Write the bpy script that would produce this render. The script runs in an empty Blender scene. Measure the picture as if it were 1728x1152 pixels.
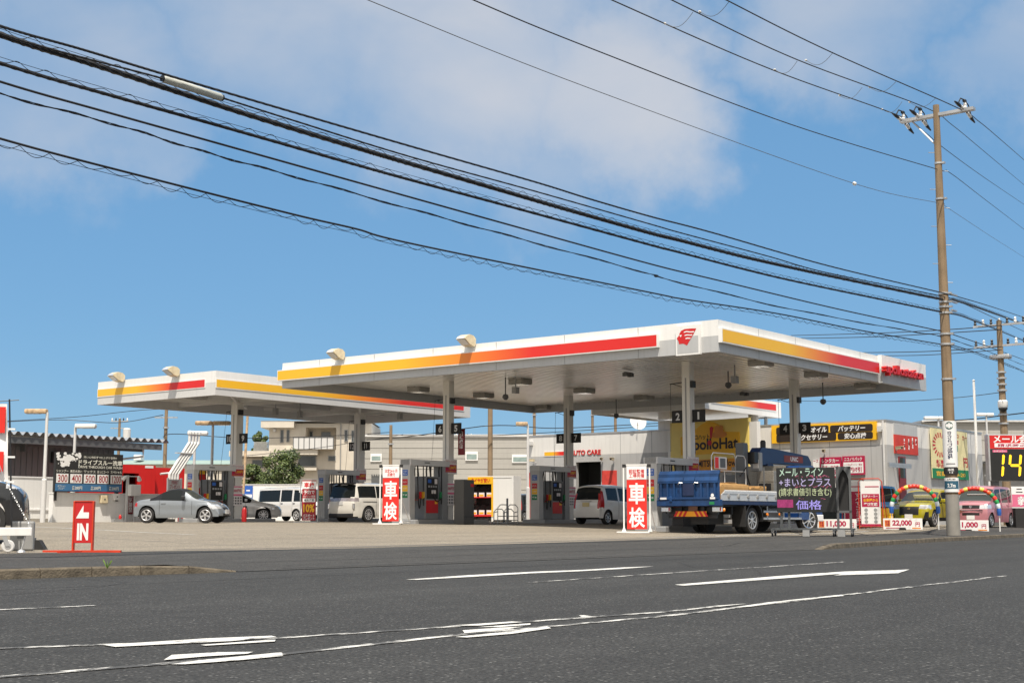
import bpy, bmesh, math, random
from mathutils import Vector, Matrix, Euler
R = math.radians
random.seed(7)
S = bpy.context.scene
COL = S.collection

# ---------------------------------------------------------------- camera, sky, sun, exposure
CAMH = 0.68
YAW, PITCH, FPX = R(38.03), R(7.356), 2300.0
cam_data = bpy.data.cameras.new('camera')
cam_data.sensor_width = 36.0
cam_data.lens = FPX / 1728 * 36
cam_data.clip_start = 0.05
cam_data.clip_end = 6000
cam = bpy.data.objects.new('camera', cam_data)
COL.objects.link(cam)
cam.location = (0, 0, CAMH)
cam.rotation_euler = (R(90) + PITCH, 0, YAW - R(90))
S.camera = cam

SUN_AZ, SUN_EL = R(218), R(64)          # direction towards the sun, measured from +X, and its height
sun_dir = Vector((math.cos(SUN_AZ) * math.cos(SUN_EL), math.sin(SUN_AZ) * math.cos(SUN_EL), math.sin(SUN_EL)))
sun_data = bpy.data.lights.new('sun', 'SUN')
sun_data.energy = 4.5
sun_data.angle = R(0.5)
sun_data.color = (1.0, 0.915, 0.79)
sun = bpy.data.objects.new('sun', sun_data)
COL.objects.link(sun)
sun.location = sun_dir * 200
sun.rotation_euler = (-sun_dir).to_track_quat('-Z', 'Y').to_euler()

fw = Vector((math.cos(YAW) * math.cos(PITCH), math.sin(YAW) * math.cos(PITCH), math.sin(PITCH)))
rt = fw.cross(Vector((0, 0, 1))).normalized()
up = rt.cross(fw)

def ray(px, py):
    d = fw * FPX + rt * (px - 864) + up * (576 - py)
    return d / d.dot(fw)
def W(px, py, D): return ray(px, py) * D + Vector((0, 0, CAMH))
def onY(px, py, Y): d = ray(px, py); return d * (Y / d.y) + Vector((0, 0, CAMH))
def onX(px, py, X): d = ray(px, py); return d * (X / d.x) + Vector((0, 0, CAMH))
def onZ(px, py, Z): d = ray(px, py); return d * ((Z - CAMH) / d.z) + Vector((0, 0, CAMH))

world = bpy.data.worlds.new('World')
S.world = world
world.use_nodes = True
wn, wl = world.node_tree.nodes, world.node_tree.links
wn.clear()
w_out = wn.new('ShaderNodeOutputWorld')
w_bg = wn.new('ShaderNodeBackground')
w_bg.inputs['Strength'].default_value = 0.075
sky = wn.new('ShaderNodeTexSky')
sky.sky_type = 'NISHITA'
sky.sun_disc = False
sky.sun_elevation = SUN_EL
sky.sun_rotation = R(90) - SUN_AZ
sky.altitude = 0
sky.air_density = 1.0
sky.dust_density = 0.35
sky.ozone_density = 2.2
tc = wn.new('ShaderNodeTexCoord')
def wmath(op, a, b=None, clamp=False):
    n = wn.new('ShaderNodeMath'); n.operation = op; n.use_clamp = clamp
    for i, v in enumerate((a, b)):
        if v is None: continue
        if isinstance(v, (int, float)): n.inputs[i].default_value = v
        else: wl.new(v, n.inputs[i])
    return n.outputs[0]
mask = None
wz = wn.new('ShaderNodeTexNoise'); wz.inputs['Scale'].default_value = 7.0; wz.inputs['Detail'].default_value = 6; wz.inputs['Roughness'].default_value = .6
wl.new(tc.outputs['Generated'], wz.inputs['Vector'])
wsub = wn.new('ShaderNodeVectorMath'); wsub.operation = 'SUBTRACT'; wl.new(wz.outputs['Color'], wsub.inputs[0]); wsub.inputs[1].default_value = (.5, .5, .5)
wsc = wn.new('ShaderNodeVectorMath'); wsc.operation = 'SCALE'; wl.new(wsub.outputs[0], wsc.inputs[0]); wsc.inputs['Scale'].default_value = .20
wad = wn.new('ShaderNodeVectorMath'); wad.operation = 'ADD'; wl.new(tc.outputs['Generated'], wad.inputs[0]); wl.new(wsc.outputs[0], wad.inputs[1])
wnm = wn.new('ShaderNodeVectorMath'); wnm.operation = 'NORMALIZE'; wl.new(wad.outputs[0], wnm.inputs[0])
for (px, py, r0, r1, amp) in ((780, 10, 1, 9.5, .78), (1050, 140, .5, 6.2, .76), (480, -20, 1, 8, .68), (140, 150, 0, 6.0, .6), (250, 225, 0, 3.6, .5),
                              (930, 230, 0, 5, .45), (1740, 60, 0, 4.5, .55), (1400, 20, 0, 5, .55), (-200, 40, 1, 8, .7)):
    c = ray(px, py).normalized()
    n = wn.new('ShaderNodeVectorMath'); n.operation = 'DOT_PRODUCT'
    wl.new(wnm.outputs[0], n.inputs[0]); n.inputs[1].default_value = c
    mr = wn.new('ShaderNodeMapRange'); mr.interpolation_type = 'SMOOTHSTEP'
    mr.inputs['From Min'].default_value = math.cos(R(r1)); mr.inputs['From Max'].default_value = math.cos(R(r0))
    mr.inputs['To Min'].default_value = 0; mr.inputs['To Max'].default_value = amp
    wl.new(n.outputs['Value'], mr.inputs['Value'])
    mask = mr.outputs['Result'] if mask is None else wmath('MAXIMUM', mask, mr.outputs['Result'])
def wnoise(scale, detail, dist, lo, hi):
    mp = wn.new('ShaderNodeMapping'); mp.inputs['Scale'].default_value = (1, 1, 1.9)
    wl.new(tc.outputs['Generated'], mp.inputs['Vector'])
    nz = wn.new('ShaderNodeTexNoise'); nz.inputs['Scale'].default_value = scale; nz.inputs['Detail'].default_value = detail
    nz.inputs['Distortion'].default_value = dist
    wl.new(mp.outputs[0], nz.inputs['Vector'])
    m = wn.new('ShaderNodeMapRange'); m.interpolation_type = 'SMOOTHSTEP'
    m.inputs['From Min'].default_value = lo; m.inputs['From Max'].default_value = hi
    wl.new(nz.outputs['Fac'], m.inputs['Value'])
    return m.outputs['Result']
fac = wmath('MULTIPLY', mask, wmath('ADD', wmath('MULTIPLY', wnoise(4.2, 5, .3, .2, .75), .75), .25))
fac = wmath('ADD', fac, wmath('MULTIPLY', wnoise(2.6, 4, .2, .48, .8), .10), True)
# unseen bright patches added overhead and behind the viewpoint to lift fill light
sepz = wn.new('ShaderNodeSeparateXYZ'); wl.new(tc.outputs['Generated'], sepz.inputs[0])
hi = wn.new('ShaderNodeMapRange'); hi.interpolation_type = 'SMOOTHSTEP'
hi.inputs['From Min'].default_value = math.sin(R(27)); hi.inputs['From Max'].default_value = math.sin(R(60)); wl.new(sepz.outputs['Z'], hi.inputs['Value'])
fill_mask = wmath('MULTIPLY', hi.outputs['Result'], wmath('ADD', wmath('MULTIPLY', wnoise(2.2, 5, .3, .3, .65), .55), .4))
hs = wn.new('ShaderNodeMix'); hs.data_type = 'RGBA'; hs.blend_type = 'MULTIPLY'; hs.inputs[0].default_value = 1.0
flat = wn.new('ShaderNodeMix'); flat.data_type = 'RGBA'; flat.inputs[0].default_value = .6
wl.new(sky.outputs[0], flat.inputs[6]); flat.inputs[7].default_value = (2.35, 4.5, 6.95, 1)
wl.new(flat.outputs[2], hs.inputs[6]); hs.inputs[7].default_value = (.78, .95, 1.06, 1)
SKYTINT = hs.inputs[7]
mx = wn.new('ShaderNodeMix'); mx.data_type = 'RGBA'
wl.new(fac, mx.inputs[0]); wl.new(hs.outputs[2], mx.inputs[6]); mx.inputs[7].default_value = (7.1, 6.95, 7.05, 1)
CLOUDC = mx.inputs[7]
bk = wn.new('ShaderNodeVectorMath'); bk.operation = 'DOT_PRODUCT'; wl.new(wnm.outputs[0], bk.inputs[0]); bk.inputs[1].default_value = (-math.cos(YAW), -math.sin(YAW), 0)  # unseen bright bank added behind the viewpoint, fills the shade under the canopies
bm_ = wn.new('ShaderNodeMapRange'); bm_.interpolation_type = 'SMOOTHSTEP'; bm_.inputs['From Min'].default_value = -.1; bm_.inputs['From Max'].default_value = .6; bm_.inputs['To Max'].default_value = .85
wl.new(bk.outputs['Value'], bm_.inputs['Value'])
fill_mask = wmath('MAXIMUM', fill_mask, bm_.outputs['Result'])
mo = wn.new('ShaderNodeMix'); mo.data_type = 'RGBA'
wl.new(fill_mask, mo.inputs[0]); wl.new(mx.outputs[2], mo.inputs[6]); mo.inputs[7].default_value = (11.5, 10.6, 9.4, 1)
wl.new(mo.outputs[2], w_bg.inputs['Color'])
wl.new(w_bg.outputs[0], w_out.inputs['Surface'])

S.view_settings.view_transform = 'Standard'
S.view_settings.look = 'None'
S.view_settings.exposure = 0.42
S.view_settings.gamma = 1.0
S.cycles.max_bounces = 6
S.cycles.use_denoising = True

# ---------------------------------------------------------------- materials
def hexc(h):
    h = h.lstrip('#')
    return tuple(((int(h[i:i + 2], 16) / 255 + 0.055) / 1.055) ** 2.4 if int(h[i:i + 2], 16) > 10 else int(h[i:i + 2], 16) / 255 / 12.92 for i in (0, 2, 4))
_mats = {}
def mat(name, col, rough=.55, metal=0.0, var=.12, scale=3.0, bump=0.0, bscale=40.0, spec=.5, coat=0.0, emit=0.0, streak=0.0):
    """procedural painted / plain surface with slow tonal variation, optional vertical dirt streaks and bump"""
    if name in _mats: return _mats[name]
    if isinstance(col, str): col = hexc(col)
    m = bpy.data.materials.new(name); m.use_nodes = True
    nt = m.node_tree; N, L = nt.nodes, nt.links
    b = N['Principled BSDF']
    b.inputs['Roughness'].default_value = rough
    b.inputs['Metallic'].default_value = metal
    b.inputs['Specular IOR Level'].default_value = spec
    b.inputs['Coat Weight'].default_value = coat
    b.inputs['Coat Roughness'].default_value = .04
    b.inputs['Base Color'].default_value = (*col, 1)
    if emit:
        b.inputs['Emission Color'].default_value = (*col, 1); b.inputs['Emission Strength'].default_value = emit
    t = N.new('ShaderNodeTexCoord')
    if var:
        nz = N.new('ShaderNodeTexNoise'); nz.inputs['Scale'].default_value = scale; nz.inputs['Detail'].default_value = 5
        L.new(t.outputs['Object'], nz.inputs['Vector'])
        cr = N.new('ShaderNodeMapRange'); cr.inputs['From Min'].default_value = .3; cr.inputs['From Max'].default_value = .7
        cr.inputs['To Min'].default_value = 1 - var; cr.inputs['To Max'].default_value = 1 + var * .4
        L.new(nz.outputs['Fac'], cr.inputs['Value'])
        src = cr.outputs['Result']
        if streak:
            mp = N.new('ShaderNodeMapping'); mp.inputs['Scale'].default_value = (5, 5, .35)
            L.new(t.outputs['Object'], mp.inputs['Vector'])
            n2 = N.new('ShaderNodeTexNoise'); n2.inputs['Scale'].default_value = 1.6; n2.inputs['Detail'].default_value = 6
            L.new(mp.outputs[0], n2.inputs['Vector'])
            c2 = N.new('ShaderNodeMapRange'); c2.inputs['From Min'].default_value = .5; c2.inputs['From Max'].default_value = .75
            c2.inputs['To Min'].default_value = 1; c2.inputs['To Max'].default_value = 1 - streak
            L.new(n2.outputs['Fac'], c2.inputs['Value'])
            mu = N.new('ShaderNodeMath'); mu.operation = 'MULTIPLY'; L.new(src, mu.inputs[0]); L.new(c2.outputs[0], mu.inputs[1]); src = mu.outputs[0]
        mm = N.new('ShaderNodeMix'); mm.data_type = 'RGBA'; mm.blend_type = 'MULTIPLY'; mm.inputs[0].default_value = 1
        mm.inputs[6].default_value = (*col, 1)
        L.new(src, mm.inputs[7]); L.new(mm.outputs[2], b.inputs['Base Color'])
    if bump:
        nb = N.new('ShaderNodeTexNoise'); nb.inputs['Scale'].default_value = bscale; nb.inputs['Detail'].default_value = 3
        L.new(t.outputs['Object'], nb.inputs['Vector'])
        bp = N.new('ShaderNodeBump'); bp.inputs['Strength'].default_value = bump; bp.inputs['Distance'].default_value = .02
        L.new(nb.outputs['Fac'], bp.inputs['Height']); L.new(bp.outputs[0], b.inputs['Normal'])
    _mats[name] = m
    return m

def ramp_mat(name, axis, stops, rough=.35):
    """sheet printed with a colour gradient along one object axis (the yellow to red band)"""
    m = bpy.data.materials.new(name); m.use_nodes = True
    nt = m.node_tree; N, L = nt.nodes, nt.links
    b = N['Principled BSDF']; b.inputs['Roughness'].default_value = rough
    t = N.new('ShaderNodeTexCoord'); s = N.new('ShaderNodeSeparateXYZ'); L.new(t.outputs['Object'], s.inputs[0])
    lo, hi = stops[0][0], stops[-1][0]
    mr = N.new('ShaderNodeMapRange'); mr.inputs['From Min'].default_value = lo; mr.inputs['From Max'].default_value = hi
    L.new(s.outputs[axis], mr.inputs['Value'])
    cr = N.new('ShaderNodeValToRGB'); L.new(mr.outputs[0], cr.inputs[0])
    e = cr.color_ramp.elements
    while len(e) < len(stops): e.new(.5)
    for i, (p, c) in enumerate(stops):
        e[i].position = (p - lo) / (hi - lo); e[i].color = (*hexc(c), 1)
    L.new(cr.outputs[0], b.inputs['Base Color'])
    return m

def asphalt_mat(name, base, patch, speck, tint=(1, 1, 1)):
    m = bpy.data.materials.new(name); m.use_nodes = True
    nt = m.node_tree; N, L = nt.nodes, nt.links
    b = N['Principled BSDF']; b.inputs['Roughness'].default_value = .85; b.inputs['Specular IOR Level'].default_value = .35
    t = N.new('ShaderNodeTexCoord')
    def noise(sc, det=3, vec=None):
        n = N.new('ShaderNodeTexNoise'); n.inputs['Scale'].default_value = sc; n.inputs['Detail'].default_value = det
        L.new(vec or t.outputs['Object'], n.inputs['Vector']); return n.outputs['Fac']
    def rng(v, a, c, d, e):
        n = N.new('ShaderNodeMapRange'); n.inputs[1].default_value = a; n.inputs[2].default_value = c; n.inputs[3].default_value = d; n.inputs[4].default_value = e
        L.new(v, n.inputs[0]); return n.outputs[0]
    def mul(a, c, op='MULTIPLY'):
        n = N.new('ShaderNodeMath'); n.operation = op
        L.new(a, n.inputs[0])
        if isinstance(c, float): n.inputs[1].default_value = c
        else: L.new(c, n.inputs[1])
        return n.outputs[0]
    mp = N.new('ShaderNodeMapping'); mp.inputs['Scale'].default_value = (.12, 1.1, 1); L.new(t.outputs['Object'], mp.inputs[0])
    big = rng(noise(.6, 4, mp.outputs[0]), .3, .7, 1 - patch, 1 + patch)
    mid = rng(noise(3.5, 5), .3, .7, 1 - patch * .6, 1 + patch * .6)
    fine = rng(noise(55, 2), .33, .67, .5, 1.55)
    fine2 = rng(noise(28, 2), .3, .7, .7, 1.32)
    vo = N.new('ShaderNodeTexVoronoi'); vo.inputs['Scale'].default_value = 48; L.new(t.outputs['Object'], vo.inputs['Vector'])
    wn_ = N.new('ShaderNodeTexWhiteNoise'); wn_.noise_dimensions = '3D'; L.new(vo.outputs['Color'], wn_.inputs['Vector'])
    sel = mul(rng(wn_.outputs['Value'], .84, .92, 0, 1), rng(vo.outputs['Distance'], .30, .46, 1, 0))
    v = mul(mul(mul(big, mid), fine), fine2)
    v = mul(v, mul(mul(sel, float(speck)), 1.0, 'ADD'))
    v = mul(v, float(base))
    cb = N.new('ShaderNodeCombineColor')
    for i in range(3):
        L.new(mul(v, float(tint[i])), cb.inputs[i])
    L.new(cb.outputs[0], b.inputs['Base Color'])
    bp = N.new('ShaderNodeBump'); bp.inputs['Strength'].default_value = .55; bp.inputs['Distance'].default_value = .012
    L.new(noise(60, 3), bp.inputs['Height']); L.new(bp.outputs[0], b.inputs['Normal'])
    return m

def paint_mat(name, wear_lo, wear_hi, base=.055):
    """road paint worn through to the asphalt in patches"""
    m = bpy.data.materials.new(name); m.use_nodes = True
    nt = m.node_tree; N, L = nt.nodes, nt.links
    b = N['Principled BSDF']; b.inputs['Roughness'].default_value = .8
    t = N.new('ShaderNodeTexCoord')
    mp = N.new('ShaderNodeMapping'); mp.inputs['Scale'].default_value = (.45, 1.6, 1); L.new(t.outputs['Object'], mp.inputs[0])
    n = N.new('ShaderNodeTexNoise'); n.inputs['Scale'].default_value = 7; n.inputs['Detail'].default_value = 8; n.inputs['Roughness'].default_value = .72
    L.new(mp.outputs[0], n.inputs['Vector'])
    r = N.new('ShaderNodeMapRange'); r.inputs[1].default_value = wear_lo; r.inputs[2].default_value = wear_hi; r.inputs[3].default_value = 0; r.inputs[4].default_value = 1
    L.new(n.outputs['Fac'], r.inputs[0])
    mm = N.new('ShaderNodeMix'); mm.data_type = 'RGBA'; L.new(r.outputs[0], mm.inputs[0])
    mm.inputs[6].default_value = (base, base, base, 1); mm.inputs[7].default_value = (.56, .56, .54, 1)
    L.new(mm.outputs[2], b.inputs['Base Color'])
    return m

M = {}
def defm():
    g = globals()
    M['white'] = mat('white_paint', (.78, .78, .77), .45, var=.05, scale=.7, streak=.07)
    M['white2'] = mat('white_board', (.8, .8, .8), .5, var=.05)
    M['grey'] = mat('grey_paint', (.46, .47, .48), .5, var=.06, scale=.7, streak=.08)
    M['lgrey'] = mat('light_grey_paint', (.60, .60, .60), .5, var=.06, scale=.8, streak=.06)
    M['colgrey'] = mat('column_paint', (.70, .69, .66), .5, var=.07, scale=1, streak=.12)
    M['mgrey'] = mat('mid_grey_paint', (.30, .305, .31), .5, var=.1)
    M['dgrey'] = mat('dark_grey_paint', (.10, .105, .11), .5, var=.1)
    M['black'] = mat('black_plastic', (.018, .018, .02), .45, var=.2)
    M['blackm'] = mat('black_matt', (.02, .02, .021), .8, var=.2)
    M['red'] = mat('red_paint', hexc('c81e1e'), .4, var=.08)
    M['red2'] = mat('red_board', hexc('d8281f'), .5, var=.08)
    M['orange'] = mat('orange_red_paint', hexc('c93a1c'), .5, var=.12)
    M['maroon'] = mat('crimson_print', hexc('b01c48'), .5, var=.05)
    M['pinkp'] = mat('pink_print', hexc('d76b8d'), .5, var=.08)
    M['yellow'] = mat('yellow_print', hexc('efb81e'), .45, var=.05)
    M['green'] = mat('green_print', hexc('1c7d4a'), .5, var=.06)
    M['bluep'] = mat('blue_print', hexc('2e5fb4'), .5, var=.06)
    M['brown'] = mat('dark_brown_print', hexc('2a211c'), .5, var=.05)
    M['concrete'] = mat('concrete', (.36, .34, .30), .85, var=.22, scale=2.2, bump=.3)
    M['kerbm'] = mat('kerb_concrete', (.13, .108, .078), .9, var=.5, scale=6, bump=.6)
    M['tyre'] = mat('tyre_rubber', (.022, .022, .023), .8, var=.2)
    M['alloy'] = mat('alloy', (.62, .62, .63), .3, metal=.7, var=.05)
    M['chrome'] = mat('chrome', (.8, .8, .82), .12, metal=1, var=.02)
    M['steel'] = mat('galvanised_steel', (.5, .51, .52), .42, metal=.6, var=.15)
    M['glass'] = mat('dark_glass', (.012, .015, .016), .07, var=0, spec=.28)
    M['glassl'] = mat('tinted_glass', (.035, .045, .045), .06, var=0, spec=.5)
    M['lampglass'] = mat('lamp_glass', (.75, .77, .80), .1, metal=.55, var=.1, scale=20)
    M['redlamp'] = mat('red_lamp', (.42, .012, .015), .12, var=.05)
    M['amber'] = mat('amber_lamp', (.85, .25, .02), .2, var=.05)
    M['cream'] = mat('cream_enamel', hexc('d8c9a8'), .45, var=.2, scale=6, streak=.2)
    M['rust'] = mat('rusty_enamel', hexc('c4a987'), .7, var=.4, scale=9, streak=.3)
    M['polec'] = mat('pole_concrete', hexc('8c7860'), .85, var=.3, scale=1.1, bump=.25, streak=.35)
    M['poleg'] = mat('pole_grey', hexc('8d8a84'), .8, var=.2, scale=2, streak=.2)
    M['cable'] = mat('cable_sheath', (.012, .012, .014), .5, var=.1)
    M['wire'] = mat('bare_wire', (.10, .105, .11), .5, var=.1)
    M['porc'] = mat('porcelain', (.75, .74, .72), .2, var=.05)
    M['beige'] = mat('beige_tile', hexc('cbc4b8'), .7, var=.08, scale=1.2, streak=.08)
    M['card'] = mat('cardboard', hexc('a98452'), .8, var=.15, scale=4)
    M['truckblue'] = mat('truck_blue', hexc('163f70'), .5, var=.4, scale=2.5, streak=.25)
    M['navy'] = mat('navy_paint', hexc('1d2c4e'), .4, var=.15)
    M['alu'] = mat('aluminium', (.62, .63, .64), .38, metal=.4, var=.1, scale=5)
    M['led'] = mat('led_black', (.013, .014, .014), .5, var=.1)
defm()

# ---------------------------------------------------------------- mesh building
_tx = {}
def text_geo(body, bold=0.0, depth=0.0, spacing=1.0, shear=0.0):
    key = (body, bold, depth, spacing, shear)
    if key in _tx: return _tx[key]
    c = bpy.data.curves.new('t', 'FONT')
    c.body = body; c.resolution_u = 3; c.offset = bold; c.extrude = depth; c.space_character = spacing; c.shear = shear; c.align_x = 'CENTER'; c.space_line = .95
    o = bpy.data.objects.new('t', c); COL.objects.link(o)
    dg = bpy.context.evaluated_depsgraph_get(); dg.update()
    me = o.evaluated_get(dg).to_mesh()
    vs = [v.co.copy() for v in me.vertices]; fs = [list(p.vertices) for p in me.polygons]
    o.evaluated_get(dg).to_mesh_clear()
    bpy.data.objects.remove(o); bpy.data.curves.remove(c)
    if not vs: return [], []
    x0 = min(v.x for v in vs); x1 = max(v.x for v in vs); y0 = min(v.y for v in vs); y1 = max(v.y for v in vs)
    vs = [((v.x - x0) / max(x1 - x0, 1e-6) - .5, (v.y - y0) / max(y1 - y0, 1e-6) - .5, v.z) for v in vs]
    _tx[key] = (vs, fs)
    return _tx[key]

class MB:
    def __init__(s): s.v = []; s.f = []; s.T = Matrix.Identity(4)
    def add(s, vs, fs):
        n = len(s.v); T = s.T
        s.v += [tuple(T @ Vector(v)) for v in vs]; s.f += [[i + n for i in f] for f in fs]; return s
    def box(s, x0, x1, y0, y1, z0, z1):
        return s.add([(x0, y0, z0), (x1, y0, z0), (x1, y1, z0), (x0, y1, z0), (x0, y0, z1), (x1, y0, z1), (x1, y1, z1), (x0, y1, z1)],
                     [(0, 3, 2, 1), (4, 5, 6, 7), (0, 1, 5, 4), (1, 2, 6, 5), (2, 3, 7, 6), (3, 0, 4, 7)])
    def bbox(s, x0, x1, y0, y1, z0, z1, b=.02):
        """box with chamfered edges"""
        bm = bmesh.new(); bmesh.ops.create_cube(bm, size=1)
        for v in bm.verts: v.co = Vector(((x0 + x1) / 2 + v.co.x * (x1 - x0), (y0 + y1) / 2 + v.co.y * (y1 - y0), (z0 + z1) / 2 + v.co.z * (z1 - z0)))
        b = min(b, .45 * min(x1 - x0, y1 - y0, z1 - z0))
        bmesh.ops.bevel(bm, geom=bm.edges[:], offset=b, segments=2, affect='EDGES', profile=.5)
        bm.verts.index_update()
        s.add([v.co for v in bm.verts], [[v.index for v in f.verts] for f in bm.faces]); bm.free(); return s
    def prism(s, poly, a, b, axis='y'):
        """polygon in the plane across axis, swept from a to b; (x,z) for y, (x,y) for z, (y,z) for x"""
        n = len(poly)
        def p(u, w, t): return {'y': (u, t, w), 'z': (u, w, t), 'x': (t, u, w)}[axis]
        vs = [p(u, w, a) for u, w in poly] + [p(u, w, b) for u, w in poly]
        return s.add(vs, [list(range(n)), list(range(2 * n - 1, n - 1, -1))] + [(i, i + n, (i + 1) % n + n, (i + 1) % n) for i in range(n)])
    def tube(s, pts, r, n=8, cap=True):
        pts = [Vector(p) for p in pts]; rs = r if isinstance(r, (list, tuple)) else [r] * len(pts)
        vs = []; fs = []; ref = None
        for i, p in enumerate(pts):
            d = (pts[min(i + 1, len(pts) - 1)] - pts[max(i - 1, 0)])
            d = d.normalized() if d.length > 1e-9 else Vector((0, 0, 1))
            if ref is None: ref = Vector((0, 0, 1)) if abs(d.z) < .9 else Vector((1, 0, 0))
            a = d.cross(ref)
            a = a.normalized() if a.length > 1e-6 else Vector((1, 0, 0))
            b = a.cross(d); ref = b
            for k in range(n):
                t = 2 * math.pi * k / n
                vs.append(p + (a * math.cos(t) + b * math.sin(t)) * rs[i])
        for i in range(len(pts) - 1):
            for k in range(n):
                fs.append((i * n + k, i * n + (k + 1) % n, (i + 1) * n + (k + 1) % n, (i + 1) * n + k))
        if cap: fs += [list(range(n - 1, -1, -1)), [(len(pts) - 1) * n + k for k in range(n)]]
        return s.add(vs, fs)
    def lathe(s, prof, c=(0, 0, 0), axis='z', n=20, cap=True):
        vs = []; fs = []
        for r, h in prof:
            for k in range(n):
                t = 2 * math.pi * k / n; u, w = r * math.cos(t), r * math.sin(t)
                vs.append({'z': (c[0] + u, c[1] + w, c[2] + h), 'y': (c[0] + u, c[1] + h, c[2] + w), 'x': (c[0] + h, c[1] + u, c[2] + w)}[axis])
        for i in range(len(prof) - 1):
            for k in range(n): fs.append((i * n + k, i * n + (k + 1) % n, (i + 1) * n + (k + 1) % n, (i + 1) * n + k))
        if cap: fs += [list(range(n)), [(len(prof) - 1) * n + k for k in range(n - 1, -1, -1)]]
        return s.add(vs, fs)
    def text(s, body, cx, y, cz, w, h, bold=.0, depth=0.0, face='-y', spacing=1.0, shear=0.0):
        """flat lettering fitted into w x h; face -y: right is +x; face -x: right is -y; face +x / +y mirrored accordingly"""
        vs, fs = text_geo(body, bold, 1.0 if depth else 0.0, spacing, shear)
        out = []
        for a, b, c in vs:
            q = -c * depth
            if face == '-y': out.append((cx + a * w, y + q, cz + b * h))
            elif face == '-x': out.append((y + q, cx - a * w, cz + b * h))
            elif face == '+y': out.append((cx - a * w, y - q, cz + b * h))
            elif face == '+x': out.append((y - q, cx + a * w, cz + b * h))
        return s.add(out, fs)
    def poly(s, pts, fs=None): return s.add(pts, fs or [list(range(len(pts)))])
    def build(s, name, m, parent=None, smooth=None, normals=True):
        me = bpy.data.meshes.new(name); me.from_pydata(s.v, [], s.f); me.update()
        if normals:
            bm = bmesh.new(); bm.from_mesh(me); bmesh.ops.recalc_face_normals(bm, faces=bm.faces[:]); bm.to_mesh(me); bm.free()
        me.materials.append(m)
        if smooth is not None:
            for p in me.polygons: p.use_smooth = True
            me.set_sharp_from_angle(angle=smooth)
        o = bpy.data.objects.new(name, me); COL.objects.link(o)
        if parent: o.parent = parent
        return o

def thing(name, label, cat, loc=(0, 0, 0), rz=0.0, group=None):
    o = bpy.data.objects.new(name, None); COL.objects.link(o)
    o.empty_display_size = .2
    o.location = loc; o.rotation_euler = (0, 0, rz)
    o['label'] = label; o['category'] = cat
    if group: o['group'] = group
    return o
def tag(o, label, cat, group=None):
    o['label'] = label; o['category'] = cat
    if group: o['group'] = group
    return o
def structure(o, label=None): o['kind'] = 'structure'; return o
def kids(o): return [c for c in bpy.data.objects if c.parent == o]
def copy_tree(o, parent=None):
    c = o.copy(); COL.objects.link(c); c.parent = parent
    for ch in kids(o): copy_tree(ch, c)
    return c

def sstep(t): t = max(0, min(1, t)); return t * t * (3 - 2 * t)
def lerp_poly(pts, x):
    if x <= pts[0][0]: return pts[0][1]
    for (a, b), (c, d) in zip(pts, pts[1:]):
        if x <= c: return b + (d - b) * (x - a) / max(c - a, 1e-9)
    return pts[-1][1]
def gz(X, Y):
    """height of the forecourt over the road: it climbs gently away from the road"""
    return .13 + .28 * sstep((Y - 19.5) / 13.5) + .07 * sstep((Y - 32) / 9) + .16 * sstep((X - 44) / 12) * (1 - sstep((Y - 19) / 14))
def G(px, D):
    p = W(px, 873, D); return Vector((p.x, p.y, gz(p.x, p.y)))

# ---------------------------------------------------------------- ground, road, kerbs, markings
KERB = [(-60, 15.2), (8.6, 13.95), (11.3, 13.5), (27.4, 12.95), (33, 13.86), (40.2, 14.8), (49.7, 15.8), (70, 18.0), (100, 24), (200, 60)]
EDGE = [(-60, 21.5), (12, 19.5), (14.7, 18.6), (17.8, 17.6), (23.9, 18.1), (35.2, 19.6), (45.9, 19.0), (65, 20.6), (100, 26.5), (200, 63)]
def kerb_h(X):
    if X < 10.7: return .11
    if X < 11.62: return .11 - .095 * (X - 10.7) / .92
    if X < 27.2: return .006
    if X < 28.2: return .006 + .104 * (X - 27.2)
    return .11
terrain_m = mat('terrain_soil', (.16, .15, .11), .95, var=.3, scale=.05)
structure(MB().poly([(-1500, -1500, -.4), (3000, -1500, -.4), (3000, 3000, -.4), (-1500, 3000, -.4)]).build('terrain', terrain_m))
road_m = asphalt_mat('road_asphalt', .030, .22, 2.6, (1, 1, .98))
structure(MB().poly([(-60, -40, 0), (200, -40, 0), (200, 62, 0), (-60, 62, 0)]).build('road', road_m))
xs = [-60, -40, -20, -10, -4] + sorted([i * .8 for i in range(0, 90)] + [10.7, 11.6, 11.63, 27.2, 27.25]) + [74, 80, 90, 100, 120, 150, 200]
def grid(name, m, lo, hi, zf, nt, tpow=1.0):
    b = MB(); vs = []; fs = []
    for X in xs:
        a, c = lo(X), hi(X)
        for k in range(nt + 1):
            Y = a + (c - a) * (k / nt) ** tpow
            vs.append((X, Y, zf(X, Y, k / nt)))
    for i in range(len(xs) - 1):
        for k in range(nt):
            p = i * (nt + 1) + k
            fs.append((p, p + nt + 1, p + nt + 2, p + 1))
    return b.add(vs, fs).build(name, m, smooth=.6)
pave_m = asphalt_mat('pavement_asphalt', .042, .2, 1.2, (1, .975, .93))
structure(grid('pavement', pave_m, lambda X: lerp_poly(KERB, X) + (.15 if X < 11.61 or X > 27.24 else 0), lambda X: lerp_poly(EDGE, X),
     lambda X, Y, t: kerb_h(X) + (gz(X, lerp_poly(EDGE, X)) - kerb_h(X)) * (sstep(t) * .5 + t * .5), 10))
def lot_mat():
    m = asphalt_mat('forecourt_concrete', .205, .13, .25, (1.0, .88, .70))
    return m
lot_m = lot_mat()
structure(grid('forecourt', lot_m, lambda X: lerp_poly(EDGE, X), lambda X: 160, lambda X, Y, t: gz(X, Y), 110, 1.25))

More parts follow.
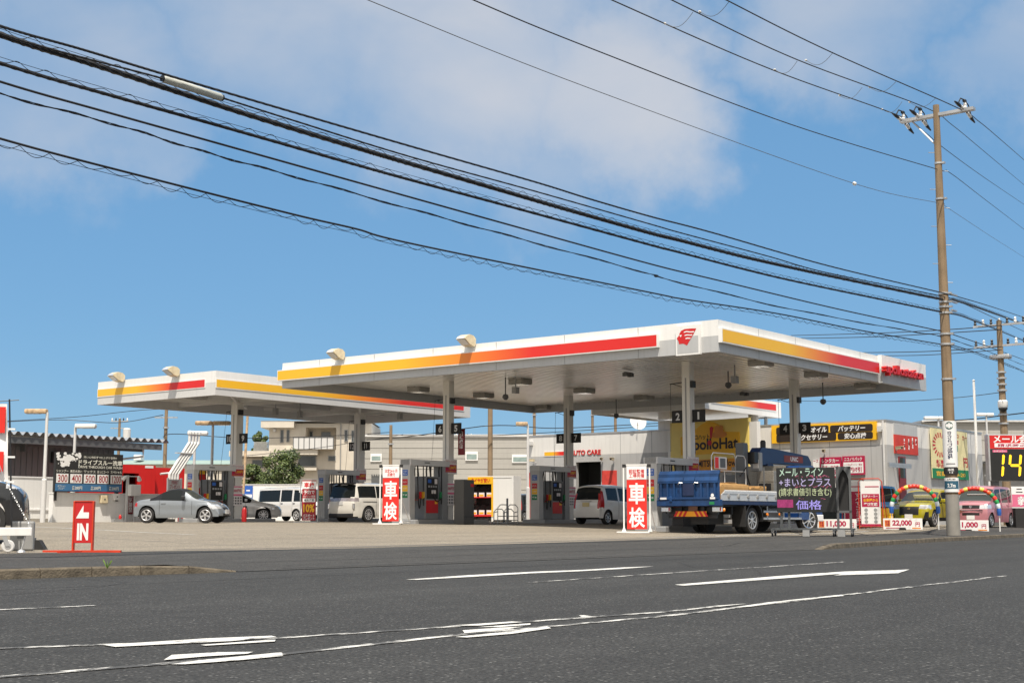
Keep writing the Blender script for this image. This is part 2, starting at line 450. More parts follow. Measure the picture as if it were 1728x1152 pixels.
def kerb(name, x0, x1, seg):
    b = MB(); x = x0
    while x < x1 - .05:
        e = min(x + seg * random.uniform(.97, 1.03), x1)
        a0, a1 = lerp_poly(KERB, x + .006), lerp_poly(KERB, e - .006)
        h0, h1 = kerb_h(x) + random.uniform(-.004, .006), kerb_h(e) + random.uniform(-.004, .006)
        c = .018
        b.add([(x + .006, a0 + .15, -.05), (e - .006, a1 + .15, -.05), (e - .006, a1 + .15, h1), (x + .006, a0 + .15, h0),
               (x + .006, a0 + c, h0), (e - .006, a1 + c, h1), (e - .006, a1, h1 - c), (x + .006, a0, h0 - c), (x + .006, a0 - .01, -.05), (e - .006, a1 - .01, -.05)],
              [(0, 1, 2, 3), (3, 2, 5, 4), (4, 5, 6, 7), (7, 6, 9, 8), (0, 3, 4, 7, 8), (1, 9, 6, 5, 2)])
        x = e
    return structure(b.build(name, M['kerbm']))
kerb('kerb', -40, 11.6, .62)
kerb('kerb', 27.25, 95, .62)

def strip(b, pts, w, z=.004, zf=None):
    n = 0
    P = []
    for (a, c), (d, e) in zip(pts, pts[1:]):
        k = max(1, int(math.hypot(d - a, e - c) / .5))
        for i in range(k): P.append((a + (d - a) * i / k, c + (e - c) * i / k))
    P.append(pts[-1])
    vs = []; fs = []
    for i, p in enumerate(P):
        q0, q1 = P[max(i - 1, 0)], P[min(i + 1, len(P) - 1)]
        d = Vector((q1[0] - q0[0], q1[1] - q0[1], 0)).normalized(); nn = Vector((-d.y, d.x, 0)) * w / 2
        for s in (-1, 1):
            X, Y = p[0] + nn.x * s, p[1] + nn.y * s
            vs.append((X, Y, (zf(X, Y) if zf else 0) + z))
    for i in range(len(P) - 1): fs.append((2 * i, 2 * i + 2, 2 * i + 3, 2 * i + 1))
    b.add(vs, fs)
worn = MB()
strip(worn, [(2.9, 5.5), (4.73, 5.2), (6.35, 5.25), (8.24, 5.1), (11.54, 5.23), (13.6, 5.33), (16.4, 5.45)], .075)
strip(worn, [(3.2, 7.2), (4.07, 6.6), (5.34, 5.92), (7.18, 5.56), (8.54, 5.33), (9.5, 5.34)], .075)
strip(worn, [(5.0, 9.5), (6.5, 9.2)], .08)
strip(worn, [(11.6, 8.85), (15.5, 9.02), (17.2, 9.03), (20, 9.1)], .075)
structure(worn.build('road_marking', paint_mat('worn_road_paint', .49, .555)))
solid = MB()
def traced(pts, ox, oy, sc): solid.poly([tuple(onZ(ox + a / sc, oy + c / sc, .0065)) for a, c in pts])
traced([(30, 362), (560, 318), (860, 298), (1110, 291), (1172, 288), (1118, 306), (805, 317), (850, 308), (600, 328), (70, 367)], 1128, 860, 2.88)
traced([(300, 474), (480, 448), (840, 410), (855, 416), (600, 440), (400, 468)], 1128, 860, 2.88)
traced([(210, 466), (340, 456), (380, 454), (250, 468)], 1128, 860, 2.88)
traced([(245, 222), (540, 201), (880, 183), (1100, 175), (1300, 163), (1450, 158), (1300, 170), (1080, 182), (870, 191), (560, 209), (300, 223)], 600, 900, 2.88)
traced([(450, 446), (760, 425), (815, 428), (600, 445)], 600, 900, 2.88)
traced([(595, 452), (850, 434), (850, 441), (700, 452)], 600, 900, 2.88)
traced([(520, 468), (700, 455), (815, 450), (700, 468), (530, 482)], 600, 900, 2.88)
traced([(485, 500), (700, 478), (935, 450), (950, 458), (760, 485), (540, 503)], 600, 900, 2.88)
traced([(1085, 396), (1110, 395), (1160, 402), (1100, 403)], 600, 900, 2.88)
traced([(500, 596), (800, 578), (1000, 565), (1320, 552), (1345, 558), (1120, 578), (900, 588), (560, 606)], 0, 880, 2.88)
traced([(975, 596), (1340, 570), (1335, 580), (1000, 600)], 0, 880, 2.88)
traced([(795, 670), (835, 645), (1060, 632), (1230, 630), (1200, 640), (1000, 652)], 0, 880, 2.88)
traced([(830, 690), (1000, 668), (1370, 632), (1375, 650), (1150, 672), (900, 690)], 0, 880, 2.88)
structure(solid.build('road_marking', paint_mat('road_paint', .385, .43)))

def ghit(px, py):
    lo = None
    D = 8.0
    while D < 140:
        p = W(px, py, D)
        if p.z < (gz(p.x, p.y) if p.y > lerp_poly(EDGE, p.x) else -1): return (p.x, p.y)
        D += .05
    return (p.x, p.y)
lotm = MB()
strip(lotm, [ghit(40, 887.5), ghit(130, 892), ghit(230, 897.5), ghit(330, 902)], .10, .005, gz)
strip(lotm, [(36.2, 20.6), (48, 20.9)], .16, .005, gz)
strip(lotm, [(31.5, 20.2), (37.5, 20.1)], .12, .005, gz)
strip(lotm, [(36, 31.2), (44, 31.0)], .10, .005, gz)
strip(lotm, [(53.0, 19.4), (66, 20.9)], .10, .005, gz)
structure(lotm.build('forecourt_marking', paint_mat('forecourt_paint', .40, .5, .34)))
joint = MB()
for k in range(5): strip(joint, [(10 + k * .0, 21.3 + k * 2.3), (60, 21.0 + k * 2.3)], .025, .003, gz)
for X in (18, 24, 30, 36, 42, 48): strip(joint, [(X, 20), (X + .1, 44)], .025, .003, gz)
strip(joint, [(14, 19.6), (18.5, 18.2), (24, 18.7), (34, 20.1), (44, 20.0)], .035, .003, gz)
structure(joint.build('expansion_joint', M['dgrey']))
sm_ = MB()
def pz_(X, Y): 
    k, e = lerp_poly(KERB, X), lerp_poly(EDGE, X); t = (Y - k) / (e - k)
    return kerb_h(X) + (gz(X, e) - kerb_h(X)) * (sstep(t) * .5 + t * .5)
strip(sm_, [(13.0, 15.2), (17, 14.9), (21, 15.1), (26, 15.0), (30, 15.6)], .022, .006, pz_)
strip(sm_, [(16, 16.7), (20, 16.4), (27, 16.9), (36, 17.6)], .02, .006, pz_)
strip(sm_, [(12.6, 13.75), (20, 13.5), (27, 13.2)], .03, .006, pz_)
structure(sm_.build('pavement_seam', M['blackm']))
sr_ = MB()
strip(sr_, [(4, 11.9), (14, 11.8), (30, 11.9), (60, 14.5)], .02, .003)
strip(sr_, [(6.5, 10.9), (8.2, 11.6), (9.0, 12.2), (9.2, 13.2)], .012, .003)
strip(sr_, [(15, 7.9), (16.2, 8.6), (16.6, 9.8), (18.2, 11.0), (18.5, 12.9)], .012, .003)
structure(sr_.build('road_seam', M['blackm']))
dr = MB(); strip(dr, [(15.2, 19.3), (18, 18.45), (24, 18.9), (34, 20.4), (44, 20.3)], .22, .004, gz)
structure(dr.build('drain_channel', mat('drain_grating', (.16, .15, .14), .7, var=.3, scale=9)))

# ---------------------------------------------------------------- canopies
STR = [(0, 'ecb62a'), (.38, 'ecb62a'), (.56, 'e8812e'), (.72, 'd92f26'), (1, 'd3241f')]
def band(parent, loc, face, fixed, a, b, z0, z1, proud, name='colour_band'):
    """yellow-to-red band lit panel; a is the yellow end, b the red end along the face"""
    t = MB(); t.T = Matrix.Translation(-loc)
    lo, hi = min(a, b), max(a, b)
    if face == '-x': t.box(fixed - proud, fixed + .0, lo - .03, hi + .03, z0 - .035, z1 + .035)
    else: t.box(lo - .03, hi + .03, fixed - proud, fixed + .0, z0 - .035, z1 + .035)
    pn = t.build(name, M['white'], parent)
    k = 1 if face == '-x' else 0
    stops = sorted([(a + (b - a) * s - loc[k], c) for s, c in STR])
    m = ramp_mat('band_print_%d' % len(bpy.data.materials), k, stops)
    q = MB(); q.T = Matrix.Translation(-loc); f = fixed - proud - .004
    if face == '-x': q.poly([(f, hi, z0), (f, lo, z0), (f, lo, z1), (f, hi, z1)])
    else: q.poly([(lo, f, z0), (hi, f, z0), (hi, f, z1), (lo, f, z1)])
    q.build('band_print', m, pn)
def ring(b, x0, x1, y0, y1, z0, z1, t):
    b.box(x0, x1, y0, y0 + t, z0, z1).box(x0, x1, y1 - t, y1, z0, z1).box(x0, x0 + t, y0 + t, y1 - t, z0, z1).box(x1 - t, x1, y0 + t, y1 - t, z0, z1)
def floodlight(parent, loc, p):
    """p: point on the fascia top edge; lamp leans out over the forecourt (towards -x)"""
    T = Matrix.Translation(Vector(p) - loc)
    h = MB(); h.T = T @ Matrix.Translation((-.34, 0, .10)) @ Matrix.Rotation(R(22), 4, 'Y')
    prof = [(-.34, -.10), (-.30, .02), (-.16, .16), (.06, .22), (.22, .17), (.28, .0), (.24, -.13), (.0, -.16)]
    h.prism([(a, c) for a, c in prof], -.21, .21, 'y')
    o = h.build('floodlight', M['cream'], parent, smooth=.7)
    l = MB(); l.T = h.T; l.poly([(-.335, -.18, -.118), (-.335, .18, -.118), (.0, .18, -.178), (.0, -.18, -.178)])
    l.poly([(-.352, -.18, -.10), (-.352, .18, -.10), (-.318, .18, .02), (-.318, -.18, .02)])
    l.build('lens', M['lampglass'], o)
    k = MB(); k.T = T; k.tube([(.0, -.03, .02), (-.05, -.03, .10), (-.2, -.03, .1)], .03, 6).box(-.02, .2, -.1, .1, 0, .03)
    k.build('bracket', M['dgrey'], o)
def column(parent, loc, x, y, z1, s, plates=None, pz=4.27, pw=.5):
    z0 = gz(x, y); h = s / 2
    b = MB(); b.T = Matrix.Translation(-loc)
    b.bbox(x - h, x + h, y - h, y + h, z0, z1, .02)
    o = b.build('column', M['colgrey'], parent)
    g = MB(); g.T = b.T; g.box(x - h - .004, x - h, y - .03, y + .03, z0, z1 - .6).build('downpipe_groove', M['mgrey'], o)
    g = MB(); g.T = b.T
    g.box(x - .14, x + .1, y - h - .10, y - h, 5.28, 5.52).tube([(x, y + h, 5.5), (x, y + .75, 5.46)], .02, 5).tube([(x, y + h, 5.3), (x, y + .6, 5.45)], .012, 5)
    g.tube([(x, y + .73, 5.45), (x - .3, y + .55, 4.0), (x - .5, y + .45, 3.0)], .009, 4)
    g.build('hose_bracket', M['black'], o)
    if plates:
        for n, sd in ((plates[0], -1), (plates[1], 1)):
            p = MB(); p.T = b.T; cy = y + sd * (h + pw / 2 + .01)
            p.box(x - .03, x + .03, cy - pw / 2, cy + pw / 2, pz - .22, pz + .22)
            pl = p.build('number_plate', M['blackm'], o)
            q = MB(); q.T = b.T; q.text(n, cx=cy, y=0, cz=pz, w=sum(.075 if ch == '1' else .17 for ch in n) + .03 * (len(n) - 1), h=.27, bold=.035)
            q.v = [(x - .035 - loc.x, 0, 0) if 0 else (x - .035 - loc.x, 2 * (cy - loc.y) - (v[0] + loc.x - loc.y), v[2]) for v in q.v]
            q.build('numeral', M['lgrey'], pl)
    return o

C1 = Vector((46.1, 31.3, gz(46, 31)))
can = thing('fuel_canopy', 'large white flat canopy over four columns nearest the road, with emblem panel at its corner', 'canopy', C1)
X0, X1, Y0, Y1, ZB, ZT = 37.7, 54.6, 21.2, 41.35, 5.88, 6.905
ZM = onX(1190, 568, X0).z
T1 = Matrix.Translation(-C1)
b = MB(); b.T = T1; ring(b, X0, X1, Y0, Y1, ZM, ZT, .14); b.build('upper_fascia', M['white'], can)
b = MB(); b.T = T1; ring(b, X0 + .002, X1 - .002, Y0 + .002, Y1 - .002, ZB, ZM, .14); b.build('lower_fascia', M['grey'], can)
b = MB(); b.T = T1; b.box(X0 + .14, X1 - .14, Y0 + .14, Y1 - .14, 6.5, 6.6); b.build('roof', M['lgrey'], can)
soff_m = mat('soffit_steel', (.88, .86, .82), .28, metal=.55, var=.12, scale=.35)
b = MB(); b.T = T1
y = Y0 + .16
while y < Y1 - .3:
    b.prism([(y, 6.29), (y + .02, 6.215), (y + .24, 6.215), (y + .26, 6.29)], X0 + .15, X1 - .15, 'x'); y += .36
b.box(X0 + .15, X1 - .15, Y0 + .15, Y1 - .15, 6.285, 6.32)
b.build('soffit', soff_m, can)

zs0, zs1 = onX(480, 640.5, X0 - .12).z, onX(480, 625.2, X0 - .12).z
band(can, C1, '-x', X0, Y1 + .12, onX(1108.5, 575, X0 - .12).y, zs0, zs1, .14)
zs0, zs1 = onY(1219, 575.6, Y0 - .12).z, onY(1219, 555.2, Y0 - .12).z
band(can, C1, '-y', Y0, onY(1218.5, 565, Y0 - .12).x, onY(1483, 620, Y0 - .12).x, zs0, zs1, .14)
# emblem panel
ea, eb = onX(1140, 570, X0 - .1).y, onX(1181, 570, X0 - .1).y
b = MB(); b.T = T1; b.box(X0 - .1, X0, eb, ea, 5.84, 6.8); ep = b.build('emblem_panel', M['white'], can)
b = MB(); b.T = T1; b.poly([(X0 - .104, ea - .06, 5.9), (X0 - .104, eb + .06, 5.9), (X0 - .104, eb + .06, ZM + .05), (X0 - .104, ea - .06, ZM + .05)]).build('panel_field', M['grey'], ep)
def em(pts, off): return [tuple(onX(1080 + a / 5.2375, 520 + c / 5.2375, X0 - off)) for a, c in pts]
b = MB(); b.T = T1
b.poly(em([(497, 177), (440, 179), (392, 184), (362, 200), (348, 224), (345, 238), (325, 268), (338, 288), (346, 318), (365, 314), (382, 313), (400, 320), (415, 329), (428, 305), (450, 268), (470, 232)], .108)).build('emblem', M['red'], ep)
b = MB(); b.T = T1
for pts in ([(386, 208), (410, 200), (440, 204), (480, 202), (474, 213), (440, 214), (410, 211), (388, 217)],
            [(393, 236), (414, 230), (440, 232), (464, 230), (458, 241), (436, 241), (414, 240), (396, 245)],
            [(401, 263), (420, 258), (448, 260), (443, 270), (420, 269), (404, 273)]): b.poly(em(pts, .112))
b.poly(em([(347, 237), (371, 236), (358, 256)], .112))
b.build('emblem_line', M['white2'], ep)
# letter panel at the far right end
la = onY(1486, 620, Y0 - .1).x
b = MB(); b.T = T1; b.box(la, X1 + .05, Y0 - .16, Y0, ZM, ZT + .03); lp = b.build('letter_panel', M['white'], can)
b = MB(); b.T = T1; b.box(la, X1 + .05, Y0 - .158, Y0, ZB - .03, ZM - .002); b.build('panel_field', M['grey'], lp)
l0, l1 = onY(1494, 628, Y0 - .35).x, onY(1557.5, 638, Y0 - .35).x
b = MB(); b.T = T1; b.text('apollostation', (l0 + l1) / 2, Y0 - .29, 6.36, l1 - l0, .46, .02, .1); b.build('letters', M['red'], lp)
# ceiling lights, cameras
for px, py in ((878, 645), (986, 660), (1087, 672), (1058, 692), (1284, 614), (1377, 633), (1460, 652), (706, 658), (920, 688), (816, 668), (1128, 690)):
    p = onZ(px, py, 6.1); q = MB(); q.T = Matrix.Translation(p - C1)
    q.bbox(-.36, .36, -.36, .36, -.09, .14, .05); o = q.build('ceiling_light', mat('lamp_housing', (.33, .32, .30), .5, var=.15), can)
    q2 = MB(); q2.T = q.T; q2.box(-.27, .27, -.27, .27, -.102, -.09); q2.build('diffuser', M['lampglass'], o)
for px, py in ((1060, 629), (1256, 662)):
    p = onZ(px, py, 6.15); q = MB(); q.T = Matrix.Translation(p - C1)
    q.box(-.25, .25, -.04, .04, -.02, .02).box(-.25, -.15, -.1, .1, -.14, .0).box(.1, .25, -.1, .1, -.14, .0).tube([(-.2, 0, -.05), (0, 0, -.14), (.2, 0, -.05)], .02, 5)
    q.build('smoke_sensor', M['dgrey'], can)
for px, py, dz in ((853, 660, .75), (1040, 692, .75), (1229, 640, .5), (1389, 668, .75)):
    p = onZ(px, py + 8, 6.2 - dz); q = MB(); q.T = Matrix.Translation(p - C1)
    q.tube([(0, 0, dz), (0, 0, .05)], .025, 6).lathe([(.03, .08), (.11, .05), (.13, -.06), (.07, -.14), (.03, -.16)], n=10)
    q.build('ceiling_camera', M['dgrey'], can)
for px, py in ((870, 655), (1240, 637)):
    p = onZ(px, py, 5.75); q = MB(); q.T = Matrix.Translation(p - C1); q.box(-.12, .12, -.1, .1, -.2, .05).tube([(0, 0, .05), (0, 0, .46)], .03, 6); q.build('ceiling_speaker', M['mgrey'], can)
for px, py in ((571, 603), (790, 581)):
    p = onX(px, py, X0); floodlight(can, C1, (X0 + .05, p.y - .18, ZT))
XA, XB, YA, YB = 42.2, 50.6, 25.0, 36.3
for x, y, pl in ((XA, YA, '12'), (XB, YA, '34'), (XA, YB, '56'), (XB, YB, '78')): column(can, C1, x, y, 6.23, .33, pl)

C2 = Vector((44.7, 48.05, gz(45, 48)))
can2 = thing('fuel_canopy', 'smaller white canopy on two columns behind at the left, over the silver convertible', 'canopy', C2)
x0, x1, y0, y1, zb, zt = 36.5, 52.9, 44.05, 52.1, 5.68, 6.69
zm = onX(352, 645.5, x0).z
for k in range(1, 7):
    b = MB(); b.T = T1; b.box(X0 - .003, X0, Y0 + k * 3.0 - .012, Y0 + k * 3.0 + .012, ZB + .01, ZT - .01).build('panel_joint', M['mgrey'], can)
for k in range(1, 6):
    b = MB(); b.T = T1; b.box(X0 + k * 2.7 - .012, X0 + k * 2.7 + .012, Y0 - .003, Y0, ZB + .01, ZT - .01).build('panel_joint', M['mgrey'], can)
T2 = Matrix.Translation(-C2)
b = MB(); b.T = T2; ring(b, x0, x1, y0, y1, zm, zt, .12); b.build('upper_fascia', M['white'], can2)
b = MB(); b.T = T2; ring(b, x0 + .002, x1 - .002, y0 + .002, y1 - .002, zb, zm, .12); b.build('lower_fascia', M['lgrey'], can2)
b = MB(); b.T = T2; b.box(x0 + .12, x1 - .12, y0 + .12, y1 - .12, 6.35, 6.45); b.build('roof', M['lgrey'], can2)
z0_, z1_ = onX(160, 669.5, x0).z, onX(160, 658, x0).z
band(can2, C2, '-x', x0, y1 - .02, onX(346, 647, x0).y, z0_, z1_, .02)
band(can2, C2, '-y', y0, x0 + .04, onY(782, 690, y0).x, onY(361, 652.4, y0).z, onY(361, 639.4, y0).z, .02)
b = MB(); b.T = T2
for cx in (41.0, 48.9):
    b.box(cx - .1, cx + .1, y0 + .12, y1 - .12, 5.86, 6.35)
    for sx in (-1, 1):
        for sy in (-1, 1):
            p = Vector((cx, 47.9, 5.75)); q = Vector((cx + sx * 3.4, 47.9 + sy * 3.3, 5.95)); d = (q - p).normalized(); n = Vector((-d.y, d.x, 0)) * .06
            b.add([p - n, q - n, q + n, p + n, p - n + Vector((0, 0, .14)), q - n + Vector((0, 0, .14)), q + n + Vector((0, 0, .14)), p + n + Vector((0, 0, .14))],
                  [(0, 3, 2, 1), (4, 5, 6, 7), (0, 1, 5, 4), (1, 2, 6, 5), (2, 3, 7, 6), (3, 0, 4, 7)])
for yy in (46.0, 50.0): b.box(x0 + .12, x1 - .12, yy - .08, yy + .08, 6.05, 6.34)
b.build('roof_beam', M['lgrey'], can2)
for px, py in ((465, 692), (506, 697), (675, 700)):
    p = onZ(px, py, 5.75); q = MB(); q.T = Matrix.Translation(p - C2); q.box(-.1, .1, -.1, .1, -.22, .1).tube([(0, 0, .1), (0, 0, .6)], .03, 6); q.build('ceiling_speaker', M['mgrey'], can2)
for px, py in ((204, 640), (296, 630)):
    p = onX(px, py, x0); floodlight(can2, C2, (x0 + .05, p.y - .12, zt))
for x, pl in ((41.0, ('9', '10')), (48.9, ('11', '12'))): column(can2, C2, x, 47.9, 5.9, .40, pl, pz=4.22 if x < 45 else 4.2)

# ---------------------------------------------------------------- pump islands with fuel dispensers
SIGNM = mat('notice_paper', (.74, .70, .70), .6, var=.06)
def hose(b, p, q, drop, r=.022):
    pts = []
    for i in range(13):
        t = i / 12
        x = p[0] + (q[0] - p[0]) * t; y = p[1] + (q[1] - p[1]) * t
        z = p[2] + (q[2] - p[2]) * t - drop * math.sin(math.pi * t) * (1.2 - .4 * t)
        pts.append((x, y, z))
    b.tube(pts, r, 6)
def make_pump(label, X, Y):
    z = gz(X, Y)
    r = thing('fuel_dispenser', label, 'fuel dispenser', (X, Y, z), 0, 'fuel dispensers under the canopies')
    MB().bbox(-2.66, 1.9, -.62, .62, -.05, .16, .03).build('island_base', M['mgrey'], r)
    p = MB().bbox(-2.58, -2.26, -.25, .25, .16, 2.5, .02).build('pillar', mat('pump_grey', (.50, .50, .49), .45, var=.08, streak=.1), r)
    q = MB()
    for zz, m in ((1.98, 'bluep'), (1.62, 'red'), (1.37, 'yellow'), (1.12, 'green')):
        MB().box(-2.587, -2.58, -.14, .14, zz - .115, zz + .115).build('grade_label', M[m], p)
    for zz, tx in ((2.03, 'ハイオク'), (1.93, '満タン'), (1.62, 'レギュラー'), (1.12, '軽油')):
        q.text(tx, 0, -2.591, zz, .22, .075, .02, face='-x')
    q.text('ハイオク', 0, -2.591, 1.37, .2, .07, .02, face='-x')
    q.build('lettering', M['white2'], p)
    bm = MB().bbox(-2.58, -.22, -.28, .28, 2.26, 2.5, .02).build('gantry_beam', M['lgrey'], r)
    MB().box(-1.75, -1.45, -.29, -.28, 2.37, 2.41).build('maker_plate', M['dgrey'], bm)
    MB().box(-.62, -.3, -.24, .24, .16, 2.26).build('rear_pillar', M['mgrey'], r)
    ds = MB().bbox(-1.75, -.95, -.33, .33, .16, 1.86, .03).build('dispenser', mat('dispenser_grey', (.22, .225, .23), .45, var=.08), r)
    for s, nm in ((-1, 'x'), (1, 'y')):
        yy = s * .332
        MB().box(-1.68, -1.02, min(yy, yy + s * .012), max(yy, yy + s * .012), .98, 1.8).build('front_panel', M['blackm'], ds)
        MB().box(-1.7, -1.0, min(yy, yy + s * .012), max(yy, yy + s * .012), .42, .92).build('lower_panel', M['red'], ds)
        f = yy + s * .016; fc = '-y' if s < 0 else '+y'
        sc = MB(); sc.box(-1.62, -1.42, min(yy, f), max(yy, f), 1.6, 1.74).build('display', M['bluep'], ds)
        sc = MB(); sc.box(-1.22, -1.06, min(yy, f), max(yy, f), 1.56, 1.76).box(-1.4, -1.14, min(yy, f), max(yy, f), 1.18, 1.32).build('notice', SIGNM, ds)
        sc = MB()
        for k in range(4): sc.box(-1.6 + k * .14, -1.5 + k * .14, min(yy, f), max(yy, f), 1.42, 1.5)
        sc.build('keypad', M['mgrey'], ds)
        MB().box(-1.2, -1.04, min(yy, f), max(yy, f), .78, .88).build('sticker', M['yellow'], ds)
        for k, m in enumerate(('red', 'yellow', 'green')):
            x = (-1.9, -1.82, -.86)[k]
            n = MB(); n.T = Matrix.Translation((x, s * (.2 + .08 * k), 0))
            n.bbox(-.035, .035, -.05, .05, .98, 1.25, .015).tube([(0, 0, 1.2), (0, -s * .06, 1.0), (0, -s * .16, .92)], [.03, .028, .016], 6)
            n.build('nozzle', M[m], r)
        h = MB()
        for k in range(3):
            x = (-1.9, -1.82, -.86)[k]
            hose(h, (-2.2 + .35 * k, s * .3, 2.26), (x, s * (.24 + .08 * k), 1.02), (1.0, .9, .7)[k])
        hose(h, (-.75, s * .3, 2.26), (-.8, s * .34, 1.0), .8)
        h.build('hose', M['cable'], r)
    # hanging couplings
    h = MB()
    for x in (-2.25, -1.55, -1.3, -.8):
        MB().tube([(x, -.22, 2.27), (x - .05, -.24, 2.05), (x - .03, -.24, 1.85)], [.03, .035, .03], 6).build('hose_coupling', M['black'], bm)
    # notices fixed to the column
    n = MB().box(-.47, .27, -.235, -.195, 1.98, 2.58).build('notice_board', SIGNM, r)
    n.name = 'notice_board'
    MB().box(-.44, .24, -.241, -.236, 2.05, 2.36).build('notice_print', M['maroon'], n)
    MB().text('車二コノリパック', -.10, -.242, 2.47, .6, .11, .01).build('lettering', M['maroon'], n)
    MB().text('1,200円', -.02, -.246, 2.24, .42, .14, .03).text('いつでもガソリン', -.1, -.246, 2.10, .6, .06, .01).build('lettering', M['yellow'], n)
    n = MB().box(-.42, .22, -.225, -.195, .72, 1.62).build('notice_board', SIGNM, r)
    MB().box(-.42, .22, -.231, -.226, 1.17, 1.25).box(-.42, .22, -.231, -.226, 1.55, 1.6).build('notice_print', M['pinkp'], n)
    MB().text('1,000円引', -.1, -.232, 1.4, .5, .16, .02).build('lettering', M['maroon'], n)
    k = MB()
    for i in range(4):
        for j in range(3): k.box(-.36 + i * .15, -.27 + i * .15, -.231, -.226, .8 + j * .12, .87 + j * .12)
    k.build('pictogram', M['dgrey'], n)
    return r
def pump_copy(src, label, X, Y):
    c = copy_tree(src); c.location = (X, Y, gz(X, Y)); c['label'] = label; return c
pA = make_pump('fuel dispenser under the plates numbered 5 and 6', XA, YB)
pump_copy(pA, 'fuel dispenser at columns 1 and 2, half hidden behind the blue truck tailgate', XA, YA)
pump_copy(pA, 'fuel dispenser behind the blue crane truck at plates 3 and 4', XB, YA)
pump_copy(pA, 'fuel dispenser at plates 7 and 8, left of the small white car', XB, YB)
pump_copy(pA, 'fuel dispenser behind the silver convertible, at plate 9', 41.0, 47.9)
pump_copy(pA, 'fuel dispenser behind the white minivan, at plate 11', 48.9, 47.9)

# ---------------------------------------------------------------- service building behind the canopy
XW = 60.3
ycor = onX(1497, 760, XW).y
zroof = onX(1497, 709.5, XW).z
zgrey = onX(1480, 750.5, XW).z
ya, yb = onX(1135, 760, XW).y, onX(891, 760, XW).y
yr = onX(1272, 760, XW).y
zb_ = .2
SB = Vector((66, 36, gz(66, 36)))
sb = thing('service_building', 'long low white and grey service building with AUTO CARE lettering behind the canopies', 'building', SB)
def mb(loc=SB):
    b = MB(); b.T = Matrix.Translation(-loc); return b
gy0, gy1 = onX(1014, 800, XW).y, onX(972, 800, XW).y
zg = onX(990, 779, XW).z
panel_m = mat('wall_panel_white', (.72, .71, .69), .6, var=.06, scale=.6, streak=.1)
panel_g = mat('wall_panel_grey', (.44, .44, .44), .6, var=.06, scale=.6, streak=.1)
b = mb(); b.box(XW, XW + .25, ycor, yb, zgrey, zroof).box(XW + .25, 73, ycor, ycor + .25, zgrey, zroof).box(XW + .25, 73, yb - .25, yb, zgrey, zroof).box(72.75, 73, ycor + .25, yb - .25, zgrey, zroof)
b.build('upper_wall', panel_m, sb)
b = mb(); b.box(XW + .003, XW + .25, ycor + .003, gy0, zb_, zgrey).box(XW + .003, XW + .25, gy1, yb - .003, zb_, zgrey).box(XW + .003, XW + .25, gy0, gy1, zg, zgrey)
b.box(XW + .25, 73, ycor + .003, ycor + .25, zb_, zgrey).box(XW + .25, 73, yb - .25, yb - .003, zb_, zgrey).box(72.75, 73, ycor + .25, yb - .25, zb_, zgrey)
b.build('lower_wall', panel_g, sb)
b = mb(); b.box(XW + .25, 72.75, ycor + .25, yb - .25, zroof - .5, zroof - .4).build('roof', M['lgrey'], sb)
b = mb(); b.box(XW - .03, XW + .3, ycor - .03, yb + .03, zroof, zroof + .07).box(XW + .3, 73, ycor - .03, ycor + .3, zroof, zroof + .07).build('coping', M['steel'], sb)
b = mb(); b.box(XW + 2.5, XW + 2.6, gy0 - 1, gy1 + 1, zb_, zg + .4).box(XW + .25, XW + 2.5, gy0 - 1, gy0 - .9, zb_, zg + .4).box(XW + .25, XW + 2.5, gy1 + .9, gy1 + 1, zb_, zg + .4).box(XW + .25, XW + 2.6, gy0 - 1, gy1 + 1, zg + .3, zg + .4)
b.build('garage_interior', M['dgrey'], sb)
b = mb(); b.box(XW + .6, XW + 1.4, gy1 - 1.1, gy1 - .4, gz(61, 40), 1.9).build('tool_cabinet', M['lgrey'], sb)
for xx in (894.5,):
    b = mb(); y_ = onX(xx, 800, XW).y; b.box(XW - .03, XW, y_ - .2, y_ + .2, onX(xx, 873, XW).z, onX(xx, 797, XW).z).build('red_panel', M['red2'], sb)
q = mb(); q0, q1 = onX(1041, 800, XW).y, onX(1016, 800, XW).y
q.box(XW - .03, XW, q0, q1, onX(1030, 819, XW).z, onX(1030, 793.5, XW).z).build('red_panel', mat('faded_red', hexc('d4453c'), .6, var=.2, scale=5), sb)
q0, q1 = onX(1014, 765, XW).y, onX(962, 765, XW).y
q = mb(); q.text('AUTO CARE', (q0 + q1) / 2, XW - .02, onX(990, 763, XW).z, q1 - q0, .27, .02, .015, face='-x'); q.build('lettering', M['red'], sb)
q0, q1 = onX(956, 765, XW).y, onX(919, 765, XW).y
band(sb, SB, '-x', XW, q1, q0, onX(930, 768.6, XW).z, onX(930, 762.2, XW).z, .02)
# vertical panel joints, wall lamp, conduits
for px in (935, 1047, 1100, 1340, 1400, 1470):
    y_ = onX(px, 760, XW).y; mb().box(XW - .004, XW, y_ - .012, y_ + .012, zb_ + .6, zroof).build('panel_joint', M['mgrey'], sb)
for k in range(1, 6): mb().box(XW + k * 2.1 - .012, XW + k * 2.1 + .012, ycor - .004, ycor, zb_ + .6, zroof).build('panel_joint', M['mgrey'], sb)
b = mb(); y_ = onX(1492, 760, XW).y; b.tube([(XW - .06, y_, zb_ + .3), (XW - .06, y_, zroof)], .05, 6); b.build('downpipe', M['lgrey'], sb)
b = mb(); y_ = onX(1487, 722, XW).y; b.box(XW - .25, XW, y_ - .1, y_ + .1, onX(1487, 725, XW).z, onX(1487, 719, XW).z); b.box(XW - .25, XW - .2, y_ - .1, y_ + .1, onX(1487, 728, XW).z, onX(1487, 725, XW).z); b.build('wall_lamp', M['lgrey'], sb)
b = mb(); y_ = onX(897, 750, XW).y; b.box(XW - .25, XW, y_ - .12, y_ + .12, onX(897, 751, XW).z, onX(897, 745, XW).z); b.build('wall_lamp', M['lgrey'], sb)
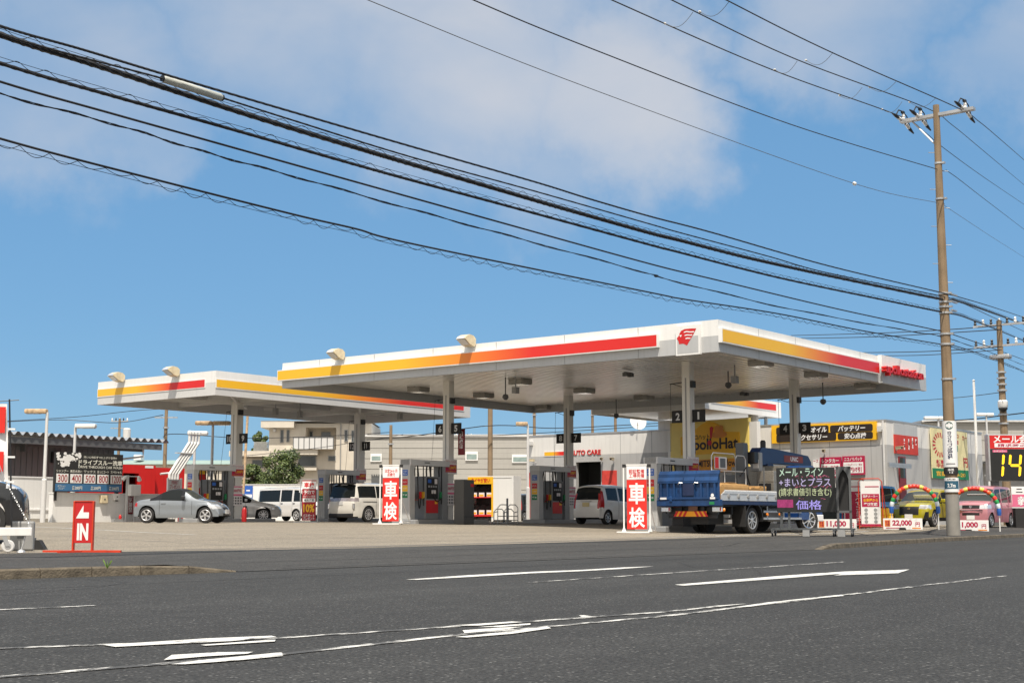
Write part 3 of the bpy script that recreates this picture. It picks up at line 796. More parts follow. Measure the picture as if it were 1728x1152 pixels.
def camera_on_wall(p, rz, label):
    r = thing('security_camera', label, 'camera', p, rz, 'security cameras on the service building')
    r.scale = (.62, .62, .62)
    MB().tube([(0, 0, 0), (0, -.2, .02), (0, -.35, .1)], .03, 6).build('arm', M['lgrey'], r)
    k = MB(); k.bbox(-.11, .11, -.85, -.2, .08, .27, .03).box(-.13, .13, -.92, -.2, .27, .3); k.build('housing', M['cream'], r)
    MB().lathe([(.07, -.86), (.07, -.853)], (0, 0, .17), 'y', 10).build('lens', M['black'], r)
CS = .6
camera_on_wall(onX(1016, 778, XW), R(-62), 'security camera between the open garage and the satellite dish, left of a pair')
camera_on_wall(onX(1036, 778, XW), R(-75), 'security camera above the faded red panel, right of a pair')
camera_on_wall(onX(905, 780, XW), R(-120), 'security camera at the far left corner of the AUTO CARE wall')
camera_on_wall(onX(1391, 765, XW), R(-70), 'security camera above the crimson notice boards')
camera_on_wall(onY(1510, 760, ycor), R(-30), 'white camera on the building corner beside the red and grey panel')
# signs on the right wing
y0s, y1s = onX(1481, 740, XW).y, onX(1304, 740, XW).y
zt_, zl_ = onX(1481, 710.5, XW).z, onX(1481, 741.5, XW).z
s = mb(); s.box(XW - .12, XW, y0s, y1s, zl_, zt_); sg = s.build('fascia_sign', M['yellow'], sb)
s = mb(); t = mb()
for xa, xb, ya_, yb_, tx, cx in ((1310, 1398.5, 719, 732.5, 'タイヤ・オイル', 1364), (1401, 1473, 716, 728.5, 'バッテリー', 1437), (1310, 1411, 731, 744.5, 'アクセサリー', 1369), (1413.5, 1473, 729, 740.5, '安心点検', 1443)):
    a, c = onX(xa, 730, XW - .12).y, onX(xb, 730, XW - .12).y
    m_ = (xa + xb) / 2; zz1 = onX(m_, ya_, XW - .12).z; zz0 = onX(m_, yb_, XW - .12).z
    pts = []
    rr = .09
    for (yy, zz, a0) in ((c + rr, zz0 + rr, 180), (a - rr, zz0 + rr, 270), (a - rr, zz1 - rr, 0), (c + rr, zz1 - rr, 90)):
        for k in range(4): pts.append((yy + rr * math.cos(R(a0 + k * 30)), zz + rr * math.sin(R(a0 + k * 30))))
    s.prism(pts, XW - .13, XW - .12, 'x')
    t.text(tx, onX(cx, 730, XW - .13).y, XW - .135, (zz0 + zz1) / 2, .265 * len(tx) + .05, .27, .03, face='-x', shear=.15)
s.build('dark_bar', M['brown'], sg); t.build('lettering', M['white2'], sg)
b = mb(); b.box(XW + .02, XW + .1, onX(1459, 820, XW).y, onX(1383, 820, XW).y, zb_ + .3, onX(1420, 822, XW).z)
b.T = Matrix.Translation(-SB + Vector((-.06, 0, 0))); b.v = [(v[0] - .06, v[1], v[2]) for v in b.v]; b.build('glass_door', M['glass'], sb)
for xa, xb, y_t, y_b, hd, l1, l2, big in ((1384, 1419.5, 771.5, 806, 'レンタカー', '新車・中古車', '車検', '全取扱'), (1421.5, 1459, 769.5, 801, 'ニコノリパック', 'いつでもガソリン・軽油', '', '10円/ℓ引')):
    a, c = onX(xa, 790, XW - .1).y, onX(xb, 790, XW - .1).y; zt2, zb2 = onX(xa, y_t, XW - .1).z, onX(xa, y_b, XW - .1).z
    s = mb(); s.box(XW - .1, XW - .02, c, a, zb2, zt2); o = s.build('notice_board', M['maroon'], sb)
    H = zt2 - zb2; mid = (a + c) / 2; w = a - c
    s = mb(); s.box(XW - .106, XW - .1, c + .06, a - .06, zb2 + .08, zt2 - .33 * H); s.build('notice_field', M['white2'], o)
    t = mb(); t.text(hd, mid, XW - .108, zt2 - .17 * H, w * .8, .2 * H, .02, face='-x'); t.build('heading', M['white2'], o)
    t = mb(); t.text(big, mid, XW - .112, zb2 + .28 * H, w * .74, .26 * H, .03, face='-x'); t.text(l1, mid, XW - .112, zb2 + .54 * H, w * .78, .1 * H, .01, face='-x'); t.build('lettering', M['maroon'], o)
s = mb(); a, c = onX(1372, 790, XW - .1).y, onX(1382, 790, XW - .1).y; s.box(XW - .1, XW - .02, c, a, onX(1376, 806, XW).z, onX(1376, 776, XW).z); o = s.build('notice_board', M['white2'], sb)
t = mb(); t.text('ース', (a + c) / 2, XW - .106, onX(1376, 778, XW).z, .26, .14, .02, face='-x'); t.box(XW - .106, XW - .1, c + .03, a - .03, onX(1376, 803, XW).z, onX(1376, 798, XW).z); t.build('lettering', M['maroon'], o)
# right-hand face (towards the road)
fx = lambda px: onY(px, 760, ycor).x
s = mb(); za, zm_, zc = onY(1508, 715, ycor).z, onY(1508, 732.5, ycor).z, onY(1510, 764.5, ycor).z
s.box(fx(1508.5), fx(1547.5), ycor - .06, ycor, zc, zm_); o = s.build('wall_poster', mat('weathered_red', hexc('c23a2c'), .6, var=.15, scale=3), sb)
s = mb(); s.box(fx(1508.5), fx(1547.5), ycor - .05, ycor, zm_ + .003, za); s.build('poster_header', M['grey'], o)
t = mb(); rnd = random.Random(3)
for px in (1524.5, 1532, 1538.5, 1544):
    for k in range(6):
        z_ = zc + .2 + rnd.random() * (zm_ - zc - .4); t.box(fx(px) - .05 * rnd.random() - .03, fx(px) + .05, ycor - .066, ycor - .06, z_, z_ + .04 + .12 * rnd.random())
t.build('peeled_lettering', M['white2'], o)
s = mb(); s.box(fx(1515), fx(1526), ycor - .05, ycor, zb_ + .25, onY(1520, 770, ycor).z); o = s.build('door', mat('door_red', hexc('7a1f20'), .4, var=.1), sb)
s = mb(); s.box(fx(1516), fx(1525), ycor - .056, ycor - .05, onY(1520, 806, ycor).z, onY(1520, 772, ycor).z); s.build('door_glass', M['glassl'], o)
s = mb(); s.box(XW - 1.0, XW + 1.6, ycor - .5, ycor - .42, onY(1500, 783.5, ycor).z - .06, onY(1500, 781.5, ycor).z).box(XW - 1.0, XW + 1.6, ycor - .5, ycor - .42, onY(1500, 787, ycor).z - .06, onY(1500, 785.5, ycor).z).tube([(XW + .6, ycor - .46, onY(1505, 784, ycor).z), (XW + .6, ycor, onY(1505, 784, ycor).z)], .03, 6)
s.build('bracket_rail', M['steel'], sb)
# canvas banner on the road side of the building
b0, b1 = fx(1568), fx(1629); zt3, zb3 = onY(1568, 722, ycor).z, onY(1568, 806, ycor).z
BN = Vector(((b0 + b1) / 2, ycor - .1, zb3))
bn = thing('banner', 'pale yellow banner with green lower edge on the grey wall behind the utility pole', 'banner', BN)
w, h = b1 - b0, zt3 - zb3
MB().box(-w / 2, w / 2, -.02, .02, 0, h).build('cloth', mat('banner_cloth', hexc('e3d9a8'), .7, var=.1), bn)
MB().box(-w / 2, w / 2, -.026, -.021, 0, .2 * h).build('green_edge', M['green'], bn)
q = MB(); n = 36
for k in range(n):
    if k % 2: continue
    a0, a1 = 2 * math.pi * k / n, 2 * math.pi * (k + 1) / n
    cx, cz, rx, rz_ = -.27 * w, .68 * h, .2 * w, .25 * h
    q.add([(cx + rx * .62 * math.cos(a0), -.026, cz + rz_ * .62 * math.sin(a0)), (cx + rx * .62 * math.cos(a1), -.026, cz + rz_ * .62 * math.sin(a1)),
           (cx + rx * math.cos(a1), -.026, cz + rz_ * math.sin(a1)), (cx + rx * math.cos(a0), -.026, cz + rz_ * math.sin(a0))], [(0, 1, 2, 3)])
q.text('2,', .12 * w, -.027, .42 * h, .16 * w, .3 * h, .03).text('ニコニコ', .1 * w, -.027, .9 * h, .3 * w, .07 * h, .02).text('12時間', .1 * w, -.027, .77 * h, .28 * w, .08 * h, .02)
q.text('カー', .42 * w, -.027, .88 * h, .14 * w, .1 * h, .02).text('円', .42 * w, -.027, .36 * h, .12 * w, .2 * h, .03).text('新車\n中古', -.28 * w, -.027, .3 * h, .22 * w, .16 * h, .03)
q.build('lettering', mat('banner_red', hexc('c0343a'), .6), bn)
MB().box(.06 * w, .22 * w, -.026, -.021, .58 * h, .7 * h).build('green_tag', M['green'], bn)
MB().text('営業時間9-20', -.0 * w, -.03, .1 * h, .8 * w, .1 * h, .02).build('edge_lettering', M['yellow'], bn)

# sales room: yellow sign wall, entrance canopy with round post
pL = W(1133, 873, 69.5); pR = W(1266, 873, 65.5)
ang = math.atan2(pR.y - pL.y, pR.x - pL.x)
WS = math.hypot(pR.x - pL.x, pR.y - pL.y)
SR = Vector((pL.x, pL.y, gz(60, 35)))
sr = thing('sales_room', 'sales room with yellow hat logo sign wall in the middle behind the blue truck', 'building', SR, ang)
def zl(py, D=67.5): return (873 - py) * D / 2300 + CAMH - SR.z
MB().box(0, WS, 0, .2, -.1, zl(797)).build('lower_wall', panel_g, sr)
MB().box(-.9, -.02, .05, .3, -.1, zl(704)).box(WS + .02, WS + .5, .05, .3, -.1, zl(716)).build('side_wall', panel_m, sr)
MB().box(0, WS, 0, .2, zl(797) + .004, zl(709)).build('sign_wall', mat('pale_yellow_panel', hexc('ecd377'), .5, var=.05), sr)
MB().box(.3, WS - .1, -.03, -.003, zl(797), zl(775)).build('orange_strip', mat('amber_panel', hexc('e39a24'), .45, var=.05), sr)
o = MB()
pts = [(.75, zl(766)), (WS - .55, zl(766)), (WS - .55, zl(732)), (WS - 1.5, zl(730))]
for k in range(9):
    t_ = k / 8; pts.append((WS - 1.7 - 2.0 * t_, zl(730) + .55 * math.sin(math.pi * (.15 + .85 * t_) ) ))
pts += [(.75, zl(735))]
lg = o.prism(pts, -.04, -.003, 'y').build('logo_field', M['yellow'], sr)
kx = lambda px: (px - 1133) / 133 * WS
t = MB(); t.text('ApolloHat', kx(1205), -.046, zl(752), kx(1250) - kx(1160), .72, .03); t.text('アポロハット', kx(1183), -.046, zl(736.5), kx(1200) - kx(1160), .28, .02)
t.text('IDEMITSU × Yellow Hat', kx(1215), -.036, zl(782), kx(1262) - kx(1168), .33, .02); t.build('lettering', M['brown'], lg)
t = MB(); t.prism([(kx(1204), zl(740)), (kx(1206.5), zl(740)), (kx(1209.5), zl(722)), (kx(1206.5), zl(719.5)), (kx(1203.5), zl(722))], -.06, -.04, 'y')
t.lathe([(.14, -.055), (.14, -.045)], (kx(1203), 0, zl(747.5)), 'y', 14); t.build('exclamation_mark', M['red'], lg)
t = MB()
cx, cz = kx(1219), zl(731)
t.prism([(cx + .52 * math.cos(a), cz + .17 * math.sin(a) - .1) for a in [2 * math.pi * k / 20 for k in range(20)]], -.055, -.041, 'y')
t.prism([(cx - .3, cz - .05), (cx + .3, cz - .05), (cx + .27, cz + .3), (cx + .12, cz + .36), (cx, cz + .3), (cx - .12, cz + .36), (cx - .27, cz + .28)], -.065, -.056, 'y')
t.build('hat_emblem', mat('hat_tan', hexc('d58a3a'), .5), lg)
# entrance canopy
yc = 31.5
xe = onY(1318, 690, yc).x; xs_ = 54.66
ztc, zbc, zmc = onY(1318, 679, yc).z, onY(1318, 705, yc).z, onY(1318, 692, yc).z
yd_ = 37.8
EC = Vector((xe - 2.1, yc + 1.6, gz(xe, yc)))
ec = thing('entrance_canopy', 'small white canopy with colour band on a round post, before the yellow hat logo wall', 'canopy', EC)
b = mb(EC); b.box(xs_, xe, yc, yc + .1, zbc, ztc).box(xe - .1, xe, yc + .1, yd_, zbc, ztc).box(xs_, xs_ + .1, yc + .1, yd_, zbc, ztc).box(xs_ + .1, xe - .1, yd_ - .1, yd_, zbc, ztc).build('fascia', M['white'], ec)
b = mb(EC); b.box(xs_ + .1, xe - .1, yc + .1, yd_ - .1, zbc + .12, zbc + .2)
k = yc + .15
while k < yd_ - .4: b.box(xs_ + .1, xe - .1, k, k + .24, zbc + .06, zbc + .118); k += .36
b.build('soffit', soff_m, ec)
band(ec, EC, '-y', yc, xs_ + .6, onY(1309, 690, yc).x, onY(1309, 692.7, yc).z, onY(1309, 682.5, yc).z, .02)
cp = onY(1272, 740, yc + .5)
b = mb(EC); b.lathe([(.25, gz(cp.x, cp.y) ), (.25, zbc + .1)], (cp.x, cp.y, 0), 'z', 16); b.build('round_post', M['lgrey'], ec, smooth=.6)
b = mb(EC); b.tube([(xe - .3, yc + .7, zbc + .1), (xe + .25, yc + 1.0, zbc - .75)], .09, 6); b.build('brace', M['mgrey'], ec)

# satellite dish on the service building roof
p = onX(1078, 722, XW + .3)
ds = thing('satellite_dish', 'white satellite dish on the roof edge of the service building', 'satellite dish', (p.x, p.y, zroof + .02), R(-70))
d = MB(); d.T = Matrix.Translation((0, -.15, .55)) @ Matrix.Rotation(R(35), 4, 'Z') @ Matrix.Rotation(R(-15), 4, 'X')
prof = [(.02, .12), (.2, .10), (.36, .05), (.46, -.02)]
d.lathe(prof, (0, 0, 0), 'y', 18); d.build('dish', M['white'], ds, smooth=1.0)
MB().tube([(0, .1, 0), (0, .05, .5)], .035, 6).tube([(0, -.1, .4), (.05, -.6, .3), (.1, -.72, .45)], .02, 5).box(-.15, .15, -.1, .3, -.03, .03).build('mast', M['lgrey'], ds)

# ---------------------------------------------------------------- car wash at the left
def onYz(px, Y): return onY(px, 850, Y).x
YW = 53.5
wx0, wx1 = onYz(89, YW), onYz(285, YW)
zg0 = gz(36, YW)
lw = thing('low_wall', 'low white wall under the car wash price board', 'wall', (wx0, YW, zg0))
MB().box(0, wx1 - wx0, 0, .3, -.1, onY(92, 832.5, YW).z - zg0).build('wall_body', M['white'], lw)
MB().box(-.02, wx1 - wx0 + .02, -.03, .33, onY(92, 832.5, YW).z - zg0 + .002, onY(92, 831.3, YW).z - zg0 + .03).build('coping', M['white'], lw)
MB().box(5.2, wx1 - wx0, -.5, -.02, -.1, .14).build('plinth', M['concrete'], lw)
pb0, pb1 = onYz(91, YW - .2), onYz(205, YW - .2)
zt4, zb4 = onY(91, 762, YW - .2).z, onY(91, 828.5, YW - .2).z
pb = thing('price_board', 'wide car wash price board with black header and blue foot above the low white wall', 'sign', (pb0, YW - .2, zb4))
w, h = pb1 - pb0, zt4 - zb4
MB().box(0, w, 0, .12, 0, h).box(.1, .2, .12, .3, -.4, h - .2).box(w - .2, w - .1, .12, .3, -.4, h - .2).build('panel', M['blackm'], pb)
MB().box(.02, w - .02, -.006, -.001, .02, .2 * h).build('blue_foot', mat('board_blue', hexc('3f6f9a'), .5), pb)
q = MB()
cols = [('シャンプー', '300'), ('高圧水洗い', '400'), ('ワックス', '500'), ('ほっとコート', '800'), ('スペシャル', '1200')]
cw = w / 5
for i in range(5): q.box(i * cw + .06, (i + 1) * cw - .04, -.006, -.001, .22 * h, .455 * h)
fo = q.build('price_field', M['white2'], pb)
for i, (a, c) in enumerate(cols): MB().text(c, i * cw + cw * .54, -.01, .335 * h, cw * .68, .19 * h, .012).build('price', mat('price_red', hexc('9c2a30'), .5), fo)
q = MB()
for i, (a, c) in enumerate(cols): q.text(a, i * cw + cw / 2, -.006, .525 * h, cw * .86, .07 * h, .012)
q.text('ドライブスルー洗車', w * .66, -.006, .765 * h, w * .66, .14 * h, .03).text('DRIVE THROUGH CAR WASH', w * .66, -.006, .645 * h, w * .66, .065 * h, .012).text('洗い心地抜群!!仕上がり爽快!!', w * .65, -.006, .9 * h, w * .5, .06 * h, .01)
q.text('オプション\nメニュー', w * .095, -.012, .11 * h, w * .11, .11 * h, .01)
for i in range(3): q.text('各200円', w * (.32 + i * .275), -.012, .1 * h, w * .15, .1 * h, .02)
q.build('lettering', mat('board_ink', (.75, .75, .68), .5), pb)
q = MB(); rnd = random.Random(5)
for i in range(90):
    a = rnd.uniform(0, 6.28); r_ = abs(rnd.gauss(0, .12)); cx, cz, s_ = w * .17 + math.cos(a) * r_ * w * 1.0, .83 * h + math.sin(a) * r_ * h * .9, rnd.uniform(.02, .13)
    cx = max(.1, min(cx, w * .34)); cz = max(.67 * h, min(cz, .97 * h))
    q.add([(cx + s_ * math.cos(t) * rnd.uniform(.6, 1.2), -.004 - i * 2e-5, cz + s_ * .8 * math.sin(t) * rnd.uniform(.6, 1.2)) for t in [k * .785 for k in range(8)]], [tuple(range(8))])
q.build('foam_print', M['white2'], pb)
# electric box, red notice, spotlights
eb = thing('control_box', 'cream control box on a post with two small spotlights right of the price board', 'control box', (onYz(222, YW - .3), YW - .4, zg0))
MB().bbox(-.28, .28, -.2, .12, 1.2, 1.72, .02).build('cabinet', M['white'], eb)
MB().box(-.34, -.24, .02, .12, 0, 2.15).box(.1, .18, .0, .1, 0, 1.2).tube([(-.6, .05, 2.1), (.3, .05, 2.1)], .025, 6).build('stand', M['lgrey'], eb)
for x_ in (-.58, .26):
    q = MB(); q.T = Matrix.Translation((x_, -.05, 2.0)) @ Matrix.Scale(.62, 4) @ Matrix.Rotation(R(40 if x_ < 0 else -40), 4, 'Y') @ Matrix.Rotation(R(30), 4, 'X')
    q.lathe([(.06, .25), (.12, .15), (.16, -.12), (.17, -.16)], n=12); q.build('spotlight', M['white'], eb, smooth=.6)
for px, py, w_, h_, lab in ((173, 842, .38, .36, 'small cream meter box on the low white wall under the price board'), (194, 838, .30, .30, 'smaller white meter box on the low wall, right of the cream one')):
    p = onY(px, py, YW)
    o = thing('meter_box', lab, 'box', (p.x, YW, p.z)); MB().bbox(-w_ / 2, w_ / 2, -.18, -.0, -h_ / 2, h_ / 2, .02).build('casing', M['cream'] if px < 180 else M['white'], o)
    MB().box(-w_ * .1, w_ * .1, -.19, -.18, -.03, .03).build('latch', M['dgrey'], o)
p = onY(219, 847, YW)
nt_ = thing('wall_notice', 'narrow dark red notice fixed to the low white wall near the convertible', 'notice', (p.x, YW - .03, p.z))
MB().box(-.2, .2, -.03, 0, -.55, .55).build('plate', mat('notice_maroon', hexc('7e2030'), .5), nt_); MB().text('火\n気\n厳\n禁', 0, -.035, 0, .22, .95, .01).build('lettering', M['white2'], nt_)
p = onY(203, 868, YW - .8)
hb = thing('hose_reel', 'small red and grey fixture on the ground by the low wall', 'fixture', (p.x, YW - .8, gz(p.x, YW - .8)))
MB().box(-.4, .1, -.1, .1, 0, .14).build('base', M['mgrey'], hb); MB().lathe([(.06, .1), (.07, .22), (.05, .3), (.02, .34)], n=10).build('body', M['red'], hb)

# red car wash hall
YR = 57.0
rx0, rx1 = onYz(196, YR), onYz(317, YR)
zrt = onY(230, 784, YR).z; zr0 = gz(rx0, YR)
cwh = thing('wash_hall', 'bright red drive-through car wash hall with dark opening behind the low wall', 'building', (rx0, YR, zr0))
w = rx1 - rx0; h = zrt - zr0; op0 = onYz(206, YR) - rx0; op1 = onYz(233, YR) - rx0
zo = onY(220, 798, YR).z - zr0
wash_red = mat('wash_hall_red', hexc('cf1f1c'), .5, var=.1, scale=.7, streak=.12)
b = MB(); b.box(0, op0, 0, .3, -.1, h).box(op1, op1 + 1.0, 0, .3, -.1, h).box(op0, op1, 0, .3, zo, h).box(op1 + 1.0, w, .35, .6, -.1, h - .08).box(0, .3, .3, 6, -.1, h).box(w - .3, w, .6, 6, -.1, h - .08).box(.3, w - .3, 5.7, 6, -.1, h - .1)
b.build('wall', wash_red, cwh)
MB().box(.3, w - .3, .6, 5.7, h - .2, h - .1).build('roof', M['mgrey'], cwh)
MB().box(op0 - .1, op1 + .1, 3, 3.1, 0, zo + .3).build('dark_curtain', M['blackm'], cwh)
MB().box(op1 + .4, op1 + .8, -.05, -.0, .5, 1.3).build('white_notice', M['white2'], cwh)
MB().box(op1 + .35, op1 + .85, -.01, -.002, zo + .28, zo + .4).build('small_plate', M['white2'], cwh)
q = MB(); q.tube([(op1 + 2.2, -.15, h + .0), (op1 + 2.2, -.15, 2.5), (op1 + 1.2, -.15, 2.4)], .06, 6); q.build('pipe', M['lgrey'], cwh)
# fuel tank vent pipes
vp = thing('vent_pipes', 'rack of four slanting white vent pipes rising beside the red wash hall', 'vent pipes', (onYz(300, 55.5), 55.5, gz(44, 55.5)))
ox, oz = vp.location.x, vp.location.z
for k in range(4):
    xa = onYz(284.5 + k * 4.6, 55.5) - ox; xb = onYz(316.5 + k * 5.2, 55.5) - ox
    zA, zB, zC = [onY(300, yy, 55.5).z - oz for yy in (800, 745, 731)]
    MB().tube([(xa, 0, 0), (xa, 0, zA), (xb, 0, zB), (xb, 0, zC)], .075, 8).lathe([(.12, zC), (.12, zC + .12), (.06, zC + .18)], (xb, 0, 0), n=8).build('vent_pipe', M['white'], vp)
MB().box(onYz(300, 55.5) - ox - .2, onYz(322, 55.5) - ox, -.1, .1, onY(300, 764.5, 55.5).z - oz, onY(300, 763, 55.5).z - oz).build('pipe_clamp', M['lgrey'], vp)
ps = thing('poster_stand', 'white framed poster stand with red foot just left of the pump at plate 9', 'poster stand', (onYz(294, 53.2), 53.2, gz(44, 53.2)))
MB().box(-.37, .37, 0, .06, .4, 2.02).box(-.42, -.37, -.02, .08, 0, 2.08).box(.37, .42, -.02, .08, 0, 2.08).build('frame', M['white'], ps)
MB().box(-.34, .34, -.008, -.001, .45, 1.5).build('red_print', M['red2'], ps); MB().text('FERRET\nプレゼント', 0, -.012, 1.76, .6, .36, .01).build('lettering', M['maroon'], ps)
MB().prism([(-.3, 1.36), (-.1, 1.42), (.1, 1.40), (.3, 1.46), (.3, 1.40), (.1, 1.34), (-.1, 1.36), (-.3, 1.31)], -.014, -.009, 'y').build('white_swash', M['white2'], ps)
p = W(520 * 0 + 322, 873, 61); fl = thing('flag_banner', 'small yellow and red flag banner behind the pump at plate 9', 'flag', (p.x, p.y, gz(p.x, p.y)))
MB().tube([(0, 0, 0), (0, 0, 2.6)], .03, 6).build('pole', M['white'], fl); MB().box(.03, .8, -.01, .01, .5, 2.5).build('cloth', M['red2'], fl); MB().box(.03, .8, -.016, -.011, 2.15, 2.5).box(.03, .8, -.016, -.011, .6, 1.2).build('yellow_print', M['yellow'], fl); MB().text('50%', .42, -.018, 1.7, .6, .4, .03).build('lettering', M['white2'], fl)

# grey shed with corrugated roof behind the wash
YS = 59.5
sx1 = onYz(268, YS); sx0 = onYz(-60, YS)
zsr = onY(140, 738, YS).z; zs_ = gz(35, YS)
sh = thing('shed', 'dark grey shed with corrugated overhanging roof behind the car wash wall', 'shed', (sx0, YS, zs_))
w = sx1 - sx0; wl_ = onYz(182, YS + 1.6) - sx0
shed_m = mat('shed_wall', hexc('6a6b6e'), .7, var=.08, scale=.5)
b = MB(); xx = 0
while xx < wl_:
    b.box(xx, min(xx + .26, wl_), 1.6, 1.9, 1.9, zsr - zs_ - .15); b.box(xx + .262, min(xx + .318, wl_ + .32), 1.63, 1.9, 1.9, zsr - zs_ - .15); xx += .32
b.box(wl_ - .02, wl_ + .3, 1.64, 9, -.1, zsr - zs_ - .2); b.build('upper_wall', shed_m, sh)
b = MB()
for k in range(8): b.box(0, wl_, 1.62 + (k % 2) * .02, 1.9, .0 + k * .24, .235 + k * .24)
b.build('shutter', mat('shutter_grey', hexc('8b8a85'), .6, var=.08), sh)
b = MB(); xx = 0; pit = .46; zr_ = zsr - zs_
pts = []
while xx < w: pts += [(xx, zr_ - .04), (xx + pit * .3, zr_ + .12), (xx + pit * .55, zr_ + .12), (xx + pit * .85, zr_ - .04)]; xx += pit
vs = []
for (x_, z_) in pts: vs += [(x_, -.2, z_), (x_, 11, z_ + .5)]
b.add(vs, [(2 * i, 2 * i + 2, 2 * i + 3, 2 * i + 1) for i in range(len(pts) - 1)])
vs = []
for (x_, z_) in pts: vs += [(x_, -.2, z_ - .03), (x_, 11, z_ + .47)]
b.add(vs, [(2 * i, 2 * i + 1, 2 * i + 3, 2 * i + 2) for i in range(len(pts) - 1)])
b.build('corrugated_roof', M['steel'], sh)
b = MB(); b.box(0, w, -.1, .0, zr_ - .45, zr_ - .14).box(0, w, 1.45, 1.55, zr_ - .5, zr_ - .13); k = 0
while k < w: b.box(k, k + .1, 0, 1.6, zr_ - .34, zr_ - .14); k += 2.2
b.build('eave_beam', M['dgrey'], sh)
b = MB(); b.tube([(wl_ + 1.3, .5, zr_ - .4), (wl_ + 1.3, .5, zr_ - .8), (wl_ - .2, 1.5, zr_ - 1.05)], .06, 6); b.build('drainpipe', M['lgrey'], sh)
MB().box(onYz(82, YS + 1.6) - sx0, onYz(95, YS + 1.6) - sx0, 1.4, 1.6, zr_ - 1.25, zr_ - .7).build('vent_louvre', M['black'], sh)
MB().box(onYz(30, YS + 1.6) - sx0, onYz(34, YS + 1.6) - sx0, 1.2, 1.6, zr_ - .75, zr_ - .3).build('gutter_box', M['dgrey'], sh)
# white panel fence at the left
YF = 56.2; fx0, fx1 = onYz(-40, YF), onYz(90, YF)
zf0 = gz(33, YF)
pf = thing('panel_fence', 'white sheet fence with a rail, left of the car wash price board', 'fence', (fx0, YF, zf0))
MB().box(0, fx1 - fx0, 0, .08, .1, onY(60, 805, YF).z - zf0).build('sheet', M['white'], pf)
MB().box(0, fx1 - fx0, -.05, -.003, onY(60, 860.5, YF).z - zf0, onY(60, 858.5, YF).z - zf0).box(0, fx1 - fx0, -.03, -.003, onY(60, 806, YF).z - zf0, onY(60, 805, YF).z - zf0 + .03).build('rail', M['white2'], pf)
MB().box(0, fx1 - fx0, -.25, .3, -.1, .16).build('footing', M['concrete'], pf)

# ---------------------------------------------------------------- vehicles
def wheel_parts(parent, x, y, R_, wd, spokes, side, rimcol='alloy', name='wheel', steer=0.0):
    w = bpy.data.objects.new(name, None); COL.objects.link(w); w.parent = parent; w.location = (x, y, R_); w.rotation_euler = (0, 0, steer); w.empty_display_size = .1
    h = wd / 2
    MB().lathe([(R_ * .66, -h * .85), (R_ * .80, -h), (R_ * .95, -h * .92), (R_, -h * .6), (R_, h * .6), (R_ * .95, h * .92), (R_ * .80, h), (R_ * .66, h * .85)], (0, 0, 0), 'y', 28).build('tyre', M['tyre'], w, smooth=.6)
    MB().lathe([(R_ * .64, side * h * .55), (R_ * .1, side * h * .4)], (0, 0, 0), 'y', 20).build('brake_dish', M['dgrey'], w)
    b = MB()
    b.lathe([(R_ * .70, side * h * .9), (R_ * .655, side * h * .97), (R_ * .60, side * h * .88), (R_ * .60, side * h * .4), (R_ * .70, side * h * .4)], (0, 0, 0), 'y', 28, cap=False)
    b.lathe([(R_ * .15, side * h * .5), (R_ * .15, side * h * .9), (R_ * .08, side * h * .96)], (0, 0, 0), 'y', 12)
    for k in range(spokes):
        a = 2 * math.pi * k / spokes + .3
        for off in ((-.11, .11) if spokes <= 5 else (0,)):
            ww = R_ * (.055 if spokes <= 5 else .05)
            t = MB(); t.T = Matrix.Rotation(a + off, 4, 'Y')
            y0_, y1_ = sorted((side * h * .6, side * h * .86))
            t.box(R_ * .1, R_ * .64, y0_, y1_, -ww, ww); b.v += [v for v in t.v]; n0 = len(b.v) - len(t.v); b.f += [[i + n0 for i in f] for f in t.f]
    b.build('rim', M[rimcol], w)
    return w

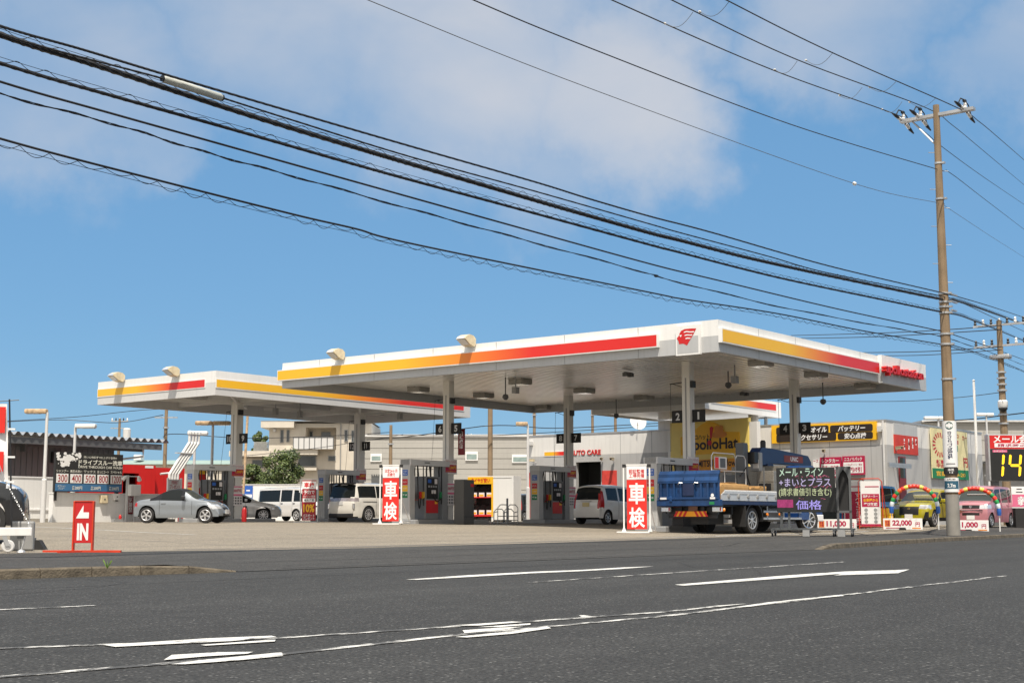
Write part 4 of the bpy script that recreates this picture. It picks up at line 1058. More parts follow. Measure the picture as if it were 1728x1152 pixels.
def make_car(name, label, X, Y, heading, sp, group=None):
    r = thing(name, label, sp.get('cat', 'car'), (X, Y, gz(X, Y)), R(heading), group)
    L, Wd, top, belt = sp['L'], sp['W'], sp['top'], sp['belt']
    xr, xf, Rw = sp['xr'], sp['xf'], sp['Rw']
    sill = sp.get('sill', .2)
    # stations along the top outline
    st = []
    for (a, c), (d, e) in zip(top, top[1:]):
        n = max(1, int(math.hypot(d - a, e - c) / .05))
        for i in range(n): st.append((a + (d - a) * i / n, c + (e - c) * i / n))
    st.append(top[-1])
    # light smoothing of the outline
    for _ in range(sp.get('smooth', 3)):
        st = [st[0]] + [((p[0] + 2 * q[0] + s[0]) / 4, (p[1] + 2 * q[1] + s[1]) / 4) for p, q, s in zip(st, st[1:], st[2:])] + [st[-1]]
    Ra = Rw + .065
    NS, NG, NRF = 11, 7, 7
    def halfw(x):
        d = min(x, L - x); k = max(0, 1 - d / .55)
        return Wd / 2 * (1 - .11 * k * k)
    def section(x, zr):
        w = halfw(x)
        zb = sill + (.05 if (x < .25 or x > L - .25) else 0)
        arch = zb
        for xc in (xr, xf):
            if abs(x - xc) < Ra: arch = max(arch, Rw + math.sqrt(Ra * Ra - (x - xc) ** 2) - .0)
        zr = max(zr, zb + .03)
        zw = max(zb + .015, min(lerp_poly(belt, x), zr - min(.05, .4 * (zr - zb))))
        za = min(arch, zw - .01)
        bt = max(zb, min(arch, zr - .02))
        g = max(0, zr - zw)
        wr = .955 * w - sp.get('tumble', .28) * max(0, g - .05)
        e = min(.06, .25 * g) + .0
        P = [(0, min(bt, zw - .005), 'b'), (.5 * w, min(bt, zw - .005), 'b'), (.84 * w, min(bt, zw - .005), 'b')]
        for k in range(NS):
            t = k / (NS - 1); z = za + (zw - za) * t
            tt = (z - sill) / max(zw - sill, .05)
            y = w * (1 - .05 * (1 - tt) ** 2 - .035 * tt ** 3 + .006 * math.sin(3.0 * math.pi * tt))
            if abs(x - xr) < Ra + .05 or abs(x - xf) < Ra + .05: y += .012 * (1 if z < Rw + Ra + .06 else 0)
            P.append((y, z, 's'))
        for k in range(1, NG + 1):
            t = k / NG; y = .965 * w + (wr - .965 * w) * (t ** 1.25); z = zw + (zr - e - zw) * t
            P.append((y, z, 'g'))
        for k in range(1, NRF + 1):
            y = wr * (1 - k / NRF); z = zr - e * (y / max(wr, .01)) ** 2.2
            P.append((y, z, 'r'))
        return P
    secs = [section(x, z) for x, z in st]
    bow_f, bow_r = sp.get('bow', (.14, .07))
    def defx(x, y, z):
        q = (abs(y) / (Wd / 2)) ** 2.4
        return x - bow_f * q * sstep((x - (L - .75)) / .75) + bow_r * q * sstep((.6 - x) / .6) - L / 2
    n = len(secs[0]); parts = {}
    side = sp['side']; ws = sp['ws']; rw = sp.get('rw'); hl = sp['hl']; gr = sp.get('grille', []); tl = sp['tl']
    def classify(zone, x, y, z, zr):
        w = halfw(x); ay = abs(y)
        if zone == 'b': return 'underbody'
        if x > L - hl[3] and hl[0] < z < hl[1] and ay > hl[2] * w - (L - x) * .0: return 'headlight'
        if x < tl[3] and tl[0] < z < tl[1] and ay > tl[2] * w: return 'tail_light'
        if zone in 'rs' or zone == 'g':
            if x > L - .5:
                for (z0, z1, ym, nm) in gr:
                    if z0 < z < z1 and ay < ym * w and x > L - .33: return nm
        if zone == 'r':
            g = zr - lerp_poly(belt, x)
            if ws[0] < x < ws[1] and g > .03: return 'windscreen'
            if rw and rw[0] <= x < rw[1] and rw[2] < z < rw[3]: return 'rear_window'
        if zone == 'g':
            zw = lerp_poly(belt, x)
            for (xa, xb) in side:
                if xa < x < xb and z > zw + .015 and z < zr - sp.get('roofrail', .09): return 'side_window'
        if sp.get('soft') and zone in 'gr' and sp['soft'][0] < x < sp['soft'][1] and zr > lerp_poly(belt, x) + .06: return 'soft_top'
        if zone == 's' and z < sp.get('clad', 0): return 'cladding'
        return 'body'
    V = {}
    def vid(part, i, j, sgn):
        d = parts.setdefault(part, ({}, [], []))
        key = (i, j, sgn if 0 < j < n - 1 else 0)
        if key not in d[0]:
            x = st[i][0]; y, z, _ = secs[i][j]; y *= sgn
            d[0][key] = len(d[1]); d[1].append((defx(x, y, z), -y, z))
        return d[0][key]
    for i in range(len(st) - 1):
        for j in range(n - 1):
            zone = secs[i][j + 1][2]
            if zone == 's' and secs[i][j][2] == 'b': zone = 'b'
            x = (st[i][0] + st[i + 1][0]) / 2
            y = (secs[i][j][0] + secs[i][j + 1][0] + secs[i + 1][j][0] + secs[i + 1][j + 1][0]) / 4
            z = (secs[i][j][1] + secs[i][j + 1][1] + secs[i + 1][j][1] + secs[i + 1][j + 1][1]) / 4
            nm = classify(zone, x, y, z, (st[i][1] + st[i + 1][1]) / 2)
            for sgn in (1, -1):
                f = [vid(nm, i, j, sgn), vid(nm, i, j + 1, sgn), vid(nm, i + 1, j + 1, sgn), vid(nm, i + 1, j, sgn)]
                parts[nm][2].append(f if sgn > 0 else f[::-1])
    pm = {'body': sp['paint'], 'underbody': M['blackm'], 'windscreen': M['glassl'], 'rear_window': M['glass'], 'side_window': M['glass'], 'headlight': M['lampglass'],
          'tail_light': sp.get('tlm', M['redlamp']), 'grille': M['black'], 'air_intake': M['black'], 'chrome_grille': M['chrome'], 'soft_top': mat('soft_top_cloth', (.022, .023, .028), .9, var=.15, scale=6, spec=.15), 'cladding': M['black']}
    body = None
    for nm in ['body'] + [k for k in parts if k != 'body']:
        if nm not in parts: continue
        vs, fs = parts[nm][1], parts[nm][2]
        me = bpy.data.meshes.new(nm); me.from_pydata(vs, [], fs)
        bm = bmesh.new(); bm.from_mesh(me); bmesh.ops.remove_doubles(bm, verts=bm.verts[:], dist=.0015); bmesh.ops.dissolve_degenerate(bm, edges=bm.edges[:], dist=.001)
        if nm in ('headlight', 'tail_light', 'side_window') :
            # one object per side
            lists = [[f for f in bm.faces if f.calc_center_median().y > 0], [f for f in bm.faces if f.calc_center_median().y <= 0]]
        else: lists = [bm.faces[:]]
        for fl in lists:
            if not fl: continue
            idx = {}; vv = []; ff = []
            for f in fl:
                q = []
                for v in f.verts:
                    if v.index not in idx: idx[v.index] = len(vv); vv.append(tuple(v.co))
                    q.append(idx[v.index])
                ff.append(q)
            m2 = bpy.data.meshes.new(nm); m2.from_pydata(vv, [], ff); m2.materials.append(pm[nm])
            for p in m2.polygons: p.use_smooth = True
            m2.set_sharp_from_angle(angle=.75)
            o = bpy.data.objects.new(nm, m2); COL.objects.link(o); o.parent = r
            if nm == 'body': body = o
        bm.free(); bpy.data.meshes.remove(me)
    # door seams following the flank
    def flank(x, z, s, off=.004):
        P = section(x, lerp_poly([p for p in st], x) if False else max(q[1] for q in st if abs(q[0] - x) < .06))
        P = [p for p in P if p[2] in 'sg']; 
        for a, c in zip(P, P[1:]):
            if a[1] <= z <= c[1] and c[1] > a[1]:
                y = a[0] + (c[0] - a[0]) * (z - a[1]) / (c[1] - a[1]); return (defx(x, y, z), s * (y + off), z)
        return (defx(x, P[0][0], z), s * (P[0][0] + off), z)
    sm = MB()
    for x in sp.get('seams', []):
        zw = lerp_poly(belt, x)
        for s in (1, -1): sm.tube([flank(x, .30 + (zw - .30) * k / 8, s, .001) for k in range(9)], .006, 5)
    if sm.v: sm.build('door_seam', M['blackm'], body)
    for x in sp.get('handles', []):
        zh = lerp_poly(belt, x) - .10
        for s in (1, -1):
            p = flank(x, zh, s, .012); MB().bbox(p[0] - .09, p[0] + .09, p[1] - .018, p[1] + .018, zh - .018, zh + .018, .01).build('door_handle', sp.get('handle', sp['paint']), r)
    mx_ = sp.get('mirror')
    if mx_:
        for s in (1, -1):
            p = flank(mx_, lerp_poly(belt, mx_) + .04, s, 0); b = MB()
            b.bbox(p[0] - .06, p[0] + .07, p[1] + (0.03 if s > 0 else -.22), p[1] + (.22 if s > 0 else -.03), p[2], p[2] + .15, .04).box(p[0] - .02, p[0] + .03, p[1] - .06, p[1] + .06, p[2] + .01, p[2] + .05)
            b.build('side_mirror', sp.get('mirm', sp['paint']), r)
    for fr, z in ((1, sp.get('plate_f')), (0, sp.get('plate_r'))):
        if z is None: continue
        xe_ = max(q[0] for q in st if q[1] >= z - .03) if fr else min(q[0] for q in st if q[1] >= z - .03)
        x = (xe_ - L / 2) + (.012 if fr else -.012)
        p = MB().box(x - .012, x + .012, -.165, .165, z - .083, z + .083).build('number_plate', sp.get('platem', M['white2']), r)
    if sp.get('badge'):
        x = max(q[0] for q in st if q[1] >= sp['badge']) - L / 2 + .01
        MB().lathe([(.06, 0), (.06, .015)], (x, 0, sp['badge']), 'x', 12).build('badge', M['chrome'], r)
    for wx in sp.get('wiper', []):
        pass
    tw = Wd / 2 - .11
    for x in (xr, xf):
        for s in (1, -1): wheel_parts(r, x - L / 2, s * tw, Rw, .2, sp.get('spokes', 5), s, sp.get('rim', 'alloy'))
    if sp.get('extra'): sp['extra'](r, sp)
    return r
def paint(name, col, metal=.0, rough=.32): return mat(name, col, rough, metal=metal, var=.03, coat=1.0)
silver = paint('silver_paint', (.27, .30, .335), .5, .34)
white_p = paint('pearl_white', (.74, .72, .67))
kei_white = paint('plain_white', (.72, .71, .69))
yellow_p = paint('lime_yellow_paint', hexc('b0a512'), .25)
pink_p = paint('dusty_pink_paint', hexc('bf7f88'), .2)
blue_p = paint('sky_blue_paint', hexc('2a86c8'), .2)
grey_p = paint('dark_grey_paint_car', hexc('3a3d42'), .5)
black_p = paint('black_car_paint', hexc('1c2024'), .3)

copen = dict(L=3.395, W=1.475, paint=silver, xr=.56, xf=2.79, Rw=.29, spokes=5, sill=.19, tumble=.42,
    top=[(0.02, .24), (0, .45), (.02, .66), (.08, .80), (.3, .87), (.62, .90), (.8, .95), (1.05, 1.13), (1.3, 1.235), (1.55, 1.275), (1.8, 1.265), (1.98, 1.20), (2.2, 1.05), (2.42, .89), (2.55, .865), (2.8, .83), (3.05, .75), (3.22, .66), (3.33, .55), (3.39, .42), (3.38, .24)],
    belt=[(0, .72), (.5, .80), (1.0, .83), (2.3, .80), (2.8, .74), (3.3, .6)], side=[(1.12, 1.86)], ws=(1.97, 2.45), soft=(.7, 1.98), roofrail=.07,
    hl=(.52, .68, .50, .42), tl=(.60, .74, .62, .16), grille=[(.50, .60, .42, 'grille'), (.26, .36, .5, 'air_intake')], seams=[1.05, 2.28], handles=[1.2], mirror=1.98, mirm=M['black'], plate_f=.42, plate_r=.5, platem=M['lgrey'], badge=.66)
def copen_extra(r, sp):
    for s in (1, -1):
        b = MB(); b.T = Matrix.Translation((1.50, s * .56, .36)); b.prism([(-.12, -.12 * 0 - .1), (.10, -.1), (-.08, .16)], -.02, .02, 'y'); b.build('fog_lamp_vent', M['black'], r)
copen['extra'] = copen_extra
make_car('convertible_car', 'silver two-seat convertible with black soft top, in front of the left canopy', *W(309, 873, 50.5).to_2d(), -59, copen)

sedan = dict(L=4.75, W=1.8, paint=paint('bright_silver_paint', (.66, .66, .66), .3, .3), xr=.95, xf=3.80, Rw=.33, spokes=10, sill=.2, tumble=.5,
    top=[(.02, .26), (0, .6), (.02, .85), (.1, .98), (.8, 1.05), (1.3, 1.32), (1.7, 1.43), (2.3, 1.45), (2.8, 1.38), (3.45, 1.04), (3.6, .98), (4.3, .85), (4.6, .74), (4.74, .55), (4.74, .26)],
    belt=[(0, .85), (1.0, .95), (3.4, .9), (4.6, .7)], side=[(1.2, 1.95), (2.0, 2.75), (2.8, 3.2)], ws=(2.85, 3.5), rw=(.85, 1.4, 1.0, 1.5), hl=(.6, .76, .55, .5), tl=(.7, .88, .5, .25),
    grille=[(.45, .68, .4, 'grille')], seams=[2.0, 2.95], handles=[2.1, 1.3], mirror=2.95, plate_r=.7)
make_car('silver_sedan', 'silver saloon with its nose showing behind the column marked 9', *W(392, 873, 66).to_2d(), -38, sedan)

hiace = dict(L=4.7, W=1.7, paint=kei_white, xr=.95, xf=3.55, Rw=.33, spokes=6, rim='lgrey', sill=.28, tumble=.1, cat='van', smooth=2,
    top=[(.02, .35), (0, .9), (.06, 1.75), (.14, 1.92), (.4, 1.96), (2.5, 1.98), (3.6, 1.95), (3.9, 1.86), (4.42, 1.15), (4.5, 1.05), (4.65, .85), (4.7, .6), (4.69, .35)],
    belt=[(0, 1.12), (4.3, 1.12), (4.6, .8)], side=[(.18, 2.1), (2.2, 3.15), (3.28, 4.2)], ws=(3.88, 4.45), rw=(0, .12, 1.15, 1.8), hl=(.75, .98, .5, .3), tl=(.7, 1.1, .82, .1), roofrail=.22,
    grille=[(.78, .9, .45, 'grille')], seams=[2.15, 3.2, 4.15], handles=[2.3, 3.35], handle=M['black'], mirror=4.1, mirm=M['black'])
make_car('delivery_van', 'white one-box van parked behind the red discount stand, left of the white minivan', *W(494, 873, 80).to_2d(), -91, hiace)

elg = dict(L=4.945, W=1.85, paint=white_p, xr=.95, xf=3.95, Rw=.35, spokes=10, sill=.2, tumble=.2, cat='minivan', clad=.0,
    top=[(.06, .25), (0, .5), (0, .8), (.04, 1.05), (.14, 1.4), (.2, 1.68), (.24, 1.76), (.5, 1.80), (2, 1.815), (3.0, 1.78), (3.35, 1.66), (4.0, 1.18), (4.15, 1.1), (4.7, .98), (4.88, .8), (4.93, .5), (4.93, .25)],
    belt=[(0, 1.10), (1, 1.12), (3.9, 1.05), (4.8, .85)], side=[(.3, 1.45), (1.52, 2.6), (2.68, 3.75)], ws=(3.3, 4.05), rw=(0, .26, 1.12, 1.70), hl=(.75, .95, .5, .45), tl=(.93, 1.10, .0, .3), tlm=mat('clear_tail_lamp', (.45, .40, .41), .15, metal=.4, var=.3, scale=9), roofrail=.13,
    grille=[(.55, .9, .55, 'grille')], seams=[1.48, 2.64], handles=[2.5, 2.8], mirror=3.6, plate_r=.86, platem=M['lgrey'])
def elg_extra(r, sp):
    MB().bbox(-2.46, -2.2, -.78, .78, .2, .40, .05).build('rear_diffuser', M['black'], r)
    MB().bbox(-2.42, -2.16, -.72, .72, 1.74, 1.80, .02).build('roof_spoiler', M['black'], r)
    for s in (1, -1):
        MB().bbox(-2.455, -2.36, s * .80 - .05, s * .80 + .05, .58, .86, .03).build('reflector', M['chrome'], r)
    MB().box(-1.9, -1.0, -.925, -.915, .93, .945).box(-1.9, -1.0, .915, .925, .93, .945).build('slide_rail', M['dgrey'], r)
elg['extra'] = elg_extra
q = W(598, 873, 62.3); make_car('minivan', 'pearl white minivan with dark glass and clear tail lamps, seen from behind at plate 11', q.x + 2.47, q.y + .92, 0, elg)

move = dict(L=3.395, W=1.475, paint=kei_white, xr=.55, xf=2.92, Rw=.275, spokes=7, sill=.2, tumble=.2, cat='small car',
    top=[(.03, .26), (0, .45), (.0, .8), (.06, 1.0), (.16, 1.4), (.22, 1.53), (.34, 1.59), (.8, 1.62), (1.5, 1.63), (2.2, 1.58), (2.42, 1.48), (2.85, 1.08), (2.95, 1.02), (3.2, .92), (3.35, .7), (3.39, .5), (3.38, .26)],
    belt=[(0, .98), (.6, .98), (2.7, .9), (3.2, .8)], side=[(.5, 1.3), (1.38, 2.2), (2.26, 2.6)], ws=(2.3, 2.9), rw=(0, .24, 1.0, 1.55), hl=(.66, .86, .5, .4), tl=(.66, 1.36, .82, .26), roofrail=.12,
    grille=[(.6, .72, .4, 'grille')], seams=[1.34, 2.3], handles=[.75, 1.5], mirror=2.4, plate_r=.80, platem=mat('kei_plate', hexc('c9b98a'), .5, var=.05))
def move_extra(r, sp):
    MB().tube([(-1.66, .3, 1.02), (-1.64, -.05, 1.06)], .012, 5).build('rear_wiper', M['black'], r)
    MB().box(-1.72, -1.66, -.25, .25, .93, .96).build('tailgate_handle', M['lgrey'], r)
move['extra'] = move_extra
q = W(1014, 873, 55.0); make_car('small_car', 'small boxy white car with tall red tail lamps, seen from behind at plate 7', q.x + 1.7, q.y + .74, 0, move)

rocky = dict(L=3.995, W=1.695, paint=yellow_p, xr=.75, xf=3.26, Rw=.335, spokes=5, sill=.24, tumble=.28, cat='sport utility', clad=.42,
    top=[(.05, .3), (0, .6), (0, .95), (.1, 1.12), (.36, 1.48), (.55, 1.56), (1.5, 1.62), (2.1, 1.57), (2.35, 1.48), (2.9, 1.12), (3.02, 1.06), (3.6, 1.0), (3.82, .93), (3.95, .80), (3.99, .55), (3.97, .26)],
    belt=[(0, 1.02), (.5, 1.02), (2.8, .97), (3.7, .85)], side=[(.55, 1.35), (1.42, 2.25), (2.3, 2.7)], ws=(2.32, 2.97), rw=(.1, .4, 1.1, 1.5), hl=(.76, .90, .56, .42), tl=(.85, 1.05, .5, .2), roofrail=.13,
    grille=[(.50, .82, .52, 'grille')], seams=[1.4, 2.4], handles=[.8, 1.55], mirror=2.5, plate_f=.44, badge=.76)
def rocky_extra(r, sp):
    for s in (1, -1):
        b = MB(); b.prism([(s * .58, .3), (s * .8, .34), (s * .8, .62), (s * .7, .62)] if s > 0 else [(s * .58, .3), (s * .7, .62), (s * .8, .62), (s * .8, .34)], 1.83, 1.935, 'x'); b.build('bumper_vent', M['black'], r)
    b = MB(); b.T = Matrix.Translation((.86, .3, 1.24)) @ Matrix.Rotation(R(34), 4, 'Y'); b.box(-.0, .012, -.5, .3, -.16, .12); b.build('windscreen_card', M['white2'], r)
    b = MB(); b.T = Matrix.Translation((.86, .3, 1.24)) @ Matrix.Rotation(R(34), 4, 'Y'); b.text('22,000円', -.1, 0, 0, .7, .16, .03); b.v = [(v[0] + .0, v[1], v[2]) for v in b.v]; 
rocky['extra'] = rocky_extra
q = W(1567, 873, 56); make_car('suv', 'lime yellow compact SUV with black grille, under the left balloon arch', q.x + 2.0, q.y + .85, 180, rocky)

tanto = dict(L=3.395, W=1.475, paint=pink_p, xr=.5, xf=2.95, Rw=.275, spokes=8, sill=.2, tumble=.1, cat='small car',
    top=[(.03, .26), (0, .6), (0, 1.0), (.06, 1.55), (.14, 1.68), (.3, 1.73), (1.4, 1.755), (2.2, 1.72), (2.42, 1.63), (2.82, 1.14), (2.92, 1.08), (3.2, 1.02), (3.33, .92), (3.38, .65), (3.37, .26)],
    belt=[(0, 1.04), (2.8, 1.0), (3.2, .9)], side=[(.15, .75), (.82, 1.6), (1.68, 2.35), (2.42, 2.62)], ws=(2.4, 2.9), rw=(0, .1, 1.06, 1.65), hl=(.76, .92, .60, .4), tl=(.8, 1.2, .84, .15), roofrail=.13,
    grille=[(.76, .91, .58, 'grille'), (.50, .60, .55, 'air_intake')], seams=[.8, 1.64], handles=[.95, 1.8], mirror=2.55, mirm=M['black'], plate_f=.40, badge=.84)
def tanto_extra(r, sp):
    b = MB(); b.T = Matrix.Translation((.93, .1, 1.3)) @ Matrix.Rotation(R(40), 4, 'Y'); b.box(-.0, .012, -.45, .35, -.18, .1); b.build('windscreen_card', M['white2'], r)
    MB().box(1.60, 1.69, -.5, .5, .70, .725).build('chrome_trim', M['chrome'], r)
tanto['extra'] = tanto_extra
q = W(1668, 873, 56); make_car('small_car', 'dusty pink tall boxy car under the right balloon arch, beside the utility pole', q.x + 1.7, q.y + .74, 180, tanto)
blue = dict(tanto); blue['paint'] = blue_p; blue['extra'] = lambda r, sp: MB().box(1.60, 1.69, -.5, .5, .70, .725).build('chrome_trim', M['chrome'], r)
make_car('small_car', 'sky blue small car mostly hidden behind the black LED message board', 54.5, 23.7, 180, blue)
dk = dict(move); dk['paint'] = grey_p; dk.pop('extra')
q = W(889, 873, 82); make_car('small_car', 'dark grey car glimpsed between the tyre stand and the pump at plate 7', q.x, q.y, 0, dk)
off = dict(rocky); off.update(paint=black_p, L=4.4, xf=3.6, xr=.9, W=1.85, Rw=.38, clad=.75, sill=.3,
    top=[(.05, .35), (0, .7), (0, 1.0), (.1, 1.4), (.36, 1.68), (.55, 1.74), (1.5, 1.8), (2.2, 1.76), (2.45, 1.66), (3.0, 1.28), (3.12, 1.22), (3.9, 1.14), (4.2, 1.04), (4.35, .90), (4.39, .6), (4.37, .35)],
    belt=[(0, 1.15), (.5, 1.15), (2.9, 1.1), (4.0, .98)], ws=(2.42, 3.07), hl=(.99, 1.09, .5, .42), tl=(.85, 1.05, .5, .2)); off.pop('extra'); off.pop('badge')
q = W(38, 873, 26.5); make_car('suv', 'black off-roader at the left edge, only its front wing and headlight in view', q.x - 1.75, q.y + 1.1, -32, off)

# ---------------------------------------------------------------- crane truck
TX, TY = 38.35, 22.78
tr = thing('crane_truck', 'flatbed crane truck with blue tailgate parked by pump 1', 'truck', (TX, TY, gz(40, 22.5)))
HW = 1.12
tg = MB(); tg.bbox(0, .09, -HW, HW, .95, 1.93, .015)
for k in range(9):
    if k in (4,): continue
    yy = -HW + .12 + k * (2 * HW - .24) / 8; tg.box(-.05, 0, yy - .035, yy + .035, 1.15, 1.65)
tg.box(-.06, .0, -HW, HW, 1.1, 1.17).box(-.06, 0, -HW, HW, 1.62, 1.68)
tgo = tg.build('tailgate', M['truckblue'], tr)
b = MB()
for (a, c) in ((-HW, -.28), (-.26, .14), (.16, HW)): b.prism([(-.06, 1.69), (.1, 2.02), (.14, 2.02), (.02, 1.69)], a, c, 'y')
b.build('tailgate_flap', M['truckblue'], tgo)
b = MB(); b.bbox(-.04, .14, -HW - .06, HW + .06, .88, 1.09, .02).build('rear_crossmember', M['truckblue'], tr)
MB().box(-.08, -.06, -.26, .16, 1.22, 1.6).build('tailgate_centre_plate', M['navy'], tgo)
for yy in (-.32, .26): MB().tube([(-.07, yy - .09, 1.62), (-.12, yy, 1.63), (-.07, yy + .07, 1.58)], .018, 6).build('latch_handle', M['steel'], tgo)
for yy, w_ in ((.9, .24), (-.93, .18)): MB().box(-.065, -.06, yy - w_ / 2, yy + w_ / 2, 1.10, 1.165).build('maker_label', M['white2'], tgo)
MB().box(-.048, -.042, -.98, -.8, .93, 1.02).build('green_sticker', M['green'], tgo)
b = MB(); b.tube([(-.07, -.93, 1.22), (-.072, -.93, 1.22)], .06, 8).build('round_sticker', M['white2'], tgo)
MB().bbox(-.07, -.01, .58, .68, 1.02, 1.2, .02).build('hinge_strap', M['truckblue'], tgo)
# hazard bar, lamps, plate
hz = MB().box(.12, .16, -.58, .55, .55, .72).build('hazard_bar', mat('hazard_amber', hexc('f0a21c'), .4, var=.03), tr)
b = MB()
for k in range(-3, 4):
    if k == 0: continue
    s = 1 if k > 0 else -1
    c_ = -.015 + k * .165
    b.poly([(.117, c_ - .045, .72), (.117, c_ + .045, .72), (.117, c_ + .045 + s * .10, .55), (.117, c_ - .045 + s * .10, .55)])
b.build('hazard_stripe', M['red'], hz)
for yy, nm in ((.92, 1), (-.98, 1)):
    o = MB().bbox(.1, .2, yy - .17, yy + .17, .70, .86, .02).build('tail_light', M['lampglass'], tr)
    MB().box(.12, .22, yy - .18, yy + .18, .865, .93).build('lamp_hood', M['black'], o)
    MB().box(.096, .1, yy - .16, yy - .11, .73, .84).build('red_reflector', M['redlamp'], o)
MB().box(.2, .22, -.22, .12, .73, .90).build('number_plate', mat('plate_brown', hexc('8a6450'), .6), tr)
MB().lathe([(.03, 0), (.06, .03), (.03, .07)], (.24, -1.14, .76), 'x', 10).build('marker_lamp', M['amber'], tr)
b = MB()
for yy in (-.42, .42): b.box(.2, 7.2, yy - .05, yy + .05, .62, .86)
b.box(.5, 5.2, -.9, .9, .87, .95)
for x_ in (.3, 1.2, 3.2, 4.5): b.box(x_, x_ + .1, -.9, .9, .62, .86)
b.box(.25, .3, -.9, .9, .5, .6).build('chassis', M['black'], tr)
MB().box(.3, 1.3, -.55, .1, .3, .66).build('spare_carrier', M['blackm'], tr)
# bed and drop sides
MB().box(.14, 4.75, -HW, HW, .98, 1.05).build('bed_floor', M['navy'], tr)
for s in (-1, 1):
    b = MB(); b.prism([(s * HW, 1.06), (s * (HW + .05), 1.06), (s * (HW + .05), 1.36), (s * (HW + .0), 1.40), (s * HW, 1.38)] if s > 0 else [(s * HW, 1.06), (s * HW, 1.38), (s * HW, 1.40), (s * (HW + .05), 1.36), (s * (HW + .05), 1.06)], .35, 4.75, 'x')
    b.prism([(.12, 1.06), (.35, 1.06), (.35, 1.36), (.12, 1.24)], min(s * HW, s * (HW + .05)), max(s * HW, s * (HW + .05)), 'y')
    o = b.build('drop_side', M['alu'], tr)
    b = MB(); b.box(.14, 4.75, min(s * HW, s * (HW + .04)), max(s * HW, s * (HW + .04)), .93, 1.055).build('side_rail', M['navy'], o)
    for k in range(7):
        x_ = .55 + k * .65; MB().lathe([(.075, 0), (.075, s * .02), (.04, s * .03)], (x_, s * (HW + .05), 1.2), 'y', 12).build('lashing_ring', M['mgrey'], o)
    MB().box(.14, 4.75, min(s * (HW + .05), s * (HW + .06)), max(s * (HW + .05), s * (HW + .06)), 1.265, 1.28).build('side_groove', M['mgrey'], o)
# cab
cabp = [(5.75, .45), (5.75, 2.2), (5.9, 2.34), (6.9, 2.36), (7.2, 2.28), (7.62, 1.5), (7.66, .95), (7.62, .42)]
b = MB(); b.prism(cabp, -1.04, 1.04, 'y'); cab = b.build('cab', mat('cab_blue', hexc('173a72'), .35, var=.1, coat=.5), tr)
for s in (-1, 1):
    b = MB(); b.prism([(6.25, 1.5), (6.3, 2.2), (7.05, 2.2), (7.38, 1.5)], s * 1.045 - .004, s * 1.045 + .004, 'y'); b.build('door_window', M['glass'], cab)
    b = MB(); b.bbox(6.98, 7.02, s * 1.15 - .12, s * 1.15 + .12, 1.7, 2.1, .02).tube([(7.2, s * 1.04, 2.2), (7.05, s * 1.15, 2.1)], .02, 5); b.build('wing_mirror', M['black'], cab)
    MB().bbox(7.1, 7.16, s * 1.06 - .03, s * 1.06 + .03, .78, .88, .01).build('side_marker', M['amber'], cab)
b = MB(); b.add([(7.27, -.9, 2.2), (7.27, .9, 2.2), (7.625, .9, 1.55), (7.625, -.9, 1.55)], [(0, 1, 2, 3)]); b.build('windscreen', M['glass'], cab)
MB().bbox(7.2, 7.7, -1.06, 1.06, .38, .62, .03).build('bumper', M['white2'], cab)
# crane
cr = MB(); cr.bbox(4.95, 5.6, -.6, .6, .95, 1.5, .03).bbox(5.05, 5.5, -.25, .25, 1.5, 2.4, .03).build('crane_column', M['navy'], tr)
b = MB(); b.prism([(4.55, 2.35), (4.5, 2.75), (4.75, 2.95), (5.4, 2.95), (8.35, 2.78), (8.6, 2.55), (8.6, 2.2), (8.4, 2.2), (8.35, 2.42), (5.3, 2.42), (5.2, 2.35)], -.2, .2, 'y'); bo = b.build('crane_boom', mat('boom_navy', hexc('1b2f58'), .35, var=.12), tr)
MB().box(6.4, 7.9, -.206, -.2, 2.5, 2.74).build('boom_decal', mat('decal_red', hexc('8e3a2a'), .5, var=.3, scale=6), bo)
MB().text('UNIC', 7.2, -.21, 2.62, .6, .16, .03).build('lettering', M['white2'], bo)
MB().lathe([(.1, 0), (.1, .22), (.06, .28)], (5.2, 0, 2.95), 'z', 10).build('boom_cap', M['black'], bo)
tp = mat('tread_plate', hexc('9a958c'), .4, metal=.5, var=.25, scale=30, bump=.6, bscale=30)
MB().bbox(4.0, 4.75, -1.0, -.35, 1.72, 2.1, .02).box(4.0, 4.75, -1.0, -.35, 1.4, 1.72).build('tool_box', tp, tr)
MB().box(4.8, 4.84, -1.05, 1.05, 1.05, 2.3).build('headboard', tp, tr)
MB().box(3.98, 4.0, -.9, -.45, 1.45, 1.68).build('dark_recess', M['black'], tr)
MB().bbox(4.05, 4.3, -.45, -.1, 2.1, 2.75, .03).build('control_cabinet', M['mgrey'], tr)
MB().box(3.2, 3.5, -.3, -.0, 1.05, 3.05).box(3.5, 3.62, -.25, -.05, 1.05, 3.0).build('mast', M['dgrey'], tr)
MB().bbox(3.6, 3.9, -.5, -.1, 2.35, 2.75, .03).build('work_lamp', M['black'], tr)
MB().bbox(2.7, 3.15, -.35, .25, 1.05, 1.95, .03).build('hydraulic_unit', M['dgrey'], tr)
MB().tube([(2.75, -.4, 1.9), (3.0, -.5, 2.2), (3.3, -.35, 2.0), (3.5, -.4, 1.5)], .025, 6).build('hydraulic_hose', M['black'], tr)
MB().bbox(3.72, 3.98, -1.0, -.4, 1.06, 1.4, .03).box(4.0, 4.75, -1.0, -.35, 1.06, 1.38).build('black_locker', M['blackm'], tr)
MB().tube([(3.4, -.95, 1.06), (3.4, -.95, 2.2)], .03, 6).build('stake_post', M['dgrey'], tr)
MB().bbox(4.03, 4.1, -.42, -.2, 2.2, 2.5, .01).build('gauge_panel', M['white2'], tr)
